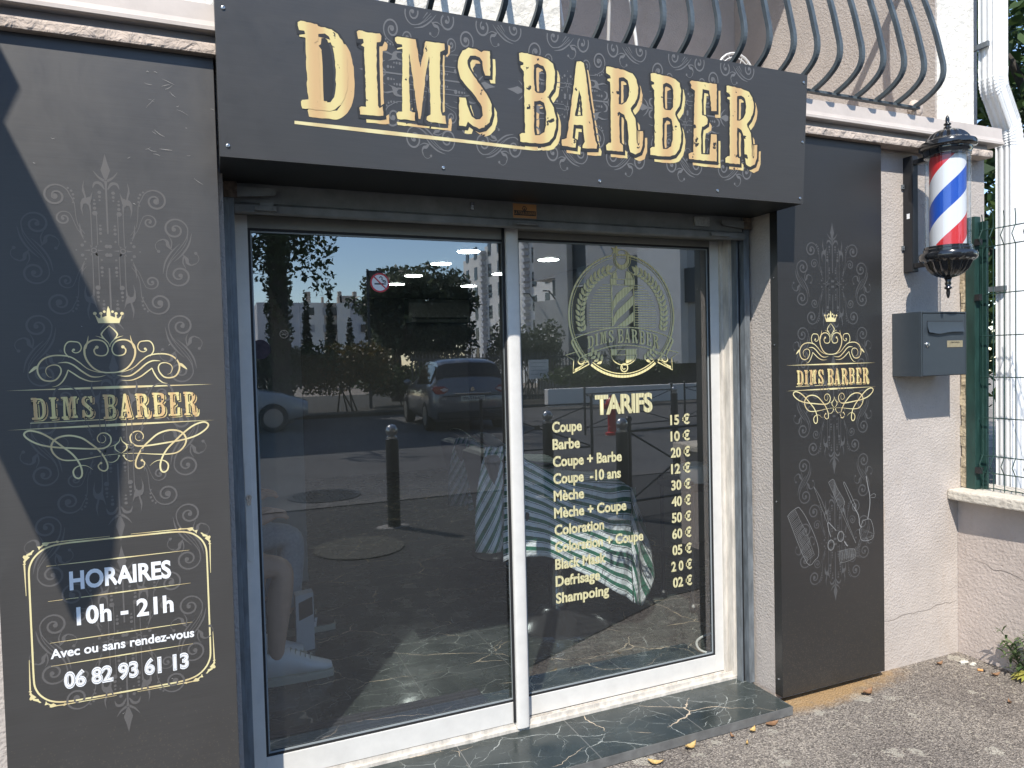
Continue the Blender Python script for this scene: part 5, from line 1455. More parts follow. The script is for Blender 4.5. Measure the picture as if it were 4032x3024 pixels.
# dry leaves and litter on the ground
M['dry_y'] = mat('dry_yellow_leaf', (0.50, 0.34, 0.13), 0.7, vary=0.3, vscale=60); M['dry_b'] = mat('dry_brown_leaf', (0.24, 0.13, 0.065), 0.7, vary=0.3, vscale=60)
def dry_leaf(x, y, l, ang, m_, label, curl=0.010):
    b = MB(); n_ = 8; vs, fs = [], []
    for i in range(n_ + 1):
        t = i / n_; w_ = l * 0.26 * math.sin(math.pi * (0.04 + 0.96 * t) ** 0.8) * (1 - 0.2 * (i % 2)); h = curl * (4 * (t - 0.5) ** 2)
        for q in (-1, -0.4, 0.4, 1):
            vs.append(((t - 0.5) * l, q * w_, 0.0025 + h + abs(q) * curl * 0.7))
    for i in range(n_):
        for q in range(3): fs.append((4 * i + q, 4 * i + q + 1, 4 * i + 5 + q, 4 * i + 4 + q))
    c, s_ = math.cos(ang), math.sin(ang)
    b.add([(x + u * c - v * s_, y + u * s_ + v * c, z) for u, v, z in vs], fs)
    tag(b.obj('dry_leaf', m_, smooth=True), label, 'leaf', 'dry leaves on the pavement')
dry_leaf(1.612, -0.112, 0.062, 0.3, M['dry_y'], 'curled yellow leaf on the asphalt before the middle of the marble step', 0.012)
dry_leaf(1.432, -0.145, 0.058, -0.5, M['dry_y'], 'pale yellow leaf nearest the bottom edge of the photo')
dry_leaf(1.902, -0.118, 0.045, 0.5, M['dry_y'], 'small tan leaf against the edge of the marble step')
dry_leaf(1.800, -0.120, 0.030, 1.4, M['dry_b'], 'tiny reddish brown leaf beside the small tan leaf')
dry_leaf(2.010, -0.108, 0.065, 0.05, M['dry_b'], 'brown leaf under the right end of the marble step', 0.006)
dry_leaf(2.560, -0.085, 0.070, 0.2, M['dry_b'], 'large brown curled leaf lying before the right black panel', 0.014)
dry_leaf(1.815, -0.185, 0.022, 0.8, M['dry_y'], 'small yellow scrap of leaf alone on the asphalt')
dry_leaf(3.100, -0.020, 0.045, 0.1, M['dry_b'], 'brown leaf near the foot of the pink wall')
dry_leaf(3.215, -0.205, 0.050, -0.2, M['dry_b'], 'brown leaf beside the cigarette butt')
dry_leaf(3.010, -0.395, 0.030, 0.9, M['dry_b'], 'small brown leaf at the right edge of the asphalt')
b = MB(); b.tube([(3.195, -0.135, 0.006), (3.210, -0.150, 0.006)], 0.005, 10); bt = b.obj('filter', mat('orange_filter', (0.62, 0.30, 0.10), 0.7))
cb = thing('cigarette_butt', 'orange cigarette butt on the asphalt near the weed', 'cigarette butt', (3.2, -0.14, 0)); bt.parent = cb; bt.matrix_parent_inverse = cb.matrix_basis.inverted()
b = MB(); b.tube([(3.210, -0.150, 0.006), (3.216, -0.156, 0.006)], 0.0048, 10); b.obj('burnt_end', M['dark_rubber'], cb)
for x, y, s_, lab_ in ((3.215, -0.055, 0.020, 'pale stone chip at the foot of the low wall'), (3.235, -0.085, 0.016, 'smaller pale stone chip beside the larger one')):
    b = MB(); b.ball((x, y, s_ * 0.35), s_, 8, 1.2, 0.8, 0.45); b.v = [(u + rnd.uniform(-0.004, 0.004), v + rnd.uniform(-0.004, 0.004), w_ + rnd.uniform(-0.002, 0.002)) for u, v, w_ in b.v]
    tag(b.obj('stone_chip', mat('pale_stone', (0.55, 0.52, 0.45), 0.9)), lab_, 'stone', 'stone chips')

# ------------------------------------------------------------ unseen board, added and shaped to cast the slanting shade on the left panel
sx0 = -0.95
def back(x, z):
    a_ = (x - sx0) / 0.64
    return (-a_, z + 1.43 * a_)
shp = [(-0.454, 2.249), (-0.495, 2.152), (-0.291, 1.658), (-0.241, 1.539), (-0.247, 1.215), (-0.285, 0.913), (-0.37, 0.78), (-0.434, 0.998), (-0.539, 1.301), (-0.62, 1.52), (-0.80, 1.95), (-0.94, 2.28), (-0.94, 2.80), (-0.62, 2.62), (-0.50, 2.36)]
ps = thing('shade_board', 'dark board projecting from the wall beyond the left panel, casting the slanting shade', 'sign', (sx0, -0.5, 2.6))  # added unseen board, there only to cast the slanting shade
b = MB(); b.prism([back(*p) for p in shp], 0, sx0 - 0.02, sx0 + 0.0); b.obj('board', M['satin_black'], ps)

# ------------------------------------------------------------ inside the shop
FZ = STEP_Z
M['lamp'] = emit_mat('lit_ceiling_disc', (0.93, 1.0, 0.93), 17.0)
spots = []
for i, (x, y) in enumerate(((1.865, 2.97), (1.857, 3.68), (1.842, 4.55), (1.855, 5.32), (2.685, 3.24), (2.647, 4.24), (2.70, 5.36))):
    b = MB(); b.lathe(x, y, [(0.088, 2.338), (0.088, 2.347), (0.05, 2.3485)], 32)
    lt = thing('ceiling_light', 'round lit ceiling lights seen through the door glass', 'ceiling light', (x, y, 2.35), 'round lit ceiling lights inside the shop')
    b.obj('lit_disc', M['lamp'], lt, auto=40)
    b = MB(); b.lathe(x, y, [(0.094, 2.341), (0.094, 2.3495), (0.089, 2.3495), (0.089, 2.341)], 32); b.obj('rim', M['white_plastic'], lt, auto=40)
M['ac_grey'] = mat('grey_plastic', (0.26, 0.27, 0.26), 0.45)
ac = thing('air_conditioner', 'white wall air conditioner at the back of the shop', 'air conditioner', (2.78, 6.8, 2.1))
b = MB(); b.prism([(6.998, 2.02), (6.998, 2.32), (6.80, 2.32), (6.76, 2.27), (6.77, 2.08), (6.82, 2.02)], 0, 2.36, 3.20); b.obj('body', M['ac_grey'], ac, bevel=0.01)
b = MB(); b.box(2.40, 3.16, 6.762, 6.77, 2.055, 2.078); b.obj('louvre', M['dark_rubber'], ac)
mat_ = thing('door_mat', 'dark ribbed entrance mat just inside the left door leaf', 'mat', (0.6, 0.47, FZ))
b = MB(); b.box(0.14, 1.02, 0.33, 0.62, FZ + 0.0005, FZ + 0.005)
b.obj('backing', mat('mat_rubber', (0.035, 0.036, 0.042), 0.85), mat_)
b = MB()
for k in range(10):
    for q in range(12): b.box(0.15 + 0.072 * q, 0.215 + 0.072 * q, 0.338 + 0.028 * k, 0.350 + 0.028 * k, FZ + 0.005, FZ + 0.009)
b.obj('ribs', mat('mat_fibre', (0.045, 0.045, 0.055), 0.95, vary=0.3, vscale=80), mat_)

def cape_mat():
    m, n, p, N, L = newmat('green_striped_cloth')
    p.inputs['Roughness'].default_value = 0.55; p.inputs['Sheen Weight'].default_value = 0.2
    uv = N('UVMap'); uv.uv_map = 'UVMap'; sx = N('SeparateXYZ'); L(uv.outputs[0], sx.inputs[0])
    d = N('Math'); d.operation = 'MULTIPLY'; d.inputs[1].default_value = 1 / 0.052; L(sx.outputs[1], d.inputs[0])
    fr = N('Math'); fr.operation = 'FRACT'; L(d.outputs[0], fr.inputs[0])
    gr, wh, dk = (0.016, 0.15, 0.085), (0.82, 0.84, 0.86), (0.015, 0.06, 0.045)
    r = ramp(n, N, [(0.0, gr), (0.40, wh), (0.50, dk), (0.57, wh)]); r.color_ramp.interpolation = 'CONSTANT'
    L(fr.outputs[0], r.inputs[0]); L(r.outputs[0], p.inputs['Base Color'])
    nb = N('TexNoise'); nb.inputs['Scale'].default_value = 16; nb.inputs['Detail'].default_value = 4; nb.inputs['Distortion'].default_value = 1.5
    tc = N('TexCoord'); L(tc.outputs['Object'], nb.inputs[0])
    b = N('Bump'); b.inputs['Strength'].default_value = 0.7; b.inputs['Distance'].default_value = 0.03; L(nb.outputs['Fac'], b.inputs['Height']); L(b.outputs[0], p.inputs['Normal'])
    return m
M['cape'] = cape_mat()
M['leather'] = mat('black_leather', (0.014, 0.014, 0.015), 0.4, bump=0.2, bscale=120)
M['chrome'] = mat('chrome', (0.6, 0.6, 0.6), 0.08, 1.0)
M['dark_chrome'] = mat('smoked_chrome', (0.22, 0.22, 0.23), 0.16, 0.9)
ch = thing('barber_chair', 'black barber chair on a round chrome foot nearest the glass, under a striped cape', 'barber chair', (1.72, 1.22, FZ), 'barber chairs in a row')
b = MB(); b.lathe(1.72, 1.22, [(0.30, FZ), (0.30, FZ + 0.012), (0.27, FZ + 0.022), (0.13, FZ + 0.05), (0.10, FZ + 0.075)], 48); b.obj('foot', M['dark_chrome'], ch, auto=40)
b = MB(); b.lathe(1.72, 1.22, [(0.055, FZ + 0.07), (0.055, 0.40), (0.09, 0.42)], 24); b.obj('column', M['chrome'], ch, auto=40)
b = MB(); b.box(1.44, 1.96, 0.98, 1.46, 0.42, 0.56); b.obj('seat', M['leather'], ch, bevel=0.03)
b = MB(); b.prism([(1.46, 0.52), (1.34, 1.02), (1.24, 1.00), (1.34, 0.50)], 1, 1.00, 1.44); b.obj('backrest', M['leather'], ch, bevel=0.03)
for y in (0.94, 1.47): b = MB(); b.box(1.40, 1.92, y - 0.03, y + 0.03, 0.68, 0.73); b.box(1.86, 1.90, y - 0.02, y + 0.02, 0.5, 0.68); b.obj('armrest', M['leather'], ch, bevel=0.015)
b = MB(); b.tube([(1.94, 1.06, 0.46), (2.06, 1.06, 0.24), (2.14, 1.06, 0.14)], 0.014); b.tube([(1.94, 1.38, 0.46), (2.06, 1.38, 0.24), (2.14, 1.38, 0.14)], 0.014); b.prism([(2.06, 0.17), (2.20, 0.10), (2.21, 0.115), (2.07, 0.19)], 1, 1.02, 1.42)
b.obj('footrest', M['chrome'], ch)

def sheet(rows, uvf):
    """rows of points -> grid mesh with uv"""
    me = bpy.data.meshes.new('cape')
    nr, nc = len(rows), len(rows[0])
    vs = [p for r_ in rows for p in r_]
    fs = [(i * nc + j, i * nc + j + 1, (i + 1) * nc + j + 1, (i + 1) * nc + j) for i in range(nr - 1) for j in range(nc - 1)]
    return vs, fs
cp = thing('barber_cape', 'green and white striped barber cape thrown over the nearest chair', 'cape', (1.7, 1.0, 0.8), 'striped barber capes')
V_, F_, UV_ = [], [], []
def put(rows, uvs):
    n0 = len(V_); nr, nc = len(rows), len(rows[0])
    for r_ in rows: V_.extend(r_)
    for r_ in uvs: UV_.extend(r_)
    for i in range(nr - 1):
        for j in range(nc - 1): F_.append((n0 + i * nc + j, n0 + i * nc + j + 1, n0 + (i + 1) * nc + j + 1, n0 + (i + 1) * nc + j))
def lerp(a, b, t): return tuple(p + (q - p) * t for p, q in zip(a, b))
def along(pts, t):
    x = t * (len(pts) - 1); i = min(int(x), len(pts) - 2); return lerp(pts[i], pts[i + 1], x - i)
topl = catmull([(1.335, 1.00, 1.06), (1.42, 0.94, 0.99), (1.56, 0.90, 0.90), (1.75, 0.895, 0.845), (1.90, 0.895, 0.82), (2.00, 0.90, 0.80)], 4)
botl = catmull([(1.29, 0.95, 0.485), (1.42, 0.90, 0.515), (1.56, 0.875, 0.47), (1.75, 0.86, 0.355), (1.90, 0.86, 0.26), (1.985, 0.87, 0.20)], 4)
NC, NR = 40, 26
rows, uvs = [], []
for i in range(NR + 1):
    v = i / NR; r_, u_ = [], []
    for j in range(NC + 1):
        u = j / NC
        p = lerp(along(topl, u), along(botl, u), v)
        wv = 0.010 * v * math.sin(u * 13 + 2.0 * v) + 0.004 * math.sin(u * 31 + v * 5) * v + 0.003 * math.sin(v * 17 + u * 8)
        r_.append((p[0], p[1] + wv, p[2] + 0.004 * math.sin(u * 23))); u_.append((u, v * 0.52 + 0.016 * math.sin(u * 7) * (1 - v)))
    rows.append(r_); uvs.append(u_)
put(rows, uvs)
rows2, uvs2 = [], []                                        # right-hand fall, turned round the knee
tr_, br_ = [(2.00, 0.90, 0.80), (2.06, 0.96, 0.785), (2.13, 1.10, 0.74)], [(1.985, 0.87, 0.20), (2.06, 0.90, 0.155), (2.215, 1.00, 0.275)]
for i in range(NR + 1):
    v = i / NR; r_, u_ = [], []
    for j in range(11):
        u = j / 10; p = lerp(along(tr_, u), along(br_, u), v)
        r_.append((p[0] + 0.02 * math.sin(v * 3.1) * u, p[1] + 0.010 * math.sin(u * 9 + v * 4), p[2])); u_.append((v, 0.012 + (u * 0.16 * (0.55 + 0.6 * v) - v * 0.20 + 0.8)))
    rows2.append(r_); uvs2.append(u_)
put(rows2, uvs2)
rows3, uvs3 = [], []                                        # over the top to the far side
for i in range(11):
    v = i / 10; r_, u_ = [], []
    for j in range(NC + 1):
        u = j / NC; p = along(topl, u); r_.append((p[0] + 0.03 * v, p[1] + 0.56 * v, p[2] + 0.035 * math.sin(v * 3.14) - 0.03 * math.sin(u * 3.14) * math.sin(v * 3.14))); u_.append((u, -0.5 * v + 5.2))
    rows3.append(r_); uvs3.append(u_)
put(rows3, uvs3)
rows4, uvs4 = [], []                                        # left-hand tail hanging behind the meeting stile
for i in range(NR + 1):
    v = i / NR; r_, u_ = [], []
    for j in range(13):
        u = j / 12; p = lerp(lerp((1.25, 1.06, 1.045), (1.345, 1.01, 1.055), u), lerp((1.185, 1.04, 0.52), (1.36, 0.955, 0.53), u), v)
        r_.append((p[0] - 0.020 * math.sin(v * 3.14) * (1 - u), p[1] + 0.02 * math.sin(u * 7 + v * 2), p[2])); u_.append((v, 0.30 * v + 0.22 * u + 3))
    rows4.append(r_); uvs4.append(u_)
put(rows4, uvs4)
me = bpy.data.meshes.new('cloth'); me.from_pydata(V_, [], F_); me.materials.append(M['cape'])
uvl = me.uv_layers.new(name='UVMap')
for lp_ in me.loops: uvl.data[lp_.index].uv = UV_[lp_.vertex_index]
me.polygons.foreach_set('use_smooth', [True] * len(me.polygons)); me.update()
co = link_mesh('cloth', me, cp)
md = co.modifiers.new('solid', 'SOLIDIFY'); md.thickness = 0.002
dup(ch, (2.02, 2.62, FZ), 'black barber chair in the second row, seen dimly through the left leaf', scale=(1, 1, 0.9))
dup(cp, (2.00, 2.40, 0.725), 'dim striped barber cape on the second chair, seen through the left leaf', scale=(1, 1, 0.9))

# ---- people on the waiting bench
bench = thing('waiting_bench', 'dark upholstered bench against the left side of the shop', 'bench', (-0.45, 1.6, FZ))
b = MB(); b.box(-0.75, -0.15, 0.80, 2.30, 0.36, 0.46); b.obj('seat', M['leather'], bench, bevel=0.02)
for x in (-0.70, -0.22):
    for y in (0.86, 2.24): b = MB(); b.box(x, x + 0.05, y - 0.025, y + 0.025, FZ, 0.359); b.obj('leg', M['satin_black'], bench)
M['skin'] = mat('skin', (0.58, 0.38, 0.28), 0.55, vary=0.08, vscale=20); M['hair'] = mat('black_hair', (0.012, 0.010, 0.010), 0.5)
def skin_mesh(name, verts, edges, root=0, lv=2):
    me = bpy.data.meshes.new(name); me.from_pydata([v[:3] for v in verts], edges, [])
    o = bpy.data.objects.new(name, me); col.objects.link(o)
    md = o.modifiers.new('skin', 'SKIN'); md.use_smooth_shade = True
    for i, v in enumerate(verts):
        sv = me.skin_vertices[0].data[i]; sv.radius = (v[3], v[4] if len(v) > 4 else v[3]); sv.use_root = (i == root)
    s2 = o.modifiers.new('sub', 'SUBSURF'); s2.levels = lv; s2.render_levels = lv
    bpy.context.view_layer.update()
    out = bpy.data.meshes.new_from_object(o.evaluated_get(bpy.context.evaluated_depsgraph_get()))
    bpy.data.objects.remove(o); out.name = name
    out.polygons.foreach_set('use_smooth', [True] * len(out.polygons))
    return out
def sitter(label, y, cloth_legs, shorts, top_mat, shoe_mat, sole_mat, stripes, fwd=0.0, foot2=0.0):
    t = thing('person', label, 'person', (-0.3, y, FZ))
    V, Ed = [], []
    def add(*v): V.append(v); return len(V) - 1
    pel = add(-0.36, y, 0.55, 0.135, 0.115); w1 = add(-0.30, y, 0.70, 0.125, 0.11); c1 = add(-0.19, y, 0.88, 0.14, 0.12); n1 = add(-0.06, y, 1.00, 0.062); n2 = add(-0.01, y, 1.045, 0.052)
    h1 = add(0.055, y, 1.115, 0.080, 0.078); h2 = add(0.085, y, 1.165, 0.082); h3 = add(0.10, y, 1.215, 0.055)
    Ed += [(pel, w1), (w1, c1), (c1, n1), (n1, n2), (n2, h1), (h1, h2), (h2, h3)]
    for s_ in (-1, 1):
        dxk = fwd + (foot2 if s_ > 0 else 0)
        hp = add(-0.30, y + s_ * 0.095, 0.54, 0.098); th = add(-0.02 + dxk * 0.6, y + s_ * 0.125, 0.575, 0.085); kn = add(0.265 + dxk, y + s_ * 0.13, 0.575, 0.062)
        cf = add(0.235 + dxk, y + s_ * 0.13, 0.40, 0.060); ak = add(0.215 + dxk, y + s_ * 0.13, 0.15, 0.037); ft = add(0.30 + dxk, y + s_ * 0.13, 0.085, 0.036)
        Ed += [(pel, hp), (hp, th), (th, kn), (kn, cf), (cf, ak), (ak, ft)]
        sh_ = add(-0.13, y + s_ * 0.17, 0.945, 0.066); el = add(-0.03, y + s_ * 0.225, 0.73, 0.046); wr = add(0.15, y + s_ * 0.09, 0.775, 0.029); pm = add(0.215, y + s_ * 0.065, 0.79, 0.030, 0.018)
        Ed += [(c1, sh_), (sh_, el), (el, wr), (wr, pm)]
        for q, (dy, ln) in enumerate(((-0.024, 0.055), (-0.008, 0.065), (0.008, 0.060), (0.024, 0.048))):
            f1 = add(0.245, y + s_ * 0.065 + dy, 0.792, 0.0085); f2 = add(0.245 + ln * 0.6, y + s_ * 0.055 + dy, 0.785, 0.008); f3 = add(0.245 + ln * 0.8, y + s_ * 0.045 + dy, 0.770, 0.007)
            Ed += [(pm, f1), (f1, f2), (f2, f3)]
        th1 = add(0.205, y + s_ * 0.035, 0.800, 0.010); th2 = add(0.235, y + s_ * 0.018, 0.805, 0.008); Ed += [(pm, th1), (th1, th2)]
    me = skin_mesh('body', V, Ed, pel); me.materials.append(M['skin']); link_mesh('body', me, t)
    b = MB(); b.ball((0.075, y, 1.185), 0.098, 20, 1.0, 0.92, 0.90); b.v = [v for v in b.v]; me = b.mesh('hair', M['hair'], True)
    for v in me.vertices:
        if v.co.x > 0.12 and v.co.z < 1.19: v.co.x -= (v.co.x - 0.12) * 0.95
        if v.co.z < 1.13: v.co.z = 1.13; v.co.x = min(v.co.x, 0.04)
    link_mesh('hair', me, t)
    b = MB(); b.ball((0.168, y, 1.125), 0.016, 8, 1.2, 0.8, 1.2); b.obj('nose', M['skin'], t, smooth=True)
    for s_ in (-1, 1):
        b = MB(); b.ball((0.145, y + s_ * 0.030, 1.150), 0.010, 8); b.obj('eye', M['black_ink'], t, smooth=True)
        b = MB(); b.ball((0.055, y + s_ * 0.083, 1.130), 0.026, 8, 0.8, 0.3, 1.1); b.obj('ear', M['skin'], t, smooth=True)
    b = MB(); b.ball((0.140, y, 1.085), 0.020, 8, 0.6, 1.1, 0.35); b.obj('mouth', mat('lips', (0.30, 0.13, 0.11), 0.5), t, smooth=True)
    tv = [(-0.36, y, 0.56, 0.150, 0.135), (-0.30, y, 0.70, 0.142, 0.125), (-0.19, y, 0.88, 0.155, 0.135), (-0.085, y, 0.985, 0.075)]; te = [(0, 1), (1, 2), (2, 3)]
    for s_ in (-1, 1):
        k = len(tv); tv += [(-0.13, y + s_ * 0.17, 0.945, 0.082), (-0.07, y + s_ * 0.205, 0.82, 0.070)]; te += [(2, k), (k, k + 1)]
    me = skin_mesh('shirt', tv, te); me.materials.append(top_mat); link_mesh('shirt', me, t)
    for s_ in (-1, 1):
        dxk = fwd + (foot2 if s_ > 0 else 0)
        if shorts: lv_ = [(-0.34, y + s_ * 0.09, 0.55, 0.118), (-0.02 + dxk * 0.6, y + s_ * 0.125, 0.58, 0.102), (0.185 + dxk, y + s_ * 0.13, 0.588, 0.086)]
        else: lv_ = [(-0.34, y + s_ * 0.09, 0.55, 0.115), (-0.02 + dxk * 0.6, y + s_ * 0.125, 0.575, 0.100), (0.26 + dxk, y + s_ * 0.13, 0.578, 0.080), (0.240 + dxk, y + s_ * 0.13, 0.40, 0.076), (0.225 + dxk, y + s_ * 0.13, 0.17, 0.064)]
        me = skin_mesh('trouser_leg', lv_, [(i, i + 1) for i in range(len(lv_) - 1)]); me.materials.append(cloth_legs); link_mesh('trouser_leg', me, t)
        # shoe: lofted from heel to toe
        b = MB(); ns, nk = 12, 14; x0 = 0.175 + dxk; vs, fs = [], []
        for i in range(ns + 1):
            u = i / ns; x = x0 + 0.285 * u; wd = 0.050 * (math.sin(math.pi * min(1, 0.18 + 0.9 * u)) ** 0.5) if u < 0.95 else 0.022
            wd = 0.040 + 0.012 * math.sin(u * 3.4 - 0.4) if 0.05 < u < 0.93 else 0.028
            top = 0.118 if u < 0.12 else 0.118 - 0.004 * u if u < 0.30 else 0.128 - 0.075 * (u - 0.30) / 0.5 if u < 0.80 else 0.053 - 0.022 * (u - 0.80) / 0.2
            for k in range(nk):
                a_ = 2 * math.pi * k / nk; vs.append((x, y + s_ * 0.13 + wd * math.cos(a_), FZ + 0.024 + max(0.0, top * 0.5 * (1 + math.sin(a_))) ))
        for i in range(ns):
            for k in range(nk): fs.append((i * nk + k, i * nk + (k + 1) % nk, (i + 1) * nk + (k + 1) % nk, (i + 1) * nk + k))
        fs += [tuple(range(nk)), tuple(ns * nk + k for k in range(nk - 1, -1, -1))]
        b.add(vs, fs); shoe = b.obj('sneaker', shoe_mat, t, auto=60)
        out = [(x0 - 0.008 + 0.30 * (0.5 - 0.5 * math.cos(R(180 * k / 12))), 0.044 + 0.012 * math.sin(R(180 * k / 12)) - (0.016 if k in (0, 12) else 0)) for k in range(13)]
        poly = [(x, y + s_ * 0.13 + h) for x, h in out] + [(x, y + s_ * 0.13 - h) for x, h in reversed(out)]
        b = MB(); b.prism(poly, 2, FZ + 0.0005, FZ + 0.032); b.obj('sole', sole_mat, shoe, bevel=0.004)
        b = MB()
        for k in range(5):
            xx = x0 + 0.105 + 0.022 * k; zz = FZ + 0.024 + 0.124 - 0.0105 * k * 0.9
            b.tube([(xx - 0.006, y + s_ * 0.13 - 0.026, zz - 0.018), (xx, y + s_ * 0.13, zz), (xx + 0.008, y + s_ * 0.13 + 0.026, zz - 0.018)], 0.003, 6)
        b.obj('laces', M['lace'], shoe)
        if stripes:
            b = MB()
            for k in range(3): 
                xx = x0 + 0.120 + 0.026 * k
                b.add([(xx, y + s_ * 0.13 - 0.0535, FZ + 0.034), (xx + 0.013, y + s_ * 0.13 - 0.0535, FZ + 0.034), (xx + 0.020, y + s_ * 0.13 - 0.0500, FZ + 0.082), (xx + 0.007, y + s_ * 0.13 - 0.0500, FZ + 0.082)], [(0, 1, 2, 3)])
            b.obj('side_stripes', M['white_print'], shoe)
    return t
M['lace'] = mat('cream_lace', (0.55, 0.52, 0.42), 0.8)
M['shoe_w'] = mat('white_leather', (0.82, 0.82, 0.82), 0.45, vary=0.06); M['sole_c'] = mat('cream_sole', (0.50, 0.49, 0.40), 0.7)
M['shoe_b'] = mat('black_suede', (0.018, 0.018, 0.020), 0.8); M['jean'] = mat('pale_denim', (0.36, 0.42, 0.50), 0.85, vary=0.15, vscale=60)
M['rib'] = mat('ribbed_grey_shorts', (0.20, 0.17, 0.16), 0.85, vary=0.3, vscale=40); M['tee_b'] = mat('black_tee', (0.03, 0.03, 0.032), 0.9); M['tee_g'] = mat('grey_tee', (0.22, 0.23, 0.25), 0.9)
sitter('person in shorts and white sneakers sitting bent forward just inside the left door leaf', 1.21, M['rib'], True, M['tee_b'], M['shoe_w'], M['sole_c'], False, 0.0, -0.10)
sitter('person in pale jeans and black striped sneakers seated behind the one in shorts', 1.80, M['jean'], False, M['tee_g'], M['shoe_b'], M['sole_c'], True, 0.10, -0.12)
bag = thing('paper_bag', 'small white paper bag with a dark print standing between the two seated people', 'bag', (0.46, 1.42, FZ))
b = MB(); b.prism([(0.335, 1.38), (0.425, 1.40), (0.425, 1.47), (0.335, 1.45)], 2, FZ, 0.33); b.obj('bag_body', mat('white_paper', (0.55, 0.57, 0.60), 0.8), bag)
b = MB(); b.add([(0.350, 1.3818, 0.20), (0.420, 1.3975, 0.22), (0.420, 1.3975, 0.31), (0.350, 1.3818, 0.29)], [(0, 1, 2, 3)]); b.obj('print', M['black_ink'], bag)
cable = MB(); cable.tube(catmull([(2.34, 0.62, 0.10), (2.28, 0.56, 0.055), (2.18, 0.47, 0.048), (2.14, 0.52, 0.047), (2.20, 0.62, 0.047), (2.32, 0.66, 0.048), (2.42, 0.60, 0.047)], 6), 0.006, 8)
tag(cable.obj('white_cable', M['white_plastic'], smooth=True), 'white cable looping on the marble floor at the right end of the door', 'cable')
stand = thing('tool_trolley', 'dark trolley standing by the right inner wall behind the price list', 'trolley', (2.6, 1.1, FZ))
b = MB(); b.box(2.42, 2.80, 0.95, 1.28, 0.72, 0.76); b.box(2.42, 2.80, 0.95, 1.28, 0.30, 0.33); b.obj('trays', M['satin_black'], stand, bevel=0.006)
for x in (2.44, 2.78):
    for y in (0.97, 1.26): b = MB(); b.tube([(x, y, FZ + 0.05), (x, y, 0.78)], 0.012); b.ball((x, y, FZ + 0.028), 0.027, 10); b.obj('leg', M['satin_black'], stand)
b = MB(); b.lathe(2.52, 1.05, [(0.075, 0.762), (0.085, 0.80), (0.080, 0.86), (0.03, 0.875)], 24); tag(b.obj('white_bowl', M['white_plastic'], auto=40), 'white bowl standing on the dark trolley inside', 'bowl')

# ------------------------------------------------------------ the street behind the viewer (seen mirrored in the glass)
def foliage(b, blobs, n, size, rr, flat=0.6):
    """n leaf faces scattered through ellipsoids (x, y, z, rx, ry, rz)"""
    wts = [q[3] * q[4] * q[5] for q in blobs]; tot = sum(wts)
    for q, wt in zip(blobs, wts):
        for _ in range(max(8, int(n * wt / tot))):
            while True:
                v = Vector((rr.uniform(-1, 1), rr.uniform(-1, 1), rr.uniform(-1, 1)))
                if 0.35 < v.length < 1.0: break
            c = Vector((q[0] + v.x * q[3], q[1] + v.y * q[4], q[2] + v.z * q[5]))
            nrm = Vector((rr.gauss(0, 1), rr.gauss(0, 1), rr.gauss(0, 1) + flat)).normalized()
            t_ = nrm.orthogonal().normalized(); t_.rotate(Matrix.Rotation(rr.uniform(0, 6.28), 3, nrm)); w_ = nrm.cross(t_)
            s_ = size * rr.uniform(0.6, 1.3)
            b.add([c - t_ * s_, c + w_ * s_ * 0.5, c + t_ * s_, c - w_ * s_ * 0.5], [(0, 1, 2, 3)])
def limb(b, p, d, r, l, rr, depth, tips):
    p = Vector(p); d = Vector(d).normalized(); pts, rs = [p.copy()], [r]
    for k in range(4):
        d = (d + Vector((rr.gauss(0, .16), rr.gauss(0, .16), rr.gauss(0.03, .12)))).normalized(); p = p + d * l / 4; pts.append(p.copy()); rs.append(r * (1 - 0.13 * (k + 1)))
    b.tube(pts, rs, 7)
    if depth == 0: tips.append(p); return
    for _ in range(3):
        limb(b, pts[rr.randint(2, 4)], d + Vector((rr.gauss(0, .7), rr.gauss(0, .7), rr.gauss(.15, .4))), r * 0.5, l * 0.66, rr, depth - 1, tips)
def tree(label, x, y, h, crown, r, n, leaf, m_, seed, group=None, trunk_h=0.35, lean=(0, 0)):
    rr = random.Random(seed); t = thing('tree', label, 'tree', (x, y, 0), group)
    b = MB(); tips = []
    top = Vector((x + lean[0], y + lean[1], h * trunk_h))
    b.tube([(x, y, 0), (x + lean[0] * 0.4, y + lean[1] * 0.4, h * trunk_h * 0.5), top], [r * 1.25, r, r * 0.85], 10)
    for k in range(5):
        a_ = 2 * math.pi * k / 5 + rr.uniform(-.4, .4); limb(b, top, (math.cos(a_) * 0.8, math.sin(a_) * 0.8, rr.uniform(0.5, 1.3)), r * 0.5, h * 0.26, rr, 1, tips)
    b.obj('trunk', M['bark'], t)
    f = MB(); blobs = [(x + lean[0] + q[0], y + lean[1] + q[1], q[2], q[3], q[4], q[5]) for q in crown]
    for p in tips: blobs.append((p.x, p.y, p.z, h * 0.05, h * 0.05, h * 0.04))
    foliage(f, blobs, n, leaf, rr); f.obj('crown', m_, t)
    return t
def clump(rr, n, R_, zc, rz, s0, s1):
    out = []
    for _ in range(n):
        a_ = rr.uniform(0, 6.28); d = R_ * math.sqrt(rr.uniform(0, 1)); s_ = rr.uniform(s0, s1)
        out.append((d * math.cos(a_), d * math.sin(a_), zc + rr.uniform(-rz, rz) * (1 - 0.4 * d / R_), s_, s_, s_ * 0.75))
    return out
rc = random.Random(11)
M['pave'] = mat('dark_fresh_asphalt', (0.030, 0.030, 0.031), 0.9, vary=0.35, vscale=90, bump=0.5, bscale=160, bdist=0.004)
b = MB(); b.add([(-40, -4.72, 0.004), (60, -4.72, 0.004), (60, -0.95, 0.004), (3.6, -0.92, 0.004), (2.55, -0.80, 0.004), (1.15, -0.16, 0.004), (-40, -0.16, 0.004)], [(0, 1, 2, 3, 4, 5, 6)]); structure(b.obj('pavement', M['pave']))
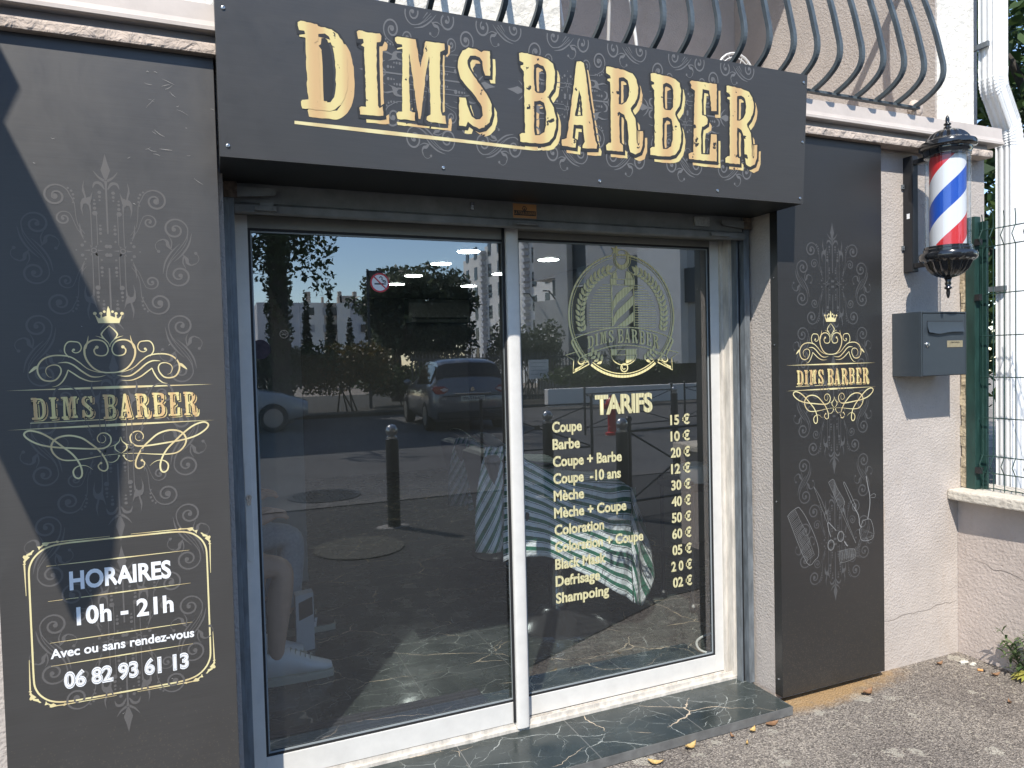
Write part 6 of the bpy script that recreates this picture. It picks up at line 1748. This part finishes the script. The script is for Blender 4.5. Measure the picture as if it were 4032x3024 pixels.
# road beyond the kerb, pavement joints
M['kerb_dark'] = mat('worn_kerb', (0.085, 0.082, 0.080), 0.85, vary=0.3, vscale=6)
M['road'] = mat('road_asphalt', (0.070, 0.071, 0.074), 0.9, vary=0.25, vscale=1.2, bump=0.3, bscale=80)
M['kerb'] = mat('concrete_kerb', (0.22, 0.21, 0.20), 0.85, vary=0.2, vscale=6)
b = MB(); b.box(-40, 60, -4.98, -4.72, 0.003, 0.014); structure(b.obj('kerb_strip', M['kerb_dark']))
b = MB(); b.add([(-40, -17.5, 0.004), (60, -17.5, 0.004), (60, -4.98, 0.004), (-40, -4.98, 0.004)], [(0, 1, 2, 3)]); structure(b.obj('road', M['road']))
b = MB(); b.box(-40, 60, -30, -17.5, 0.0, 0.10); structure(b.obj('shaded_far_pavement', mat('shade_dark_paving', (0.030, 0.028, 0.022), 0.95, vary=0.4, vscale=6)))  # far pavement, with the shade under the hedges put into its colour
M['cast_iron'] = mat('cast_iron', (0.035, 0.036, 0.038), 0.55, 0.4, vary=0.6, vscale=60)
for x, y, r_, lab_ in ((1.10, -5.43, 0.40, 'grid patterned round manhole cover in the road'), (1.03, -2.95, 0.36, 'plain round manhole cover on the pavement')):
    t = thing('manhole_cover', lab_, 'manhole cover', (x, y, 0)); b = MB(); b.lathe(x, y, [(r_, 0.005), (r_, 0.013), (r_ * 0.9, 0.014)], 40); b.obj('disc', M['cast_iron'] if r_ > 0.38 else mat('sandy_cover', (0.062, 0.060, 0.052), 0.9, vary=0.2), t, auto=30)
    if r_ > 0.38:
        b = MB()
        for i in range(-9, 10):
            for j in range(-9, 10):
                if i * i + j * j < 80: b.box(x + i * 0.04 - 0.012, x + i * 0.04 + 0.012, y + j * 0.04 - 0.012, y + j * 0.04 + 0.012, 0.0145, 0.019)
        b.obj('studs', M['cast_iron'], t)
M['bollard'] = mat('black_street_iron', (0.014, 0.015, 0.017), 0.35, vary=0.2)
M['ball'] = mat('brushed_steel_ball', (0.45, 0.45, 0.45), 0.28, 0.9, vary=0.2, vscale=30)
def bollard(x, y, label):
    t = thing('bollard', label, 'bollard', (x, y, 0), 'black street bollards with steel balls')
    b = MB(); b.lathe(x, y, [(0.058, 0.0), (0.058, 0.80), (0.050, 0.805)], 24); b.obj('post', M['bollard'], t, auto=40)
    b = MB(); b.lathe(x, y, [(0.048, 0.806), (0.048, 0.822), (0.030, 0.830)], 24); b.obj('collar', M['ball'], t, auto=40)
    b = MB(); b.ball((x, y, 0.878), 0.056, 20); b.obj('ball_top', M['ball'], t, smooth=True)
    b = MB(); b.ball((x - 0.01, y, 0.004), 0.11, 10, 1.5, 1.0, 0.06); b.obj('mortar_collar', M['kerb'], t, smooth=True)
bollard(1.46, -3.56, 'black bollard with a steel ball standing alone, mirrored in the left leaf')
bollard(3.30, -4.07, 'black bollard mirrored beside the meeting stile, left of the price list')
bollard(3.44, -2.78, 'black bollard mirrored behind the price list, carrying the crossed barrier')
bollard(7.9, -8.2, 'black bollard far across the road near the hydrant')
bollard(10.4, -9.6, 'black bollard farthest along the opposite pavement')
def barrier(x0, y0, x1, y1, label):
    t = thing('street_barrier', label, 'barrier', ((x0 + x1) / 2, (y0 + y1) / 2, 0), 'crossed black street barriers')
    P_ = lambda f, z: (x0 + (x1 - x0) * f, y0 + (y1 - y0) * f, z)
    b = MB()
    for z in (0.80, 0.14): b.tube([P_(0.0, z), P_(1, z)], 0.013, 8)
    for f in (0.0, 1.0): b.tube([P_(f, 0.0), P_(f, 0.90)], 0.022, 10); b.ball(P_(f, 0.915), 0.032, 10)
    b.obj('frame', M['bollard'], t)
    b = MB(); b.tube([P_(0.02, 0.78), P_(0.98, 0.16)], 0.010, 8); b.tube([P_(0.02, 0.16), P_(0.98, 0.78)], 0.010, 8); c = P_(0.5, 0.47); b.box(c[0] - 0.035, c[0] + 0.035, c[1] - 0.02, c[1] + 0.02, 0.435, 0.505); b.obj('cross', M['bollard'], t)
barrier(3.54, -2.82, 4.70, -2.95, 'crossed black barrier fixed to the bollard behind the price list')
barrier(3.55, -6.9, 5.3, -6.7, 'crossed black barrier mirrored left of the price list, beyond the road')
barrier(6.6, -9.3, 8.9, -9.7, 'crossed black barrier in front of the red hydrant')
barrier(9.6, -10.2, 12.4, -11.0, 'long crossed black barrier farthest to the right')
hy = thing('fire_hydrant', 'red fire hydrant on the opposite pavement', 'hydrant', (7.05, -9.05, 0))
M['red_paint'] = mat('red_hydrant_paint', (0.45, 0.02, 0.02), 0.35)
b = MB(); b.lathe(7.05, -9.05, [(0.13, 0.0), (0.13, 0.05), (0.08, 0.07), (0.08, 0.5), (0.12, 0.53), (0.12, 0.60), (0.10, 0.68), (0.04, 0.73), (0.04, 0.77)], 20); b.obj('barrel', M['red_paint'], hy, auto=40)
b = MB(); b.tube([(6.86, -9.05, 0.56), (7.24, -9.05, 0.56)], 0.055, 12); b.obj('outlet', M['red_paint'], hy, auto=40)

# cars ------------------------------------------------
M['car_grey'] = mat('grey_car_paint', (0.17, 0.175, 0.185), 0.28, 0.4, coat=0.8); M['car_white'] = mat('white_car_paint', (0.36, 0.37, 0.38), 0.3, coat=0.8)
M['car_glass'] = mat('car_window', (0.008, 0.009, 0.010), 0.05); M['tyre'] = mat('tyre', (0.015, 0.015, 0.015), 0.8); M['alloy'] = mat('alloy_rim', (0.45, 0.45, 0.46), 0.3, 0.9)
M['tail'] = mat('tail_lamp', (0.28, 0.012, 0.016), 0.12, coat=1.0); M['tail_w'] = mat('clear_lamp', (0.55, 0.50, 0.50), 0.12); M['car_plastic'] = mat('car_plastic', (0.02, 0.02, 0.021), 0.6); M['plate_y'] = mat('number_plate', (0.55, 0.55, 0.50), 0.4)
def car(label, x, y, rot, paint, L_=4.12, W_=1.78, H_=1.56):
    """tail at +y of its own axes, centre on the ground"""
    t = thing('parked_car', label, 'car', (x, y, 0), 'parked cars')
    cr_, sr_ = math.cos(rot), math.sin(rot)
    T = lambda p: (x + p[0] * cr_ - p[1] * sr_, y + p[0] * sr_ + p[1] * cr_, p[2])
    def put_(b, name, m_, parent=t, **k): b.v = [T(p) for p in b.v]; return b.obj(name, m_, parent, **k)
    hw = W_ / 2
    # stations tail -> nose: (y, half width, sill z, belt z, roof half width, roof z)
    st_ = [(L_ / 2, 0.72, 0.42, 0.72, 0.64, 0.80), (L_ / 2 - 0.06, 0.82, 0.30, 0.90, 0.74, 0.98), (L_ / 2 - 0.16, 0.87, 0.22, 0.98, 0.70, 1.12), (L_ / 2 - 0.42, 0.885, 0.22, 1.00, 0.62, 1.46), (L_ / 2 - 0.62, 0.89, 0.22, 1.00, 0.60, 1.53),
           (L_ / 2 - 1.3, 0.89, 0.22, 0.98, 0.60, H_), (L_ / 2 - 1.9, 0.89, 0.22, 0.96, 0.60, H_ - 0.03), (L_ / 2 - 2.7, 0.885, 0.22, 0.95, 0.66, 1.05), (L_ / 2 - 3.1, 0.87, 0.22, 0.93, 0.70, 0.97), (L_ / 2 - 3.75, 0.82, 0.24, 0.82, 0.66, 0.84), (-L_ / 2, 0.66, 0.34, 0.62, 0.55, 0.66)]
    b = MB(); vs, fs = [], []
    def ringp(s_):
        yy, w_, s0, bz, rw_, rz = s_
        half = [(w_ * 0.86, s0), (w_ * 0.99, s0 + 0.12), (w_, (s0 + bz) / 2), (w_ * 0.985, bz - 0.06), (w_ * 0.95, bz), ((w_ * 0.9 + rw_) / 2, (bz + rz) / 2 + 0.02), (rw_ + 0.03, rz - 0.05), (rw_ * 0.8, rz), (0, rz + 0.02)]
        return [(u, yy, z) for u, z in half] + [(-u, yy, z) for u, z in reversed(half[:-1])]
    rings = [ringp(s_) for s_ in st_]; n_ = len(rings[0])
    for r_ in rings: vs += r_
    for i in range(len(rings) - 1):
        for k in range(n_): fs.append((i * n_ + k, (i + 1) * n_ + k, (i + 1) * n_ + (k + 1) % n_, i * n_ + (k + 1) % n_))
    fs += [tuple(range(n_)), tuple((len(rings) - 1) * n_ + k for k in range(n_ - 1, -1, -1))]
    b.add(vs, fs); body = put_(b, 'body', paint, auto=38)
    # windows as shells just proud of the body
    b = MB(); a1, a2 = rings[2], rings[3]
    def gp(ra, rb, k, f, out): 
        p = Vector(ra[k]).lerp(Vector(rb[k]), f); return p + Vector(out)
    for (ks, f0, f1) in ((list(range(5, 12)), 0.12, 0.96),):
        lo = [gp(a1, a2, k, f0, (0, 0.018, 0.006)) for k in ks]; hi = [gp(a1, a2, k, f1, (0, 0.018, 0.006)) for k in ks]
        b.add(lo + hi, [(i, i + 1, len(ks) + i + 1, len(ks) + i) for i in range(len(ks) - 1)])
    put_(b, 'rear_window', M['car_glass'])
    for s_ in (-1, 1):
        b = MB(); seq = rings[3:8]; lo, hi = [], []
        for r_ in seq:
            p4, p6 = Vector(r_[4]), Vector(r_[6]); 
            lo.append((s_ * (p4.x + 0.004), p4.y, p4.z + 0.03)); q = p4.lerp(p6, 0.86); hi.append((s_ * (q.x + 0.022), q.y, q.z))
        m_ = len(lo); b.add(lo + hi, [(i, i + 1, m_ + i + 1, m_ + i) for i in range(m_ - 1)]); put_(b, 'side_window', M['car_glass'])
        for yy in (L_ / 2 - 0.78, -L_ / 2 + 0.78):
            b = MB(); b.lathe(0, 0, [(0.20, -0.10), (0.31, -0.10), (0.325, -0.06), (0.325, 0.08), (0.30, 0.105), (0.215, 0.105)], 32)
            b.v = [(s_ * (hw - 0.10) + s_ * p[2], yy + p[0], 0.325 + p[1]) for p in b.v]; wh_ = put_(b, 'wheel', M['tyre'], auto=40)
            b = MB(); b.lathe(0, 0, [(0.02, 0.095), (0.05, 0.100), (0.20, 0.090), (0.213, 0.107)], 32)
            for q in range(5):
                a_ = R(72 * q); c2, s2 = math.cos(a_), math.sin(a_); b.add([(u * c2 - v * s2, u * s2 + v * c2, 0.104) for u, v in ((0.03, -0.03), (0.2, -0.018), (0.2, 0.018), (0.03, 0.03))], [(0, 1, 2, 3)])
            b.v = [(s_ * (hw - 0.10) + s_ * p[2], yy + p[0], 0.325 + p[1]) for p in b.v]; put_(b, 'rim', M['alloy'], wh_, auto=40)
        b = MB(); yb = L_ / 2 - 0.05
        b.prism([(s_ * 0.50, 0.90), (s_ * 0.60, 0.98), (s_ * 0.80, 0.985), (s_ * 0.865, 0.93), (s_ * 0.80, 0.82), (s_ * 0.62, 0.80)], 1, yb - 0.14, yb + 0.035); tl = put_(b, 'tail_light', M['tail'], bevel=0.02)
        b = MB(); b.prism([(s_ * 0.52, 0.905), (s_ * 0.60, 0.945), (s_ * 0.70, 0.915), (s_ * 0.62, 0.86)], 1, yb + 0.03, yb + 0.04); put_(b, 'clear_lens', M['tail_w'], tl)
        b = MB(); b.ball((s_ * (hw + 0.06), -L_ / 2 + 1.55, 1.02), 0.10, 10, 1.0, 0.6, 0.75); put_(b, 'mirror', paint, smooth=True)
    b = MB(); b.box(-0.76, 0.76, L_ / 2 - 0.16, L_ / 2 + 0.03, 0.28, 0.44); put_(b, 'bumper_guard', M['car_plastic'], bevel=0.03)
    b = MB(); b.box(-0.26, 0.26, L_ / 2 + 0.010, L_ / 2 + 0.022, 0.66, 0.77); np2 = put_(b, 'number_plate', M['plate_y'])
    b = MB(); b.box(-0.40, 0.40, L_ / 2 - 0.02, L_ / 2 + 0.030, 0.80, 0.835); put_(b, 'chrome_strip', M['chrome'], bevel=0.008)
    b = MB(); b.prism([(0, 0.965), (0.045, 0.90), (0, 0.835 + 0.01), (-0.045, 0.90)], 1, L_ / 2 - 0.08, L_ / 2 + 0.005); put_(b, 'badge', M['chrome'])
    b = MB(); b.tube([(0, L_ / 2 - 0.75, H_ - 0.02), (0, L_ / 2 - 0.63, H_ + 0.20)], 0.006, 6); put_(b, 'aerial', M['car_plastic'])
    me = text_mesh('DV-617-NY', -0.225, 0.225, 0.685, 0.062, 0.02)
    for v in me.vertices: v.co = Vector(T((-v.co.x, L_ / 2 + 0.0235, v.co.y)))
    me.materials.clear(); me.materials.append(M['black_ink']); link_mesh('plate_text', me, np2)
    return t
car('dark grey hatchback seen from behind, mirrored in the left leaf', 5.22, -13.5, R(5), M['car_grey'])
car('white car parked further left, mirrored above the lock of the door', -0.15, -14.9, R(92), M['car_white'], 4.3, 1.8, 1.58)

# trees and hedges ------------------------------------
tr = tree('big ivy clad tree with a thick trunk at the left of the mirrored street', 1.60, -16.6, 12.0, [(k6[0] * 1.57, k6[1] * 1.57, 1.48 + (k6[2] - 1.48) * 1.57, k6[3] * 1.57, k6[4] * 1.57, k6[5] * 1.57) for k6 in [(-0.4, 0.1, 3.9, 1.0, 0.9, 0.9), (0.0, -0.3, 4.6, 1.2, 1.1, 0.8), (0.62, 0.1, 3.45, 0.42, 0.5, 0.32), (0.50, 0.0, 3.05, 0.30, 0.4, 0.18), (0.75, 0.0, 3.10, 0.22, 0.3, 0.22), (0.70, 0.1, 2.80, 0.24, 0.25, 0.16), (0.30, 0, 3.7, 0.5, 0.5, 0.5), (-0.1, 0, 3.2, 0.5, 0.5, 0.4)]], 0.25, 7500, 0.085, M['leaf'], 3, trunk_h=0.40)
b = MB(); rr = random.Random(8); foliage(b, [(1.60, -16.6, 0.5 + 0.62 * k, 0.36, 0.36, 0.50) for k in range(8)], 3200, 0.075, rr); b.obj('ivy', M['leaf'], tr)
tree('tall dense tree clump behind the mirrored grey car', 7.7, -24.5, 6.6, clump(rc, 44, 1.5, 3.4, 2.1, 0.6, 0.9), 0.22, 15000, 0.11, M['leaf_b'], 21, 'street trees', 0.3)
tree('dark bushy tree left of the tall clump', 6.2, -23.0, 6.0, clump(rc, 30, 0.95, 3.2, 1.9, 0.45, 0.7), 0.20, 9000, 0.10, M['leaf_b'], 22, 'street trees', 0.3)
for i, (x, y, h) in enumerate(((5.5, -44, 6.3), (7.0, -44, 6.8), (8.4, -45, 4.7), (9.6, -44, 7.5), (10.1, -43, 4.2))):
    t = thing('cypress', 'dark pointed cypresses before the distant flats', 'tree', (x, y, 0), 'dark pointed cypresses before the distant flats')
    b = MB(); b.tube([(x, y, 0), (x, y, h * 0.5)], 0.12, 8); b.obj('trunk', M['bark'], t)
    b = MB(); rr = random.Random(40 + i); foliage(b, [(x, y, h * (0.12 + 0.10 * k), 0.52 * (1 - 0.095 * k), 0.52 * (1 - 0.095 * k), h * 0.10) for k in range(9)], 1500, 0.15, rr, -0.3); b.obj('crown', M['leaf_c'], t)
def shrub(label, x, y, rx, ry, h, n, leaf, m_, seed):
    rr = random.Random(seed); t = thing('shrub', label, 'shrub', (x, y, 0), 'shrubs along the far pavement')
    b = MB()
    for k in range(5): b.tube([(x + rr.uniform(-.3, .3) * rx, y, 0.0), (x + rr.uniform(-.6, .6) * rx, y + rr.uniform(-.3, .3) * ry, h * 0.7)], [0.03, 0.012], 6)
    b.obj('stems', M['bark'], t)
    b = MB(); bl = [(x + rr.uniform(-.7, .7) * rx, y + rr.uniform(-.6, .6) * ry, h * rr.uniform(0.45, 0.80), rx * 0.42, ry * 0.5, h * 0.22) for _ in range(16)]
    foliage(b, bl, n, leaf, rr, 0.9); b.obj('foliage', m_, t); return t
shrub('rusty orange topped shrub behind the parked cars', 3.55, -18.6, 1.5, 1.0, 2.15, 5500, 0.075, M['leaf_y'], 51)
shrub('dark green shrub left of the rusty one', 1.7, -18.2, 1.6, 1.0, 2.3, 5000, 0.075, M['leaf'], 52)
shrub('long dark hedge under the distant flats', 6.3, -20.0, 2.4, 1.0, 1.5, 6000, 0.08, M['leaf'], 53)
shrub('green shrub beneath the tall white flats', 11.3, -22.5, 1.5, 1.0, 3.2, 5000, 0.09, M['leaf_b'], 54)
shrub('low planting behind the white wall', 13.0, -18.2, 3.0, 0.7, 1.5, 5000, 0.08, M['leaf'], 55)
pm = thing('palm', 'small fan palm in front of the grey building', 'palm', (12.2, -17.6, 0))
b = MB(); b.tube([(12.2, -17.6, 0), (12.22, -17.6, 1.35)], [0.13, 0.10], 10); b.obj('trunk', M['bark'], pm)
b = MB(); rr = random.Random(61)
for k in range(46):
    a_ = rr.uniform(0, 6.28); e_ = rr.uniform(-0.5, 1.3); l = rr.uniform(0.7, 1.05)
    blade(b, (12.22, -17.6, 1.4), (12.22 + l * math.cos(a_) * math.cos(e_), -17.6 + l * math.sin(a_) * math.cos(e_), 1.4 + l * math.sin(e_)), 0.022, droop=0.10)
b.obj('fronds', M['leaf_b'], pm)

# buildings across the street -------------------------
M['flats_white'] = mat('white_render', (0.80, 0.79, 0.76), 0.85, vary=0.08, vscale=0.6); M['flats_grey'] = mat('pale_grey_render', (0.58, 0.59, 0.63), 0.85, vary=0.10, vscale=0.5); M['flats_beige'] = mat('beige_render', (0.52, 0.45, 0.38), 0.85, vary=0.08, vscale=0.5)
M['mod_grey'] = mat('warm_grey_render', (0.55, 0.54, 0.52), 0.85, vary=0.07, vscale=0.7); M['mod_dark'] = mat('slate_cladding', (0.050, 0.058, 0.068), 0.5); M['pane'] = mat('dark_window', (0.02, 0.023, 0.028), 0.08); M['blind'] = mat('roller_blind', (0.42, 0.44, 0.47), 0.7)
fl = thing('apartment_building', 'distant low flats with a row of chimneys on the flat roof', 'building', (20, -88, 0))
b = MB()
for k, (x0, x1, m_) in enumerate(((5.0, 10.7, 0), (10.7, 12.8, 1), (12.8, 14.4, 2), (14.4, 16.0, 1), (16.0, 20.2, 0))): b.box(x0, x1, -96, -88.0 + 0.25 * (k % 2), 0, 9.25, m_)
b.obj('wall', [M['flats_grey'], M['flats_white'], M['flats_beige']], fl)
for x, w_, h in ((8.7, .55, 1.5), (11.2, .55, 1.5), (12.95, .25, 0.9), (15.1, .45, 1.6), (17.0, .45, 1.6), (19.2, .25, 0.8)):
    b = MB(); b.box(x - w_ / 2, x + w_ / 2, -90, -89.4, 9.25, 9.25 + h); b.obj('chimney', M['flats_beige'], fl)
b = MB(); b.box(15.1, 17.0, -92, -89.4, 9.25, 10.3); b.obj('stair_head', M['flats_beige'], fl)
for x in (8.4, 11.3, 13.2, 14.0, 17.9):
    for z in (5.6, 7.7): b = MB(); b.box(x - 0.55, x + 0.35, -87.9, -87.70, z, z + 0.95); b.obj('window', M['pane'] if (x + z) % 2 > 0.9 else M['blind'], fl)
wf = thing('apartment_tower', 'tall white block of flats lit from the left, mirrored at the meeting stile', 'building', (19, -44, 0))
b = MB()
for k in range(6): b.box(18.9 + 0.35 * (k % 2), 30, -52 + 4.0 * k, -48 + 4.0 * k, 0, 9.6 + 0.55 * k)
b.obj('wall', M['flats_white'], wf)
for k in range(6):
    for j in range(2):
        for q in range(6):
            x = 18.9 + 0.35 * (k % 2); y = -51.3 + 4.0 * k + 1.9 * j
            b = MB(); b.box(x - 0.03, x + 0.05, y, y + 0.62, 1.6 + 1.55 * q, 2.55 + 1.55 * q); b.obj('window', M['pane'], wf)
for k in (1, 3, 5):
    b = MB(); x = 18.9 + 0.35 * (k % 2)
    for q in range(22): b.box(x - 0.38, x - 0.002, -48.2 + 4.0 * (k - 1), -47.7 + 4.0 * (k - 1), 0.8 + 0.42 * q, 1.02 + 0.42 * q)
    b.obj('drying_grille', M['flats_grey'], wf)
mo = thing('modern_building', 'grey modern block with dark window strips and loggias behind the price list', 'building', (15, -24, 0))
b = MB()
b.box(10.55, 12.0, -28, -21.6, 1.25, 1.95); b.box(10.55, 12.0, -28, -21.6, 2.95, 4.15); b.box(10.55, 12.0, -28, -21.6, 5.1, 9.5)
b.box(12.0, 12.62, -28, -21.3, 1.25, 9.5); b.box(13.55, 24, -28, -21.3, 1.25, 9.5); b.box(12.62, 13.55, -28, -21.9, 1.25, 9.5)
b.obj('wall', M['mod_grey'], mo)
b = MB(); b.box(10.6, 11.99, -28, -24.2, 1.95, 2.949); b.box(10.6, 11.99, -28, -24.2, 4.151, 5.099); b.obj('loggia_wall', M['flats_white'], mo)
b = MB(); b.box(12.625, 13.545, -21.895, -21.62, 1.9, 6.6); b.obj('dark_strip', M['mod_dark'], mo)
b = MB(); b.box(16.1, 17.7, -21.295, -20.9, 1.25, 9.5); b.obj('projecting_bay', M['flats_white'], mo)
b = MB(); b.box(17.72, 24, -21.295, -21.1, 3.4, 4.6); b.box(10.6, 24, -27.9, -21.62, 0.1, 1.249); b.obj('dark_band', M['mod_dark'], mo)
for z in (2.55, 4.6): b = MB(); b.box(12.85, 13.40, -21.62, -21.58, z, z + 0.80); wi = b.obj('window', M['pane'], mo); b = MB(); b.box(12.98, 13.38, -21.575, -21.55, z + 0.05, z + 0.55 if z > 4 else z + 0.3); b.obj('blind', M['blind'], wi); b = MB(); b.box(12.80, 13.45, -21.60, -21.45, z - 0.06, z - 0.002); b.obj('sill', M['flats_white'], wi)
for x, z in ((10.8, 2.0), (11.35, 2.0), (10.8, 4.2), (11.35, 4.2)): b = MB(); b.box(x, x + 0.22, -24.18, -24.1, z + 0.05, z + 0.7); b.obj('window', M['pane'], mo)
for z in (2.0, 4.2): b = MB(); b.box(11.62, 11.95, -21.62, -21.55, z + 0.1, z + 0.8); b.obj('window', M['pane'], mo)
for z in (2.2, 4.1): b = MB(); b.box(15.5, 16.08, -21.28, -21.22, z, z + 1.3); b.obj('window', M['pane'], mo)
for x, z in ((10.7, 4.15), (11.8, 4.15), (10.7, 1.95), (11.8, 1.95), (14.0, 6.2), (19.0, 4.7)):
    b = MB(); b.tube([(x, -21.5, z), (x - 0.05, -21.2, z + 0.35), (x - 0.20, -21.0, z + 0.37)], 0.03, 6); b.obj('rail_bracket', M['mod_dark'], mo)
mo.location = (15, -21.5, 0)
for c_h in mo.children: c_h.matrix_parent_inverse = Matrix.Translation((-15, 21.5, 0))
mo.rotation_euler = (0, 0, R(75)); mo.scale = (1.25, 1, 1)
b = MB(); b.box(9.0, 18, -16.2, -15.95, 0.1, 0.62); tag(b.obj('white_wall', M['flats_white'], bevel=0.02), 'low white wall in front of the planting across the street', 'wall')
rf = thing('railing_fence', 'dark slatted railing fence between the trees and the grey building', 'fence', (8, -19.3, 0))
b = MB()
for k in range(60): b.box(5.8 + 0.12 * k, 5.83 + 0.12 * k, -19.33, -19.30, 0.15, 1.75)
b.obj('slats', M['mod_dark'], rf)
b = MB(); b.box(5.75, 13.0, -19.35, -19.335, 0.25, 0.32); b.box(5.75, 13.0, -19.35, -19.335, 1.55, 1.62); b.obj('rails', M['mod_dark'], rf)
for x, w_ in ((7.75, 0.95), (10.25, 0.75)):
    bs = thing('notice_board', 'pale notice board hanging on the slatted fence, ' + ('beside the grey car' if x < 9 else 'right of the meeting stile'), 'sign', (x, -19.2, 1.0))
    b = MB(); b.box(x - w_ / 2, x + w_ / 2, -19.28, -19.25, 0.85, 1.50); b.obj('board', M['white_print'], bs)
    a = Art()
    for q in range(4): a.poly([(x - w_ * 0.4, 1.38 - 0.13 * q), (x + w_ * (0.4 - 0.1 * (q % 2)), 1.38 - 0.13 * q), (x + w_ * (0.4 - 0.1 * (q % 2)), 1.41 - 0.13 * q), (x - w_ * 0.4, 1.41 - 0.13 * q)])
    a.obj('faded_lines', M['flats_grey'], bs, lambda u, w, d: (u, -19.248 + d, w))
lm = thing('street_lamp', 'slim street lamp with a flat box head beside the tree clump', 'street lamp', (4.50, -19.5, 0))
b = MB(); b.tube([(4.50, -19.5, 0.1), (4.52, -19.5, 4.45)], [0.05, 0.035], 10); b.obj('post', M['mod_dark'], lm)
b = MB(); b.box(4.55, 4.98, -19.58, -19.42, 4.25, 4.40); b.tube([(4.5, -19.5, 4.33), (4.56, -19.5, 4.33)], 0.03, 8); b.obj('lamp_head', M['mod_dark'], lm)
ow = thing('corner_building', 'weathered grey wall of the neighbouring building at the far left of the glass', 'building', (0.2, -12, 0))
b = MB(); b.box(-9, 0.35, -22, -15.6, 0, 9); b.obj('wall', M['flats_grey'], ow)
b = MB(); b.box(-0.55, 0.1, -15.6, -15.55, 3.2, 4.4); b.obj('window', M['pane'], ow)

# tree that shows beyond the downpipe
tree('dark leafy tree behind the corner of the building and the downpipe', 8.4, 2.6, 7.2, clump(random.Random(77), 90, 3.2, 4.2, 2.9, 0.8, 1.3), 0.22, 30000, 0.08, M['leaf'], 78, None, 0.3)
shrub('dark shrub low behind the mesh fence', 7.6, 1.6, 1.6, 1.2, 2.6, 4500, 0.07, M['leaf'], 79)
